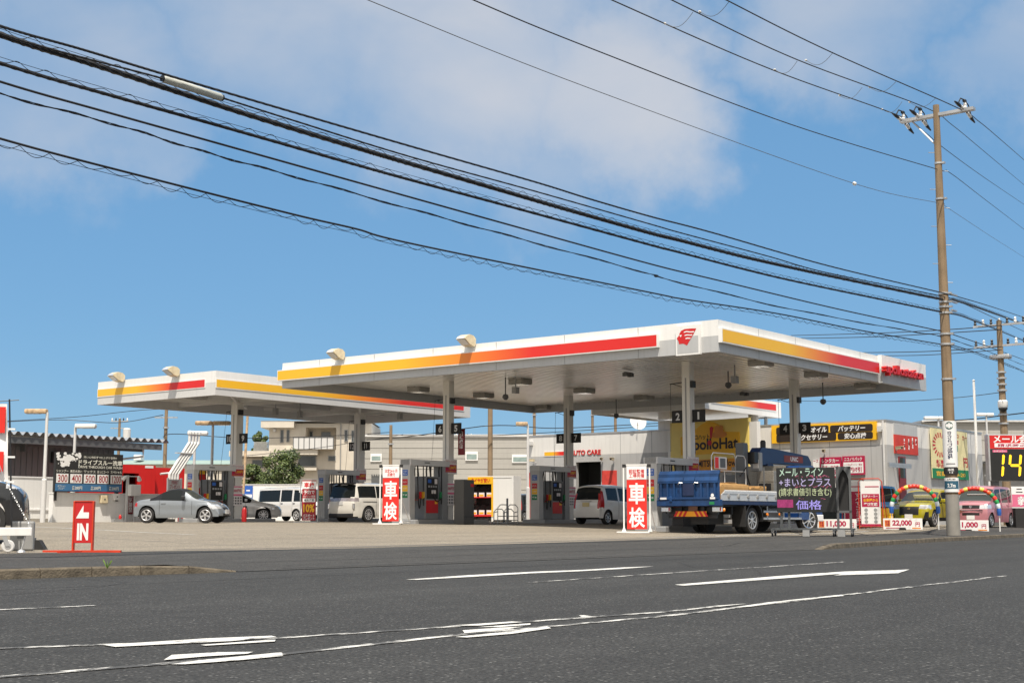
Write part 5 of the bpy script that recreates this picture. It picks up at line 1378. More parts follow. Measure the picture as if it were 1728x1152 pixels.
# pipe gate frame on the bed
g = MB()
def frame(b, x0_, x1_, y_, z0_, z1_, r_=.019):
    c = .12
    b.tube([(x0_, y_, z0_), (x0_, y_, z1_ - c), (x0_ + c, y_, z1_), (x1_ - c, y_, z1_), (x1_, y_, z1_ - c), (x1_, y_, z0_)], r_, 7)
frame(g, .75, 2.35, -.45, 1.05, 2.62); frame(g, 2.35, 3.05, -.45, 1.05, 2.58)
g.tube([(.75, -.45, 2.05), (3.05, -.45, 2.05)], .02, 6).tube([(.75, -.45, 1.4), (3.05, -.45, 1.4)], .02, 6).tube([(1.6, -.45, 1.4), (1.6, -.45, 2.05)], .018, 6)
go = g.build('pipe_gate', mat('gate_grey', (.52, .53, .54), .45, var=.12), tr)
MB().box(.95, 1.75, -.46, -.44, 2.1, 2.5).build('document_board', M['lgrey'], go)
MB().box(.97, 1.2, -.465, -.461, 2.12, 2.48).build('red_document', M['red2'], go)
MB().box(1.3, 1.65, -.465, -.461, 2.15, 2.45).build('dark_document', M['dgrey'], go)
MB().box(.8, 2.3, -.47, -.46, 1.42, 1.56).build('blue_placard', M['bluep'], go)
# wheels
for s in (-1, 1):
    for off_ in (0, .26): wheel_parts(tr, 2.35, s * (.93 - off_), .43, .24, 8, s, 'steel')
    wheel_parts(tr, 6.6, s * .93, .43, .26, 8, s, 'chrome', steer=R(-24))
    b = MB(); b.prism([(2.35 + .56 * math.cos(R(a)), .43 + .56 * math.sin(R(a))) for a in range(-5, 190, 15)] + [(2.35 + .6 * math.cos(R(a)), .43 + .6 * math.sin(R(a))) for a in range(185, -10, -15)], s * .93 - .2, s * .93 + .2, 'y'); b.build('mudguard', M['black'], tr)
    MB().box(1.62, 1.66, s * .93 - .25, s * .93 + .25, .22, .9).build('mud_flap', M['blackm'], tr)
    b = MB()
    for z_ in (.45, .68): b.box(3.1, 5.9, s * 1.06 - .015, s * 1.06 + .015, z_, z_ + .07)
    for x_ in (3.4, 4.6): b.box(x_, x_ + .06, s * 1.02 - .02, s * 1.02 + .02, .45, .9)
    b.build('side_guard', M['steel'], tr)
MB().bbox(3.6, 4.5, -.98, -.55, .38, .85, .05).build('fuel_tank', M['dgrey'], tr)
for x_ in (3.3, 4.2): MB().lathe([(.05, 0), (.05, -.04)], (x_, -1.08, .62), 'y', 10).build('amber_marker', M['amber'], tr)
# load of cardboard
rnd = random.Random(11)
for i, (x_, y_, w_, d_, z0_, z1_, lab) in enumerate(((1.3, -.75, 1.9, .6, 1.05, 1.62, 'long bulging brown cardboard bundle lying on the truck bed'), (2.75, -.75, .75, .5, 1.05, 1.5, 'smaller brown carton on the truck bed, in front of the bundle'), (3.35, -.72, .5, .45, 1.05, 1.56, 'crumpled brown carton nearest the tread-plate tool box'))):
    b = MB(); b.bbox(-w_ / 2, w_ / 2, -d_ / 2, d_ / 2, 0, z1_ - z0_, .12 if i == 0 else .05)
    b.v = [(v[0] + rnd.uniform(-.03, .03), v[1] + rnd.uniform(-.03, .03), v[2] + (rnd.uniform(-.04, .02) if v[2] > .1 else 0)) for v in b.v]
    o = thing('cardboard_carton', lab, 'carton', (TX + x_, TY + y_, tr.location.z + z0_)); b.build('box', M['card'], o)
    if i < 2:
        MB().box(-w_ * .12, w_ * .12, -d_ * .3, d_ * .3, z1_ - z0_ + .005, z1_ - z0_ + .03).build('flap', M['card'], o)

# ---------------------------------------------------------------- signs on the forecourt
def at(px, D):
    p = W(px, 873, D); return (p.x, p.y, gz(p.x, p.y) if p.y > lerp_poly(EDGE, p.x) else kerb_h(p.x) + .03)
FX = R(-90)     # local -y turned to face -x (oncoming traffic)
# LED message board on castors
ld = thing('message_board', 'black LED message board on a castor trolley at the road side of the truck', 'message board', at(1361, 41.0), R(-68))
ld.location.z -= .02
pw = 1.72; z0, z1 = .72, 2.06
MB().bbox(-pw / 2, pw / 2, -.06, .16, z0, z1, .01).build('cabinet', M['led'], ld)
fr = MB()
for x_ in (pw / 2 + .03, pw / 2 + .40): fr.box(x_, x_ + .07, .0, .08, .25, 2.08)
fr.box(pw / 2 + .03, pw / 2 + .47, .0, .08, .70, .77).box(pw / 2 + .03, pw / 2 + .47, .0, .08, 2.0, 2.08)
pts = [(pw / 2 + .1, 1.7), (pw / 2 + .25, 2.0), (pw / 2 + .40, 1.7)]
fr.prism([(pw / 2 + .1, 2.0), (pw / 2 + .1, 1.7), (pw / 2 + .16, 1.88), (pw / 2 + .25, 2.0)], .0, .08, 'y').prism([(pw / 2 + .40, 2.0), (pw / 2 + .25, 2.0), (pw / 2 + .34, 1.88), (pw / 2 + .40, 1.7)], .0, .08, 'y')
fr.build('arched_frame', M['dgrey'], ld)
MB().box(pw / 2 + .1, pw / 2 + .4, .09, .14, .77, 2.0).build('frame_back', M['blackm'], ld)
ft = MB()
for x_ in (-.78, -.55): ft.box(x_, x_ + .07, .0, .07, .22, z0)
ft.box(-1.02, 1.42, -.03, .05, .19, .25).box(-1.02, -.95, -.5, .55, .18, .24).box(.78, .85, -.5, .55, .18, .24).box(1.3, 1.37, -.5, .55, .18, .24)
ft.build('trolley_frame', mat('trolley_grey', hexc('4f5356'), .5, var=.1), ld)
for x_, y_ in ((-.98, -.45), (-.98, .5), (.81, -.45), (.81, .5), (1.33, -.45), (1.33, .5)):
    c = MB().lathe([(.075, -.025), (.085, -.015), (.085, .015), (.075, .025)], (x_, y_, .085), 'x', 14).build('castor', M['black'], ld)
    MB().lathe([(.045, -.03), (.045, .03)], (x_, y_, .085), 'x', 10).box(x_ - .035, x_ + .035, y_ - .02, y_ + .02, .13, .19).build('castor_hub', M['steel'], c)
MB().box(-.12, .08, -.1, .1, 0, .19).build('ballast_block', M['mgrey'], ld); MB().box(.9, 1.12, -.12, .12, 0, .2).build('ballast_block', M['mgrey'], ld)
h = MB(); hose(h, (-.6, .05, .2), (.3, -.1, .14), .09, .012); h.build('power_cable', M['cable'], ld); h = MB(); hose(h, (1.0, -.1, .2), (2.0, -.2, .02), .01, .012); h.build('power_cable', M['cable'], ld)
def glow(nm, h, e=.55):
    return mat('led_' + nm, hexc(h), .5, var=.3, scale=22, emit=e)
f = -.064
def led_rows(name, m, rows):
    t = MB()
    for tx, cx, cz, w_, h_ in rows: t.text(tx, cx, f, cz, w_, h_, .008)
    t.build(name, m, ld)
led_rows('led_text', glow('mint', 'a8c4b4', .22), [('メール・ライン', -.12, 1.92, 1.30, .25)])
led_rows('led_text', glow('lilac', 'a49cc4', .22), [('+まいとプラス', -.02, 1.62, 1.52, .25)])
led_rows('led_text', glow('lime', 'a6b08c', .22), [('(請求書値引き含む)', -.02, 1.31, 1.55, .27)])
led_rows('led_text', glow('violet', '8f86d2', .28), [('価格', .08, .94, .76, .28)])
MB().box(-.85, -.38, f - .002, f + .002, .86, 1.10).build('led_field', glow('magenta', '8e2a62', .15), ld)
led_rows('led_text', glow('pale', 'b09ac8', .2), [('ご', -.6, .99, .2, .17)])
t = MB(); rnd = random.Random(9)
for i in range(70): 
    x_, zz = rnd.uniform(-.35, .75), rnd.choice((1.78, 1.76, 1.8, 1.48, 1.46, 1.50, 1.12)) + rnd.uniform(-.02, .02); w_ = rnd.uniform(.01, .06); t.box(x_, x_ + w_, f - .001, f + .001, zz, zz + .012)
t.build('led_flicker', glow('rose', 'b05878', .2), ld)

# 車検 banner stands
def ken_stand(label, px, D, top, rz, ht, seg):
    s = thing('banner_stand', label, 'banner stand', at(px, D), rz, 'tall red vehicle inspection banner stands')
    w_ = .64
    b = MB()
    for x_ in (-w_ / 2 - .10, w_ / 2 + .10): b.box(x_ - .022, x_ + .022, -.02, .02, .05, ht + .50)
    b.box(-w_ / 2 - .1, w_ / 2 + .1, -.015, .015, ht + .46, ht + .5)
    b.tube([(w_ / 2 + .1, 0, .95), (w_ / 2 + .15, .9, .05)], .016, 6).tube([(w_ / 2 + .1, 0, .1), (w_ / 2 + .15, .9, .06)], .014, 6)
    b.prism([(-w_ / 2 - .1 - .07, .04), (-w_ / 2 - .1 + .07, .04), (-w_ / 2 - .1 + .022, .16), (-w_ / 2 - .1 - .022, .16)], -.03, .03, 'y').prism([(w_ / 2 + .1 - .07, .04), (w_ / 2 + .1 + .07, .04), (w_ / 2 + .1 + .022, .16), (w_ / 2 + .1 - .022, .16)], -.03, .03, 'y')
    b.build('frame', M['white'], s)
    MB().box(-w_ / 2 - .3, w_ / 2 + .1, -.25, .1, 0, .045).build('foot', M['white'], s)
    p = MB().box(-w_ / 2, w_ / 2, -.012, .012, .12, ht).build('red_panel', M['red2'], s)
    t = MB(); t.text('車', 0, -.016, ht * .74, w_ * .80, ht * .40, .024).text('検', 0, -.016, ht * .29, w_ * .80, ht * .38, .022); t.build('lettering', M['white2'], p)
    p = MB().box(-w_ / 2, w_ / 2, -.012, .012, ht + .02, ht + .44).build('top_panel', M['white2'], s)
    t = MB(); t.text(top, 0, -.016, ht + .2, w_ * .78, .28, .015); t.build('lettering', M['red'], p)
    MB().box(-w_ / 2 - .14, -w_ / 2 - .02, -.03, .03, ht + .4, ht + .5).box(w_ / 2 + .02, w_ / 2 + .14, -.03, .03, ht + .4, ht + .5).build('clip', M['black'], s)
    return s
ken_stand('red inspection banner stand with white top panel, in front of the white minivan', 659, 51, '法定24ヶ月\n点検付', R(-66), 1.72, 0)
ken_stand('nearest red inspection banner stand, left of the blue truck', 1075, 43.5, '認証整備\n工場完備', R(-66), 1.68, 0)
b = thing('banner_stand', 'dark red discount stand with yellow figures in a thin metal frame by the white van', 'banner stand', at(521, 58), R(-64))
w_ = .62
MB().box(-w_ / 2, w_ / 2, -.01, .01, .08, 1.78).build('panel', mat('panel_crimson', hexc('a01c28'), .5), b)
MB().box(-w_ / 2, w_ / 2, -.014, -.0105, 1.42, 1.74).box(-w_ / 2 + .03, w_ / 2 - .03, -.014, -.0105, .86, 1.02).build('white_field', M['white2'], b)
MB().text('車検', 0, -.016, 1.58, .46, .22, .03).build('lettering', M['red'], b)
MB().text('予約で', 0, -.016, 1.28, .5, .17, .02).text('ガソリン1年間', 0, -.016, 1.1, .54, .09, .01).text('バスボート\nプレゼント', 0, -.016, .23, .52, .24, .02).build('lettering', M['white2'], b)
MB().text('10%', 0, -.016, .6, .5, .34, .04).build('figures', M['yellow'], b); MB().text('最大1年間', 0, -.018, .94, .44, .1, .02).build('lettering', M['black'], b)
q = MB()
for x_ in (-w_ / 2 - .08, w_ / 2 + .08): q.box(x_ - .015, x_ + .015, -.015, .015, .03, 1.82).tube([(x_, 0, 1.2), (x_, .5, .03)], .012, 5)
q.box(-w_ / 2 - .08, w_ / 2 + .08, -.015, .015, 1.8, 1.83).box(-w_ / 2 - .3, w_ / 2 + .15, -.2, .1, 0, .03); q.build('frame', M['steel'], b)
# IN sign
s = thing('entrance_sign', 'red IN sign with white arrow on a cross-shaped orange foot at the kerbside', 'sign', at(141, 22.0), R(-50))
s.location.z = .135
MB().bbox(-.14, .14, -.02, .06, .14, .80, .006).build('board', mat('sign_red', hexc('bb1f22'), .45, var=.08), s)
MB().bbox(-.165, -.14, -.03, .07, .02, .81, .006).bbox(.14, .165, -.03, .07, .02, .81, .006).box(-.14, .14, -.03, .07, .80, .815).build('post', M['orange'], s)
MB().box(-.62, .62, -.04, .04, -.01, .025).prism([(-.3, -.35), (-.24, -.38), (.3, .35), (.24, .38)], -.01, .02, 'z').build('foot', M['orange'], s)
t = MB(); t.text('IN', 0, -.024, .32, .18, .27, .05)
t.poly([(-.115, -.024, .535), (.09, -.024, .535), (.09, -.024, .63), (.0, -.024, .63), (.0, -.024, .745)]); t.build('lettering', M['white2'], s)
# price boards and red framed stands by the display cars
def price_panel(label, px, D, txt, rz=R(-70)):
    s = thing('price_sign', label, 'price panel', at(px, D), rz, 'white rental price panels on the ground')
    MB().bbox(-.72, .72, -.02, .02, .02, .44, .01).build('panel', M['white2'], s)
    t = MB(); t.text(txt, -.02, -.025, .26, .72, .24, .04).text('円', .55, -.025, .22, .16, .16, .02).box(-.62, .1, -.026, -.021, .07, .095); t.build('lettering', M['maroon'], s)
    MB().box(-.66, -.46, -.025, -.021, .14, .38).box(.34, .66, -.025, -.021, .06, .10).build('yellow_tag', mat('tag_orange', hexc('e0852a'), .5), s)
    MB().text('新車\n月額', -.56, -.028, .26, .15, .2, .015).build('tag_lettering', M['maroon'], s)
    MB().prism([(-.14, 0), (.14, 0), (.1, .1), (-.1, .1)], -.14, -.03, 'y').build('foot_block', M['black'], s)
price_panel('white price panel reading 22,000, before the lime yellow car', 1523, 51.5, '22,000', R(-76))
price_panel('white price panel reading 11,000, behind the message board trolley', 1412, 50.5, '11,000', R(-76))
price_panel('white price panel in front of the pink car, partly hidden by the utility pole', 1634, 51.5, '11,000', R(-76))
def red_frame(label, px, D, kind):
    s = thing('banner_stand', label, 'banner stand', at(px, D), R(-74), 'red pipe frame banner stands')
    b = MB(); frame(b, -.45, .45, 0, .0, 1.95, .02); b.tube([(-.45, 0, .1), (.45, 0, .1)], .018, 5).tube([(.45, 0, 1.8), (.55, .7, 0)], .016, 5).tube([(-.45, 0, 1.8), (-.45, .7, 0)], .016, 5); b.build('frame', M['orange'], s)
    p = MB().box(-.37, .37, -.012, .0, .12, 1.86).build('panel', M['white2'], s)
    if kind:
        MB().box(-.33, .33, -.017, -.0125, .86, 1.36).box(-.37, .37, -.017, -.0125, .12, .2).box(-.2, .33, -.017, -.0125, 1.62, 1.66).build('crimson_print', M['maroon'], p)
        MB().text('国産メーカー', 0, -.02, 1.27, .56, .1, .015).text('選び放題', 0, -.02, .96, .52, .13, .02).build('white_lettering', M['white2'], p)
        MB().text('全車種から', 0, -.022, 1.12, .56, .13, .02).build('yellow_lettering', M['yellow'], p)
        rng_ = random.Random(4); t = MB()
        for i in range(2):
            for j in range(4): t.lathe([(.07, -.018), (.07, -.0125)], (-.18 + .36 * i, 0, .74 - .15 * j), 'y', 8)
        t.build('round_print', M['mgrey'], p)
    else:
        MB().box(-.33, .33, -.017, -.0125, .14, 1.45).box(-.2, .3, -.017, -.0125, 1.62, 1.66).build('crimson_print', M['maroon'], p)
        MB().text('す\nべ\nて\nコ\nミ\nコ\nミ', .18, -.02, .8, .22, 1.2, .03).build('white_lettering', M['white2'], p)
        MB().text('あ\nと\nは\nガ\nソ\nリ\nン', -.12, -.022, .9, .14, .95, .015).build('yellow_lettering', M['yellow'], p)
red_frame('red framed white and crimson banner stand with round prints, left of the lime yellow car', 1470, 53.0, 1)
red_frame('red framed crimson banner stand with vertical lettering, behind the message board', 1441, 54.0, 0)
for i, px in enumerate((1489, 1497)):
    s = thing('water_barrel', ('yellow ballast tank standing left, against the red framed stand', 'yellow ballast tank nearest the lime yellow car')[i], 'ballast tank', at(px, 56), 0)
    MB().lathe([(.22, 0), (.25, .05), (.25, .2), (.23, .22), (.25, .24), (.25, .46), (.23, .48), (.25, .5), (.22, .74), (.08, .78)], n=14).build('tank', M['yellow'], s, smooth=.6)
    MB().lathe([(.06, .78), (.06, .83)], n=8).build('cap', M['black'], s)
# balloon arches
acol = ['dc3a2e', 'e8cf5a', 'dc3a2e', 'e6632e', '2f8f4f', 'dc3a2e', '2f9a55', 'd9e2ea', '2a5cab']
am = [mat('balloon_' + c, hexc(c), .35, var=.05) for c in acol]
def arch(label, pxc, D, wpx):
    p = at(pxc, D); a = thing('balloon_arch', label, 'balloon arch', p, R(-70), 'multicoloured balloon arches over display cars')
    HWd = wpx / 2300 * D / 2 / 1.02; zb0 = .62; ht = 1.02
    n = 19
    def pt(t):
        ang_ = math.pi * (t) ; return (-HWd * math.cos(ang_) , 0, zb0 + ht * (math.sin(ang_) ** .75))
    for k in range(n):
        j = min(k, n - 1 - k); ci = 8 - min(8, j)
        a0, a1 = k / n, (k + 1) / n
        pts = [pt(a0 + (a1 - a0) * u / 4) for u in range(5)]
        MB().tube(pts, [.075, .085, .088, .085, .075], 10).build('balloon', am[ci], a, smooth=.8)
    b = MB()
    for s_ in (-1, 1): b.tube([(s_ * HWd, 0, 0), (s_ * HWd, 0, zb0 + .05)], .025, 6)
    b.build('stake', M['white'], a)
arch('balloon arch in front of the lime yellow car', 1544, 51.8, 77)
arch('balloon arch in front of the pink car, right of the utility pole', 1645, 51.8, 80)
# big electronic price sign at the right edge
ps_ = thing('fuel_price_sign', 'large red and black fuel price sign with yellow digits at the right edge', 'price sign', at(1722, 62), R(-44))
s_ = 62 / 2300
zz = lambda y: (873 - y) * s_ + CAMH - ps_.location.z
x0_ = (1668 - 1722) * s_; x1_ = 3.4
MB().bbox(x0_, x1_, -.1, .25, zz(812), zz(733), .03).build('cabinet', M['steel'], ps_)
MB().box(x0_ + .08, x1_ - .1, -.112, -.101, zz(757.5), zz(735)).build('red_header', M['red'], ps_)
MB().box(x0_ + .08, x1_ - .1, -.112, -.101, zz(811), zz(758)).build('digit_field', M['led'], ps_)
t = MB(); t.text('メール会員✚まいとプラス', x0_ + 2.75, -.118, zz(741), 5.0, .37, .03); t.build('lettering', M['white2'], ps_)
t = MB(); t.box(x0_ + .3, x1_ - .4, -.118, -.112, zz(755), zz(748)); lf = t.build('white_strip', M['white2'], ps_)
MB().text('請求時の2円/L値引', x0_ + 1.9, -.122, zz(751.5), 2.9, .14, .015).build('lettering', M['maroon'], lf)
MB().box(x0_ + .2, x0_ + .9, -.118, -.112, zz(763.5), zz(759.5)).build('pink_label', M['pinkp'], ps_)
MB().text('レギュラー', x0_ + .55, -.122, zz(761.5), .55, .08, .01).build('lettering', M['white2'], ps_)
dg = MB()
def seg7(x, on, w_=.5, zl_=zz(804), zh_=zz(767)):
    m_ = (zl_ + zh_) / 2; t_ = .115; sl = .10
    def X(u, z_): return x + u + sl * (z_ - zl_) / (zh_ - zl_)
    def quad(a, c, z_a, z_b, vertical):
        if vertical: dg.poly([(X(a - t_ / 2, z_a), -.116, z_a + .03), (X(a, z_a), -.116, z_a), (X(a + t_ / 2, z_a), -.116, z_a + .06), (X(a + t_ / 2, z_b), -.116, z_b - .06), (X(a, z_b), -.116, z_b), (X(a - t_ / 2, z_b), -.116, z_b - .03)])
        else: dg.poly([(X(a, z_a), -.116, z_a - t_ / 2), (X(c, z_a), -.116, z_a - t_ / 2), (X(c + .05, z_a), -.116, z_a), (X(c, z_a), -.116, z_a + t_ / 2), (X(a, z_a), -.116, z_a + t_ / 2), (X(a - .05, z_a), -.116, z_a)])
    if 'b' in on: quad(w_, 0, m_ + .03, zh_, True)
    if 'c' in on: quad(w_, 0, zl_, m_ - .03, True)
    if 'f' in on: quad(0, 0, m_ + .03, zh_, True)
    if 'e' in on: quad(0, 0, zl_, m_ - .03, True)
    if 'g' in on: quad(.07, w_ - .07, m_, m_, False)
seg7(x0_ + .12, 'bc'); seg7(x0_ + .95, 'bcfg')
dg.build('lit_digits', mat('digit_amber', hexc('f0c020'), .5, var=.0, emit=.8), ps_)
MB().box(x0_ + .2, x0_ + .5, 0, .2, -.1, zz(812)).box(x1_ - .6, x1_ - .3, 0, .2, -.1, zz(812)).build('support_post', M['dgrey'], ps_)
rb = thing('rental_board', 'white and crimson rental car board with black base under the price sign', 'sign', at(1712, 59), R(-50))
s_ = 59 / 2300; zz = lambda y: (873 - y) * s_ + CAMH - rb.location.z
MB().bbox(-.1, 1.6, -.03, .03, zz(857), zz(821), .01).build('panel', M['white2'], rb)
MB().box(-.08, 1.58, -.036, -.031, zz(855), zz(834)).build('crimson_field', M['pinkp'], rb)
MB().text('ニコノリ', .75, -.038, zz(827.5), 1.3, .22, .02).build('lettering', M['black'], rb); MB().text('新車', .75, -.042, zz(845), 1.2, .4, .03).build('field_lettering', M['white2'], rb)
MB().box(-.05, 1.55, -.25, .25, 0, zz(857.5)).build('black_base', M['blackm'], rb)
nn = thing('hanging_notice', 'tall dark red notice with white characters fixed beside the column marked 5', 'notice', (42.42, 35.78, 3.2))
MB().box(-.02, .02, -.17, .17, 0, 1.05).build('plate', mat('notice_maroon2', hexc('7a1a24'), .5), nn); MB().text('釣\n銭\n機\nは', 0, 0, .62, .2, .72, .02).build('lettering', M['white2'], nn)
nl = [c for c in bpy.data.objects if c.parent == nn and c.name.startswith('lettering')][0]; nl.rotation_euler = (0, 0, R(-90)); nl.location = (-.024, 0, 0)
# tyre rack, cabinet, walking frames, extinguisher
p = at(783, 53.2); o = thing('payment_cabinet', 'tall dark grey cabinet with red label right of the pump at plate 5', 'cabinet', p, 0)
MB().bbox(-.33, .33, -.25, .25, 0, 1.72, .03).build('casing', mat('cabinet_grey', hexc('55534f'), .5, var=.06), o); MB().box(.1, .3, -.26, -.25, 1.45, 1.57).build('label_plate', M['red'], o); MB().box(-.3, .3, -.255, -.25, .28, .30).build('panel_gap', M['black'], o)
p = at(829, 73); TA = R(-72); TH = .42; o = thing('tyre_stand', 'white display stand with yellow header holding stacked tyres', 'display stand', p, TA); TS = o
MB().box(-1.15, -1.05, -.5, .7, 0, 2.3).box(-1.05, 1.45, .6, .7, 0, 2.3).box(1.35, 1.45, -.5, .6, 0, 2.3).box(-1.15, 1.45, -.5, .7, 2.3, 2.4).box(.2, .28, -.5, .6, 0, 2.3).box(.28, 1.35, -.48, -.42, .05, 2.3).build('cabinet', M['cream'] if 0 else M['white'], o)
MB().box(-1.16, .3, -.52, -.505, 1.98, 2.36).box(.2, .3, -.515, -.505, .25, 1.98).build('yellow_header', M['yellow'], o)
t = MB(); t.text('タイヤが安い', -.42, -.53, 2.17, 1.1, .26, .03); t.build('lettering', M['red'], o)
MB().box(-1.1, .2, -.5, .6, .26, .36).box(-1.1, .2, -.45, .6, 1.25, 1.3).build('shelf', M['red'], o)
MB().box(-1.05, .2, .5, .58, .2, 1.98).build('back_panel', M['brown'], o)
k = 0
TL = [('upper', .32, -.85), ('upper', .32, -.42), ('upper', .32, 0.02), ('lower', -.0, -.85), ('lower', 0, -.42), ('lower', 0, 0.02)]
words = ['tyre on the upper shelf of the display stand, at its left', 'tyre on the upper shelf of the display stand, middle one', 'tyre on the upper shelf of the display stand, at its right', 'tyre on the lower shelf of the display stand, at its left', 'tyre on the lower shelf of the display stand, middle one', 'tyre on the lower shelf of the display stand, at its right']
for (lv, _, x_), lab in zip(TL, words):
    loc = Matrix.Translation(p) @ Matrix.Rotation(TA, 4, 'Z') @ Vector((x_, 0.05, (1.3 if lv == 'upper' else .36) + .29))
    ty = thing('tyre', lab, 'tyre', loc, TA, 'tyres on the display stand')
    MB().lathe([(.17, -.1), (.24, -.12), (.285, -.08), (.285, .08), (.24, .12), (.17, .1)], (0, 0, 0), 'y', 20).build('tread', M['tyre'], ty, smooth=.6)
    MB().lathe([(.165, -.06), (.05, -.04)], (0, 0, 0), 'y', 16).build('rim_disc', M['steel'], ty)
    MB().box(-.17, .14, -.36, -.34, -.29, -.05).build('price_card', M['white2'], ty); MB().box(-.15, .1, -.366, -.361, -.26, -.16).build('card_print', M['yellow'], ty)
for px, lab in ((846, 'bare metal trolley frame left, beside the tyre stand'), (862, 'bare metal trolley frame right, with curved handle')):
    o = thing('trolley', lab, 'trolley', at(px, 57.5), R(-30)); b = MB(); frame(b, -.24, .24, -.2, 0, .78, .02); frame(b, -.24, .24, .25, 0, .6, .02); b.tube([(-.24, -.2, .5), (-.24, .25, .45)], .018, 5).tube([(.24, -.2, .5), (.24, .25, .45)], .018, 5).tube([(-.24, -.2, .3), (.24, -.2, .3)], .018, 5)
    b.build('pipe_frame', M['steel'], o); MB().box(-.22, .22, -.2, .25, .12, .15).build('tray', M['mgrey'], o)
p = at(856, 57.0); o = thing('sign_post', 'thin grey upright post beside the trolleys', 'post', p); MB().box(-.03, .03, -.03, .03, 0, 1.05).build('shaft', M['mgrey'], o); MB().box(-.2, .2, -.2, .2, 0, .04).build('foot', M['mgrey'], o)
p = at(412, 58.5); o = thing('fire_extinguisher', 'red fire extinguisher at the foot of the column marked 9', 'fire extinguisher', (p[0], p[1], p[2] + .0), 0)
MB().lathe([(.10, .02), (.11, .08), (.11, .5), (.07, .6), (.04, .64)], n=14).build('cylinder', mat('extinguisher_red', hexc('a8171c'), .35), o, smooth=.6); MB().box(-.05, .12, -.03, .03, .64, .7).tube([(.1, 0, .68), (.19, 0, .5), (.17, 0, .2)], .016, 5).build('valve_hose', M['black'], o)
# road-side trolley, flag and blocks at the left edge
tl_ = thing('flag_trolley', 'white sign trolley with a castor and chain at the left edge of the forecourt', 'trolley', (*W(10, 873, 21.6).to_2d(), .135), R(-36))
MB().bbox(-.9, .40, -.05, .05, .26, .39, .008).bbox(-.9, -.8, -.05, .7, .26, .39, .008).build('beam', M['white'], tl_)
c = MB().lathe([(.085, -.025), (.1, -.012), (.1, .012), (.085, .025)], (.05, 0, .1), 'y', 18).build('castor', M['lgrey'], tl_); MB().lathe([(.05, -.03), (.05, .03)], (.05, 0, .1), 'y', 12).prism([(.02, .1), (.08, .1), (.02, .27), (-.05, .27)], -.045, -.03, 'y').build('castor_fork', M['steel'], c)
MB().tube([(.3, 0, .26), (.28, 0, .14), (.25, 0, .03)], .014, 6).lathe([(.07, 0), (.05, .03), (.015, .05)], (.25, 0, 0), 'z', 12).build('levelling_foot', M['steel'], tl_)
b = MB(); P0, P1 = Vector((.36, 0, .42)), Vector((-.05, .0, 1.15))
for k in range(22):
    q_ = P0 + (P1 - P0) * (k / 22); b.lathe([(.018, -.004), (.018, .004)], q_, 'x' if k % 2 else 'y', 6)
b.tube([P1, (-.22, 0, 1.6)], .008, 5).lathe([(.03, -.01), (.03, .01)], P0, 'y', 8); b.build('chain', M['steel'], tl_)
fl2 = thing('flag_banner', 'tall red and white flag banner on a black pole at the left edge', 'flag', (*W(12, 873, 21.9).to_2d(), .135), R(-40))
MB().tube([(.08, 0, .3), (-.05, 0, 2.45)], .014, 8).tube([(-.8, 0, 2.36), (.1, 0, 2.44)], .008, 6).build('pole', M['black'], fl2)
b = MB(); vs = []; 
for i in range(9):
    for j in range(20): vs.append((-.06 - .65 * (1 - i / 8) + .07 * (1 - j / 19) - .02, .03 * math.sin(i * 1.1 + j * .5), 1.12 + 1.25 * j / 19))
b.add(vs, [(i * 20 + j, (i + 1) * 20 + j, (i + 1) * 20 + j + 1, i * 20 + j + 1) for i in range(8) for j in range(19)]); b.build('cloth', M['white2'], fl2, smooth=1.0)
MB().box(-.75, -.09, -.05, -.045, 1.9, 2.32).box(-.6, -.09, -.05, -.045, 1.28, 1.6).build('red_print', M['red2'], fl2)
for z_ in (1.1, 1.5, 1.95): MB().box(.0 + .06 * (2.4 - z_) / 2 - .06, .05 + .06 * (2.4 - z_) / 2, -.02, .02, z_, z_ + .03).build('clip', M['white2'], fl2)
p = (*W(53, 873, 22.6).to_2d(), .14); o = thing('ballast_block', 'grey flat ballast slab leaning by the white trolley', 'ballast block', p, R(-45)); MB().bbox(-.32, .06, -.06, .06, 0, .48, .03).build('slab', mat('slab_grey', hexc('8b8c8c'), .6, var=.1), o); MB().box(-.2, -.08, -.065, -.06, .2, .3).build('slot', M['dgrey'], o)
p = (*W(64, 873, 23.4).to_2d(), .14); o = thing('rubber_foot', 'black rubber base behind the grey slab at the left', 'rubber base', p, R(-45)); MB().prism([(-.3, 0), (.16, 0), (.06, .16), (-.2, .16)], -.14, .14, 'y').build('block', M['blackm'], o); MB().box(-.06, -.02, -.04, .04, .16, .2).build('socket', M['dgrey'], o)
# weed at the kerb
wd = thing('weed_tuft', 'small green grass tuft growing at the left kerb', 'weed', (*onZ(181, 957, .12).to_2d(), .11))
b = MB(); rnd = random.Random(2)
for i in range(16):
    a = rnd.uniform(0, 6.28); l_ = rnd.uniform(.04, .12); dx, dy = math.cos(a) * l_ * .5, math.sin(a) * l_ * .5
    b.add([(-.004, 0, 0), (.004, 0, 0), (dx * .6 + .003, dy * .6, l_ * .7), (dx, dy, l_ * rnd.uniform(.7, 1))], [(0, 1, 2, 3)])
b.build('blades', mat('weed_green', hexc('6d8a3a'), .7, var=.2), wd)

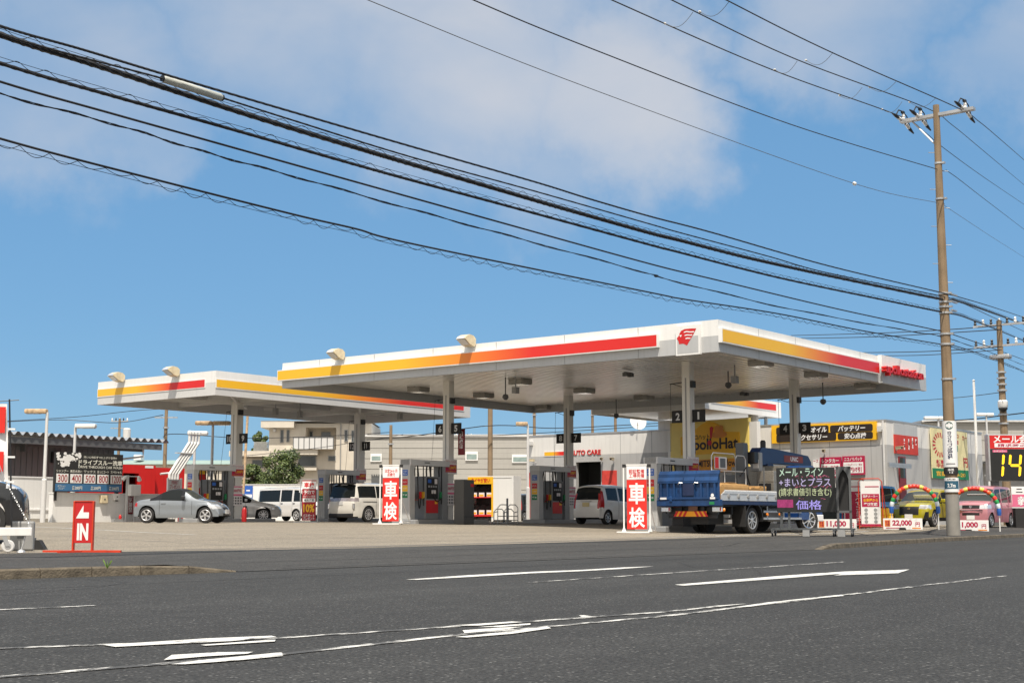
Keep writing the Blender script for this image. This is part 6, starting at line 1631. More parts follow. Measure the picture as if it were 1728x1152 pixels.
# ---------------------------------------------------------------- lamp posts
def lamp(label, px, D, ytop, heads, rust):
    p = at(px, D); o = thing('lamp_post', label, 'lamp post', p, YAW - R(90), 'lamp posts round the station')
    h = (873 - ytop) * D / 2300 + CAMH - p[2]
    MB().tube([(0, 0, 0), (0, 0, 1.8), (0, 0, 1.85), (0, 0, h)], [.11, .11, .075, .06], 10).build('post', M['lgrey'], o)
    for s in heads:
        b = MB(); b.bbox(min(0, s * .95), max(0, s * .95), -.18, .18, h - .06, h + .14, .06); hd = b.build('lamp_head', M['rust'] if rust else M['white'], o, smooth=.6)
        MB().box(min(s * .3, s * .9), max(s * .3, s * .9), -.13, .13, h - .072, h - .061).build('lens', M['lampglass'], hd)
lamp('tall lamp post with rusty head facing left, in front of the grey shed', 72, 58, 695, (-1,), True)
lamp('shorter white lamp post behind the car wash price board', 121, 62, 720, (1,), False)
lamp('lamp post with two rusty heads left of the column marked 9', 355, 66, 715, (-.9, .9), True)
lamp('white lamp post with rusty head at the left corner of the AUTO CARE wall', 891, 74, 716, (-.7,), True)
lamp('white lamp post half hidden behind the slanting vent pipes', 325, 70, 732, (.7,), False)
lamp('white lamp with long head beyond the banner wall, left of the utility pole', 1590, 85, 706, (-.95, .3), False)
lamp('white lamp with long head left of the far utility pole', 1672, 90, 700, (-.7, .5), False)
p = at(1653, 68); o = thing('flag_pole', 'slim bare white flagpole between the utility pole and the price sign', 'flagpole', p)
h = (873 - 643) * 68 / 2300 + CAMH - p[2]; MB().tube([(0, 0, 0), (0, 0, h)], [.085, .06], 10).build('shaft', M['white'], o); MB().lathe([(.02, 0), (.08, .06), (.02, .12)], (0, 0, h), 'z', 10).build('finial', M['lgrey'], o)
p = at(408, 75); o = thing('flag_pole', 'rust-stained white pole behind the column marked 9', 'pole', p)
h = (873 - 695) * 75 / 2300 + CAMH - p[2]; MB().tube([(0, 0, 0), (.5, .3, h)], .07, 8).build('shaft', M['rust'], o); MB().lathe([(.02, 0), (.08, .06), (.02, .12)], (.5, .3, h), 'z', 8).build('finial', M['lgrey'], o)

# ---------------------------------------------------------------- background buildings
FR = YAW - R(90)        # facing the camera side
def back(name, label, cat, pxc, D, rz=None):
    p = W(pxc, 873, D); o = thing(name, label, cat, (p.x, p.y, .1), FR if rz is None else rz)
    s = D / 2300
    return o, (lambda px: (px - pxc) * s), (lambda py: (873 - py) * s + CAMH - .1)
ab, ax, az = back('apartment_building', 'beige three-storey apartment building with white panelled balcony behind the round tree', 'building', 538, 130)
tile = M['beige']
beam = mat('beige_tile_dark', hexc('b5aa98'), .7, var=.08)
wm = mat('window_dark', (.03, .04, .045), .08, var=.2, spec=.8)
MB().box(ax(451), ax(513), 0, 9, -.3, az(714)).box(ax(565), ax(625), 0, 9, -.3, az(714)).box(ax(513), ax(565), .0, 9, -.3, az(759)).box(ax(513), ax(565), 2.2, 9, az(759), az(714)).box(ax(513), ax(565), 0, 2.2, az(721), az(714)).build('wall', tile, ab)
MB().box(ax(439), ax(495), -.8, 8, az(722), az(711.5)).build('roof_slab', tile, ab)
MB().box(ax(439), ax(625), -.82, 9, az(711.4), az(710.6)).build('coping', M['mgrey'], ab)
MB().box(ax(385), ax(451), 1, 8, -.3, az(772)).box(ax(385), ax(455), -.4, 8, az(770.5), az(761)).build('side_wing', tile, ab)
MB().box(ax(480), ax(537), -1.3, -.02, az(768), az(758)).box(ax(490), ax(535), -1.0, -.02, az(794), az(790)).build('floor_band', tile, ab)
b = MB()
for k in range(12): b.box(ax(415), ax(451), 3, 3.05, az(761) + k * .09, az(761) + k * .09 + .06)
b.build('louvre_railing', M['mgrey'], ab)
o = MB().box(ax(496), ax(564), -1.5, -1.42, az(758.8), az(739.5)).build('balcony_panel', M['lgrey'], ab)
b = MB()
for px in (496, 505, 514, 523, 532, 543, 553, 563.3): b.box(ax(px), ax(px) + .07, -1.54, -1.5, az(759), az(739))
b.box(ax(495.5), ax(564.5), -1.54, -1.42, az(739.4), az(738.4)).build('balcony_mullion', M['dgrey'], o)
MB().box(ax(496), ax(564), -1.42, -.02, az(759.6), az(757.5)).box(ax(496), ax(497), -1.42, -.02, az(757.4), az(739.5)).box(ax(563), ax(564), -1.42, -.02, az(757.4), az(739.5)).build('balcony_floor', beam, ab)
for (xa, xb, ya_, yb_, yd) in ((470, 476, 725, 747, -.02), (480.5, 486, 725, 746, -.02), (579, 585, 725, 745, -.02), (591, 596, 726, 746, -.02), (514, 520, 725, 739, 2.18), (534, 551, 726, 739, 2.18), (501, 532, 768.5, 787, -.02), (552, 565, 769, 778, -.02), (420, 440, 775, 789, .98)):
    f_ = MB().box(ax(xa), ax(xb), yd - .06, yd + .01, az(yb_), az(ya_)).build('window', M['mgrey'], ab)
    MB().box(ax(xa) + .06, ax(xb) - .06, yd - .075, yd - .061, az(yb_) + .06, az(ya_) - .06).build('pane', wm, f_)
for px, py in ((460.5, 726), (617, 775)): MB().box(ax(px) - .12, ax(px) + .12, -.35, -.02, az(py + 2.5), az(py - 2)).build('wall_lamp', M['lgrey'], ab)
MB().tube([(ax(446), 2, az(711)), (ax(446), 2, az(742))], .04, 5).tube([(ax(573), -.1, az(712)), (ax(573), -.1, az(795))], .05, 5).build('rainwater_pipe', M['mgrey'], ab)

wh, ax, az = back('warehouse', 'long pale grey warehouse with ribbed siding behind the columns marked 5 and 11', 'building', 760, 120)
sid = mat('siding_grey', hexc('a9a7a2'), .6, var=.06, scale=.3, streak=.08)
b = MB(); k = 0
H = az(737)
z_ = -.2
while z_ < H - .05: b.box(ax(600), ax(960), .0 if k % 2 else .03, 12, z_, min(z_ + .45, H)); z_ += .46; k += 1
b.build('siding', sid, wh)
MB().box(ax(600) - .1, ax(960) + .1, -.12, 12.2, H + .002, H + .22).build('roof_edge', M['lgrey'], wh)
for (xa, xb, ya_, yb_) in ((624, 643, 765.5, 779), (785, 806, 762, 777), (864, 892, 767, 781)):
    f_ = MB().box(ax(xa), ax(xb), -.1, .03, az(yb_), az(ya_)).build('window', M['white2'], wh)
    MB().box(ax(xa) + .1, ax(xb) - .1, -.112, -.101, az(yb_) + .1, az(ya_) - .22).build('pane', mat('pale_pane', (.25, .33, .32), .1, var=.2, spec=.8), f_)
MB().box(ax(626), ax(682), -.08, .0, az(830), az(803)).build('dark_opening', M['dgrey'], wh)
b = MB()
for k in range(14): b.box(ax(626 + k * 4), ax(628 + k * 4), -.14, -.08, az(803), az(800.5))
b.build('vent_row', M['dgrey'], wh)

fb, ax, az = back('factory_building', 'large pale grey building beyond the utility poles at the right', 'building', 1700, 112)
b = MB(); z_ = az(780); k = 0
while z_ < az(712) - .05: b.box(ax(1560), ax(1850), .0 if k % 2 else .03, 14, z_, min(z_ + .6, az(712))); z_ += .61; k += 1
b.box(ax(1560), ax(1850), .6, 14, -.3, az(780)).build('siding', sid, fb)
MB().box(ax(1560), ax(1850), -.3, 14, az(711.9), az(709)).build('roof_edge', M['lgrey'], fb)
b = MB(); k = 0
while k < 60: b.box(ax(1630) + k * .28, ax(1630) + k * .28 + .16, -1.2, .0, az(781), az(779.2)); k += 1
b.box(ax(1630), ax(1850), -1.1, .0, az(782.6), az(781.1)).build('eave', M['dgrey'], fb)
MB().box(ax(1642), ax(1662), .52, .6, az(830), az(789)).box(ax(1668), ax(1760), .52, .6, az(845), az(789)).build('shutter_door', M['mgrey'], fb)
MB().box(ax(1640), ax(1646), -.2, .0, az(747), az(741)).build('wall_box', M['mgrey'], fb)

lb, ax, az = back('low_building', 'long low building with pale green roof in the distance behind the red wash hall', 'building', 260, 150)
MB().box(ax(150), ax(400), 0, 8, -.3, az(783)).build('wall', M['beige'], lb)
MB().prism([(0 - .5, az(783.5)), (4, az(774)), (8.5, az(783.5))], ax(145), ax(405), 'x').build('roof', mat('roof_green', hexc('8fa39c'), .6, var=.1), lb)
for px in (333, 349): 
    f_ = MB().box(ax(px), ax(px + 9), -.06, .0, az(803), az(793)).build('window', wm, lb)
MB().bbox(ax(215), ax(228), 1.5, 3, az(776), az(766), .1).build('roof_unit', M['white'], lb)

wf, ax, az = back('boundary_wall', 'plain white boundary wall below the round tree, behind the white van', 'wall', 470, 90)
MB().box(ax(406), ax(560), 0, .2, -.2, az(818.5)).build('wall_body', M['white'], wf)
MB().box(ax(406), ax(560), -.03, .23, az(818.4), az(816.8)).build('coping', M['lgrey'], wf)
nb = thing('blue_notice', 'blue and white notice on the white boundary wall, beside the column marked 9', 'notice', wf.location + (Matrix.Rotation(FR, 4, 'Z') @ Vector((ax(418), -.05, az(830)))), FR)
MB().box(-.3, .3, -.03, 0, -.4, .4).build('blue_field', M['bluep'], nb); MB().box(-.26, .26, -.035, -.031, -.36, -.16).box(-.12, .12, -.035, -.031, .05, .14).build('white_field', M['white2'], nb)

# ---------------------------------------------------------------- tree and shrub
def foliage(b, rnd, clumps, per, leaf):
    for (cx, cy, cz, r_) in clumps:
        for _ in range(per):
            d = Vector((rnd.gauss(0, 1), rnd.gauss(0, 1), rnd.gauss(0, 1))).normalized() * r_ * (rnd.random() ** .45)
            c = Vector((cx, cy, cz)) + Vector((d.x, d.y, d.z * .85))
            n = (d.normalized() + Vector((rnd.gauss(0, .7), rnd.gauss(0, .7), rnd.gauss(0, .7) + .4))).normalized()
            a = n.orthogonal().normalized(); a = Matrix.Rotation(rnd.uniform(0, 6.28), 3, n) @ a; e = n.cross(a)
            l_ = leaf * rnd.uniform(.6, 1.3)
            b.add([c - a * l_, c + e * l_ * .5, c + a * l_, c - e * l_ * .5], [(0, 1, 2, 3)])
leaf_m = bpy.data.materials.new('leaf_green'); leaf_m.use_nodes = True
nt = leaf_m.node_tree; bs = nt.nodes['Principled BSDF']; bs.inputs['Roughness'].default_value = .5
g_ = nt.nodes.new('ShaderNodeNewGeometry'); cr_ = nt.nodes.new('ShaderNodeValToRGB'); nt.links.new(g_.outputs['Random Per Island'], cr_.inputs[0])
cr_.color_ramp.elements[0].color = (.025, .05, .015, 1); cr_.color_ramp.elements[1].color = (.13, .17, .045, 1)
nt.links.new(cr_.outputs[0], bs.inputs['Base Color'])
def tree(name, label, px, D, wpx, ytop, seed, ybot=826):
    p = W(px, 873, D); o = thing(name, label, 'tree', (p.x, p.y, .2)); s = D / 2300; rnd = random.Random(seed)
    wr = wpx * s / 2; zt_ = (873 - ytop) * s + CAMH - .2; zb0 = (873 - ybot) * s + CAMH - .2
    cl = []
    n = 34
    for i in range(n):
        a = rnd.uniform(0, 6.28); t = rnd.random(); z_ = zb0 + (zt_ - zb0) * (.1 + .82 * t)
        prof = math.sin(math.pi * min(.98, .18 + .72 * t)) ** .7
        q_ = wr * prof * rnd.uniform(.35, .86); cl.append((math.cos(a) * q_, math.sin(a) * q_, z_, wr * rnd.uniform(.24, .40)))
    tr_ = MB(); tr_.tube([(0, 0, 0), (.03, 0, zb0 * .6), (0, .05, zb0 + (zt_ - zb0) * .3), (.05, 0, zb0 + (zt_ - zb0) * .6)], [.12, .1, .07, .03], 8)
    for c in cl[:16]:
        z0_ = zb0 + (c[2] - zb0) * .4; tr_.tube([(0, 0, max(.3, z0_ - .2)), (c[0] * .5, c[1] * .5, (z0_ + c[2]) / 2), (c[0], c[1], c[2])], [.04, .03, .012], 5)
    tr_.build('trunk', mat('bark', hexc('5a4a3a'), .9, var=.3), o)
    b = MB(); foliage(b, rnd, cl, 190, .10 if D < 100 else .14); b.build('crown', leaf_m, o, normals=False)
tree('broadleaf_tree', 'round green tree above the white boundary wall, before the beige apartments', 474, 97, 88, 763, 3)
tree('broadleaf_tree', 'smaller green shrub tree beside the column marked 9, left of the round tree', 424, 99, 42, 784, 5)
tree('broadleaf_tree', 'sparse grey-green treetop behind the apartment roof terrace, left of the beige tower', 436, 165, 30, 727, 8, 770)

# ---------------------------------------------------------------- utility poles
def pole_body(b, h, r0, r1): b.tube([(0, 0, -.05), (0, 0, h * .5), (0, 0, h)], [r0, (r0 + r1) / 2, r1], 16)
PB = W(1608, 873, 43.5); PX, PY = PB.x, PB.y; PZ = .12
mp_ = thing('utility_pole', 'tall concrete utility pole at the kerb carrying a white clinic sign and the overhead cables', 'utility pole', (PX, PY, PZ))
PH = onY(1583, 180, PY).z - PZ
b = MB(); pole_body(b, PH, .205, .10); b.build('shaft', M['polec'], mp_, smooth=.8)
def pz(px, py): return onY(px, py, PY).z - PZ
za = pz(1583, 196)
b = MB(); b.box(-.06, .06, -1.25, 1.25, za - .05, za + .05).box(.10, .16, -1.25, 1.25, za - .05, za + .05).tube([(.08, .9, za), (.08, .12, za - .95)], .03, 6); b.build('crossarm', M['steel'], mp_)
for yy in (1.15, .55, -.95):
    o = MB().lathe([(.04, za + .05), (.065, za + .09), (.045, za + .14), (.065, za + .17), (.045, za + .22), (.04, za + .27)], (.03, yy, 0), 'z', 12).build('insulator', M['porc'], mp_)
    MB().bbox(-.08, .11, yy - .05, yy + .05, za + .25, za + .35, .03).build('insulator_cap', M['black'], o)
    MB().tube([(-.9, yy, za + .06), (-.6, yy, za + .05), (-.15, yy, za)], [.025, .06, .04], 8).tube([(.9, yy, za - .22), (.6, yy, za - .15), (.2, yy, za - .02)], [.025, .06, .04], 8).tube([(-.6, yy, za + .06), (-.35, yy, za + .3), (0, yy, za + .33), (.35, yy, za + .24), (.62, yy, za - .12)], .022, 6).build('strain_insulator', M['black'], o)
    MB().tube([(-.42, yy, za + .03), (-.2, yy, za + .01)], .055, 8).tube([(.22, yy, za - .04), (.5, yy, za - .12)], .055, 8).build('porcelain_sleeve', M['porc'], o)
k = 0; z_ = pz(1590, 262)
zlow = pz(1603, 500)
while z_ > zlow:
    s_ = 1 if k % 2 else -1; MB().tube([(0, 0, z_), (-.0 + .22 * s_, -.24 * s_, z_)], .013, 5).build('step_bolt', M['steel'], mp_); z_ -= .62; k += 1
for py, r_ in ((285, .12), (343, .135), (498, .16), (512, .16), (520, .165), (530, .165), (565, .17), (582, .175), (640, .18)):
    z_ = pz(1600, py); MB().lathe([(r_ + .012, z_ - .03), (r_ + .012, z_ + .03)], (0, 0, 0), 'z', 14).box(-.06, .06, -r_ - .1, -r_, z_ - .03, z_ + .03).build('pole_band', M['steel'], mp_)
b = MB(); b.box(.0, .5, -.28, -.2, pz(1604, 502), pz(1604, 500)).box(.0, .5, -.28, -.2, pz(1604, 514), pz(1604, 512)).box(.0, .4, -.28, -.2, pz(1604, 528), pz(1604, 526)).build('cable_bracket', M['steel'], mp_)
# signs wrapped on the pole (facing the camera side)
SA = YAW - R(90) - R(18)
def wrap(name, z0_, z1_, r_, m, half, parent):
    b = MB(); vs = []
    for i in range(13):
        a = SA - R(90) + half * (i - 6) / 6
        for z_ in (z0_, z1_): vs.append((r_ * math.cos(a), r_ * math.sin(a), z_))
    b.add(vs, [(2 * i, 2 * i + 2, 2 * i + 3, 2 * i + 1) for i in range(12)]); return b.build(name, m, parent)
def wtext(name, body, z_, w_, h_, r_, m, parent, bold=.02):
    vs, fs = text_geo(body, bold); out = []
    for a, c, _ in vs:
        t = SA - R(90) + (a * w_) / r_; out.append((r_ * math.cos(t), r_ * math.sin(t), z_ + c * h_))
    b = MB(); b.add(out, fs); return b.build(name, m, parent)
zs1, zs0 = pz(1605, 711), pz(1605, 800)
e0_ = pz(1607, 834)
sgn = thing('clinic_sign', 'narrow white vertical clinic sign with green cross wrapped round the utility pole', 'sign', (PX, PY, PZ))
pw1 = wrap('white_plate', pz(1605, 788), zs1, .222, M['white2'], R(85), sgn)
wrap('dark_plate', zs0, pz(1605, 789), .223, M['blackm'], R(85), sgn)
zc = pz(1605, 719)
b = MB(); 
vs = [(.2245 * math.cos(SA - R(90)), .2245 * math.sin(SA - R(90)), zc)]
for i in range(24):
    t = 2 * math.pi * i / 24; q_ = SA - R(90) + .125 * math.cos(t) / .2245; vs.append((.2245 * math.cos(q_), .2245 * math.sin(q_), zc + .125 * math.sin(t)))
b.add(vs, [(0, 1 + i, 1 + (i + 1) % 24) for i in range(24)]); b.build('green_disc', mat('clinic_green', hexc('1f4f4a'), .5), pw1)
b = MB()
for (w_, h_) in ((.17, .055), (.055, .17)):
    vs = []
    for i in range(5):
        q_ = SA - R(90) + w_ * (i / 4 - .5) / .226
        for s_ in (-1, 1): vs.append((.226 * math.cos(q_), .226 * math.sin(q_), zc + s_ * h_ / 2))
    b.add(vs, [(2 * i, 2 * i + 2, 2 * i + 3, 2 * i + 1) for i in range(4)])
b.build('white_cross', M['white2'], pw1)
wtext('lettering', 'き\nさ\nら\nづ\n皮\n膚\n科', (pz(1605, 728) + pz(1605, 775)) / 2, .17, pz(1605, 728) - pz(1605, 775), .2245, mat('ink_navy', hexc('2b3350'), .5), pw1, .03)
wrap('small_print', pz(1605, 784), pz(1605, 781.5), .2246, M['mgrey'], R(38), pw1)
wtext('plate_lettering', '清見\n1-2', pz(1605, 794.5), .2, .15, .2246, M['white2'], sgn)
MB().tube([(0, 0, 0), (0, 0, e0_)], [.216, .212], 18).build('lower_sleeve', M['poleg'], mp_, smooth=.8)
el = thing('elevation_sign', 'small white and teal sea level plate below the clinic sign on the utility pole', 'sign', (PX, PY, PZ))
e0, e1 = pz(1607, 830), pz(1607, 806)
wrap('white_plate', e0, e1, .226, M['white2'], R(80), el)
wrap('teal_field', e0 + .1, e1 - .1, .2275, mat('teal_print', hexc('2f5a70'), .5), R(68), el)
wtext('lettering', '2.7m', (e0 + e1) / 2 - .02, .26, .13, .229, M['white2'], el, .03)
wtext('heading', '▲海抜表示', e1 - .05, .28, .05, .229, M['blackm'], el)

P2 = W(1701, 873, 67)
p2 = thing('utility_pole', 'farther utility pole with two insulator arms and transformer, right of the flagpole', 'utility pole', (P2.x, P2.y, .15))
def p2z(py): return onY(1698, py, P2.y).z - .15
h2 = p2z(545)
b = MB(); pole_body(b, h2, .22, .13); b.build('shaft', M['polec'], p2, smooth=.8)
for py in (552, 586):
    z_ = p2z(py); o = MB().box(-.05, .05, -1.3, 1.3, z_ - .05, z_ + .05).build('crossarm', M['steel'], p2)
    for k in range(7): MB().lathe([(.05, z_ + .05), (.08, z_ + .12), (.05, z_ + .2), (.07, z_ + .28), (.03, z_ + .34)], (0, -1.2 + k * .4, 0), 'z', 8).build('insulator', M['porc'] if k % 2 else M['black'], o)
MB().bbox(-.25, .25, -.5, .5, p2z(608), p2z(601), .06).build('bracket_box', M['steel'], p2)
MB().lathe([(.2, p2z(690)), (.24, p2z(688)), (.24, p2z(679)), (.18, p2z(677))], (-.3, -.1, 0), 'z', 14).build('transformer', M['white'], p2, smooth=.6)
MB().lathe([(.1, p2z(696)), (.22, p2z(692)), (.22, p2z(689.8))], (-.3, -.1, 0), 'z', 14).build('transformer_base', M['black'], p2)
for py in (630, 640, 650, 660, 700, 715): MB().lathe([(.24, p2z(py) - .04), (.24, p2z(py) + .04)], (0, 0, 0), 'z', 12).build('pole_band', M['steel'], p2)
for i, (px, D, yt, lab, arms) in enumerate(((275, 95, 686, 'concrete pole with cross arms left of the vent pipes', 1), (196, 125, 709, 'distant pole with transformer above the shed roof end', 1), (827, 105, 640, 'brown concrete pole between plate 5 and plate 8, tallest of those behind', 0),
        (902, 118, 660, 'pole behind the AUTO CARE roof lamp', 0), (1001, 125, 660, 'pole behind the AUTO CARE roof, right of plate 7', 0), (1040, 122, 660, 'pole behind the AUTO CARE roof, left of the satellite dish', 0), (658, 100, 720, 'short bare pole right of plate 11, above the red banner stand', 0), (648, 128, 738, 'thin distant pole with small arm, right of the beige apartments', 1), (782, 128, 735, 'thin distant pole beside the dark notice at plate 5', 1))):
    p = W(px, 873, D); o = thing('utility_pole', lab, 'utility pole', (p.x, p.y, .2), FR, 'utility poles in the background')
    h = (873 - yt) * D / 2300 * 1.02 + CAMH - .2; b = MB(); pole_body(b, h, .17 if i != 2 else .21, .11 if i != 2 else .18); b.build('shaft', M['polec'], o, smooth=.8)
    MB().lathe([(.2, h * .8), (.2, h * .8 + .1)], (0, 0, 0), 'z', 10).build('pole_band', M['steel'], o)
    if arms:
        for dz in (.25, .9): MB().box(-.8, .8, -.05, .05, h - dz - .04, h - dz + .04).build('crossarm', M['steel'], o)
        for k in range(5): MB().lathe([(.05, h - .21), (.07, h - .1), (.03, h + .05)], (-.7 + .35 * k, 0, 0), 'z', 6).build('insulator', M['black'] if k % 2 else M['porc'], o)
        if i == 1: MB().lathe([(.3, h - 2.0), (.35, h - 1.9), (.35, h - 1.0), (.25, h - .9)], (.7, 0, 0), 'z', 12).build('transformer', M['lgrey'], o)

# ---------------------------------------------------------------- overhead cables
def spline(pts, n=10):
    out = []
    for i in range(len(pts) - 1):
        p0, p1, p2_, p3 = pts[max(i - 1, 0)], pts[i], pts[i + 1], pts[min(i + 2, len(pts) - 1)]
        for k in range(n):
            t = k / n
            out.append(.5 * ((2 * p1) + (p2_ - p0) * t + (2 * p0 - 5 * p1 + 4 * p2_ - p3) * t * t + (3 * p1 - p0 - 3 * p2_ + p3) * t ** 3))
    out.append(pts[-1]); return out
dirR = Vector((P2.x - PX, P2.y - PY, 0)).normalized(); nR = Vector((-dirR.y, dirR.x, 0))
def plane(px, py, y_off, right):
    d = ray(px, py)
    if not right: return d * ((PY + y_off) / d.y) + Vector((0, 0, CAMH))
    P0 = Vector((PX, PY, 0)) + nR * y_off
    return d * (P0.dot(nR) / d.dot(nR)) + Vector((0, 0, CAMH))
def cable(label, pts, r_, yoff, rpts=(), group='overhead cables along the road', lash=None, name='overhead_cable', m='cable', wav=0.0, bundle=0):
    L_ = [plane(px, py, yoff, False) for px, py in pts]
    L_ = [L_[0] + (L_[0] - L_[1]) * 1.2 + Vector((0, 0, .1))] + L_
    if rpts:
        Q = [plane(px, py, yoff, True) for px, py in rpts]; Q.append(Q[-1] + (Q[-1] - Q[-2]).normalized() * 30); L_ = L_ + Q
    S_ = spline(L_, 10)
    org = Vector((PX, PY, 0)); S_ = [p - org for p in S_]
    o = thing(name, label, 'cable', org, 0, group)
    if wav: S_ = [p + Vector((0, 0, wav * math.sin(i * .9))) for i, p in enumerate(S_)]
    b = MB(); b.tube(S_, r_, 6)
    if bundle:
        # helically laid strands
        F = spline(L_, 60); F = [p - org for p in F]
        for s_ in range(bundle): b.tube([p + Vector((0, math.cos(i * .55 + s_ * 6.28 / bundle), math.sin(i * .55 + s_ * 6.28 / bundle))) * r_ * .45 for i, p in enumerate(F)], r_ * .72, 5)
    b.build('conductor', M[m], o)
    if lash:
        up_ = lash; F = spline(L_, 90); F = [p - org for p in F]
        mw = MB(); mw.tube([p + Vector((0, 0, .085 * up_)) for p in S_], .004, 4); mw.build('messenger_wire', M['cable'], o)
        lw_ = MB(); per = 0.45; acc = 0; pts_ = [F[0]]; 
        for a_, c_ in zip(F, F[1:]):
            acc += (c_ - a_).length; ph = (acc % per) / per
            pts_.append(c_ + Vector((0, 0, up_ * (r_ + .11 * (1.0 if up_ < 0 else .7) * abs(math.sin(math.pi * ph)) ** (1.0 if up_ < 0 else 3.0) * (.75 + .25 * math.sin(len(pts_) * .07))))))
        lw_.tube(pts_, .005, 4); lw_.build('hanger_spiral', M['cable'], o)
    return o
RA = [(1621, 502), (1675, 518), (1728, 535.6)]
cable('uppermost twisted cable of the low bundle, crossing the whole sky', [(0, 44), (136, 83), (275, 125), (500, 191), (707, 251), (906, 308), (996, 336), (1100, 366), (1200, 392), (1400, 449), (1590, 494)], .017, -.25, RA, bundle=3)
cb = cable('second twisted cable, carrying the pale splice closure', [(0, 57), (100, 87), (275, 133), (374, 165), (500, 205), (690, 264), (900, 322), (1100, 379), (1149, 393), (1295, 432), (1399, 461), (1590, 500)], .014, -.12, [(1628, 513), (1675, 535), (1728, 559)], bundle=2)
cable('thickest lashed cable bundle, third from the top', [(0, 59), (180, 116), (400, 188), (600, 249), (684, 274), (865, 327), (979, 360), (1100, 394), (1149, 406), (1250, 432), (1333, 451), (1417, 469), (1590, 505)], .041, .0, [(1616, 508), (1670, 526), (1728, 547)], lash=1, bundle=2)
cable('lashed cable with small loops above it, fourth from the top', [(0, 107), (200, 165), (400, 221), (600, 278), (708, 308), (865, 350), (1100, 414), (1139, 424), (1312, 468), (1486, 505), (1587, 526)], .025, .05, [(1619, 532), (1646, 542), (1673, 552.5), (1728, 575)], lash=1, bundle=2)
cable('plain smooth black cable, fifth from the top', [(0, 138), (200, 195), (500, 279), (600, 307), (847, 376), (1100, 446), (1208, 472), (1417, 522), (1590, 559)], .017, .1, [(1610, 565), (1666, 584), (1728, 607)])
cable('wavy twisted thin cable, second from the bottom', [(0, 158), (200, 212), (347, 257), (500, 299), (708, 357), (900, 409), (1100, 463), (1121, 470), (1323, 519), (1521, 556), (1587, 567)], .009, .15, [(1609.6, 574), (1673, 595), (1728, 616)], wav=.02, bundle=2)
cable('lowest cable with scalloped loops hanging under it', [(0, 234), (250, 300), (500, 363), (600, 386), (708, 414), (1100, 494), (1156, 505), (1312, 529), (1451, 557), (1590, 581)], .017, .2, [(1610, 583), (1655, 597), (1695, 612), (1728, 626)], lash=-1)
pa, pb_ = plane(275, 133, -.12, False), plane(374, 165, -.12, False)
o = thing('splice_closure', 'pale tubular cable splice closure hanging on the cables at upper left', 'cable closure', pa)
d_ = pb_ - pa
MB().tube([Vector((0, 0, 0)), d_ * .03, d_ * .97, d_], [.04, .058, .058, .04], 12).build('sleeve', mat('closure_grey', hexc('b9bcb6'), .5, var=.1), o, smooth=.8); MB().tube([-d_ * .02, d_ * .0], .05, 8).tube([d_ * 1.0, d_ * 1.02], .05, 8).build('end_cap', M['black'], o)
cable('high-voltage wire nearest the station, left insulator', [(1031.6, 0), (1303, 118), (1518, 196)], 0.016, 1.15, [(1560, 223), (1594, 251), (1660, 299), (1728, 345)], 'high voltage wires on the pole top')
cable('high-voltage wire in the middle of the pole top three', [(1132.7, 0), (1345, 101), (1560, 181)], 0.016, .55, [(1606.6, 211), (1660, 255), (1728, 312)], 'high voltage wires on the pole top')
cable('high-voltage wire nearest the road, right insulator', [(1225, 0), (1404, 89), (1613, 181)], 0.016, -.95, [(1653, 206), (1690, 237), (1728, 270)], 'high voltage wires on the pole top')
cable('single thin dark wire below the high-voltage three', [(798, 0), (1000, 83), (1337, 211), (1579, 285)], .013, 0, [(1602, 291), (1660, 335), (1728, 387)], 'thin wires on the pole')
cable('finest grey wire with a small white bead', [(620, 0), (1000, 151), (1442, 310), (1585, 343)], .008, 0, [(1598, 350), (1674, 400), (1728, 434)], 'thin wires on the pole', m='wire')
p = plane(1442, 310, 0, False); o = thing('wire_bead', 'small white insulating bead on the finest wire', 'insulator', p); MB().lathe([(.02, -.06), (.055, -.03), (.055, .03), (.02, .06)], (0, 0, 0), 'x', 10).build('bead', M['porc'], o); MB().tube([(-.08, 0, 0), (.08, 0, 0)], .02, 6).build('clamp', M['steel'], o)
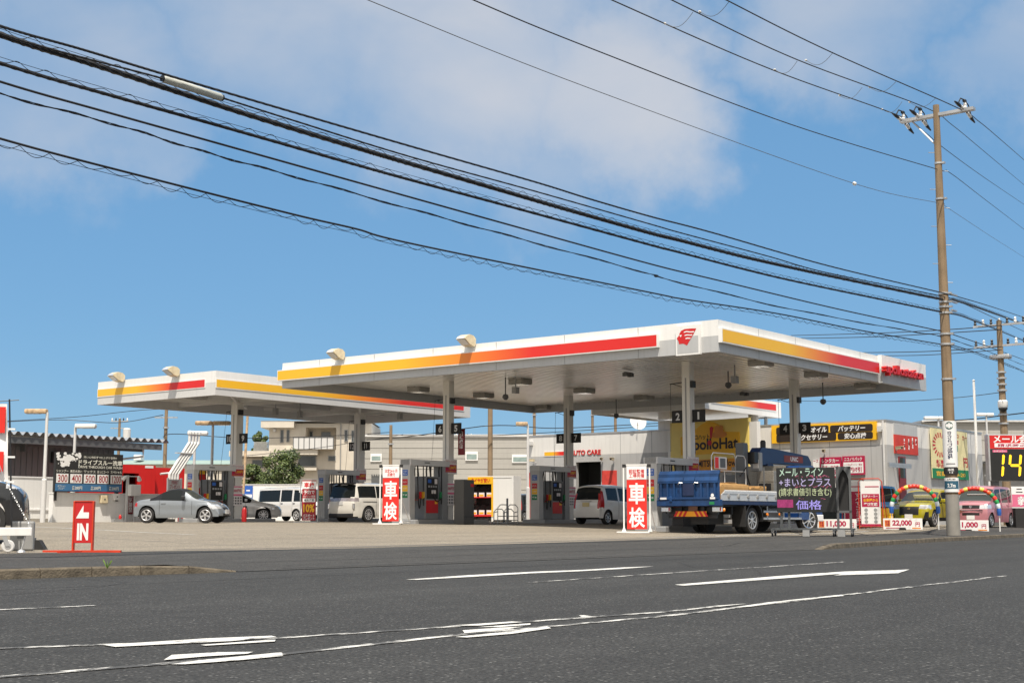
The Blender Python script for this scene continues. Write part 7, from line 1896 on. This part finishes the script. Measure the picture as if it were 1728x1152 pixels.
for i, (a, c) in enumerate((((290, 95), (402, 50)), ((430, 48), (545, 10)), ((730, 280), (820, 245)), ((855, 242), (960, 215)), ((990, 383), (1080, 350)), ((1110, 350), (1215, 328)), ((1160, 438), (1240, 408)), ((1270, 410), (1375, 393)))):
    ya_, yb_ = (1.15, .55) if i % 2 == 0 else (.55, -.95)
    p0_ = plane(1000 + a[0] / 2.374, a[1] / 2.374, ya_, False); p1_ = plane(1000 + c[0] / 2.374, c[1] / 2.374, yb_, False)
    o = thing('wire_spacer', ('thin slack spacer wire between left and middle high-voltage wires, %s', 'thin slack spacer wire between middle and right high-voltage wires, %s')[i % 2] % ('farthest from the pole', 'second farthest from the pole', 'second nearest the pole', 'nearest the pole')[i // 2], 'spacer wire', p0_, 0, 'spacer wires between the high voltage wires')
    MB().tube([(p1_ - p0_) * (t / 8) - Vector((0, 0, .22 * math.sin(math.pi * t / 8))) for t in range(9)], .007, 5).build('strand', M['wire'], o)
    MB().lathe([(.02, -.05), (.035, 0), (.02, .05)], (0, 0, 0), 'x', 8).build('clip', M['porc'], o)
def far_wire(label, pts, r_=.03):
    P = [W(px, py, D) for px, py, D in pts]; S_ = spline(P, 8); o = thing('distant_wire', label, 'cable', P[0], 0, 'thin wires between the background poles')
    MB().tube([q_ - P[0] for q_ in S_], r_, 5).build('conductor', M['cable'], o)
far_wire('distant wire behind the AUTO CARE roof, upper of two', [(620, 742, 110), (700, 735, 108), (790, 722, 106), (827, 718, 105), (870, 718, 108), (950, 722, 115), (1140, 712, 125)], .035)
far_wire('distant wire behind the AUTO CARE roof, lower of two', [(620, 733, 115), (790, 735, 110), (900, 731, 112), (1140, 716, 125)], .03)
far_wire('distant wire running left to the far pole at right, upper one', [(1335, 566, 110), (1480, 562, 85), (1600, 556, 72), (1690, 549, 67)], .025)
far_wire('distant wire running left to the far pole at right, second one', [(1335, 571, 110), (1480, 568, 85), (1690, 556, 67)], .025)
far_wire('distant wire reaching the lower arm of the far pole', [(1440, 595, 95), (1560, 593, 80), (1690, 585, 67)], .025)
far_wire('distant wire just under the lower arm wire', [(1460, 600, 95), (1560, 599, 80), (1690, 590, 67)], .022)
far_wire('lone distant wire under the canopy letters', [(1330, 676, 110), (1500, 677, 85), (1610, 671, 72), (1695, 661, 67)], .018)
far_wire('distant wire from the left edge to the transformer pole', [(-20, 713, 130), (100, 708, 128), (196, 713, 125), (275, 700, 95)], .03)
far_wire('distant wire from the left edge to the pole by the vent pipes, upper', [(-20, 712, 100), (130, 703, 97), (275, 690, 95), (400, 700, 105), (560, 712, 120)], .022)
far_wire('distant thin wire behind plate 9 towards the apartments', [(275, 737, 95), (300, 732, 96), (420, 739, 110), (560, 735, 120), (660, 729, 110)], .028)
far_wire('distant sagging wire in front of the apartments', [(400, 770, 90), (480, 762, 95), (560, 752, 100), (680, 733, 105)], .02)
far_wire('distant wires behind the far building at right', [(1560, 712, 100), (1640, 707, 96), (1690, 701, 92), (1740, 695, 90)], .04)
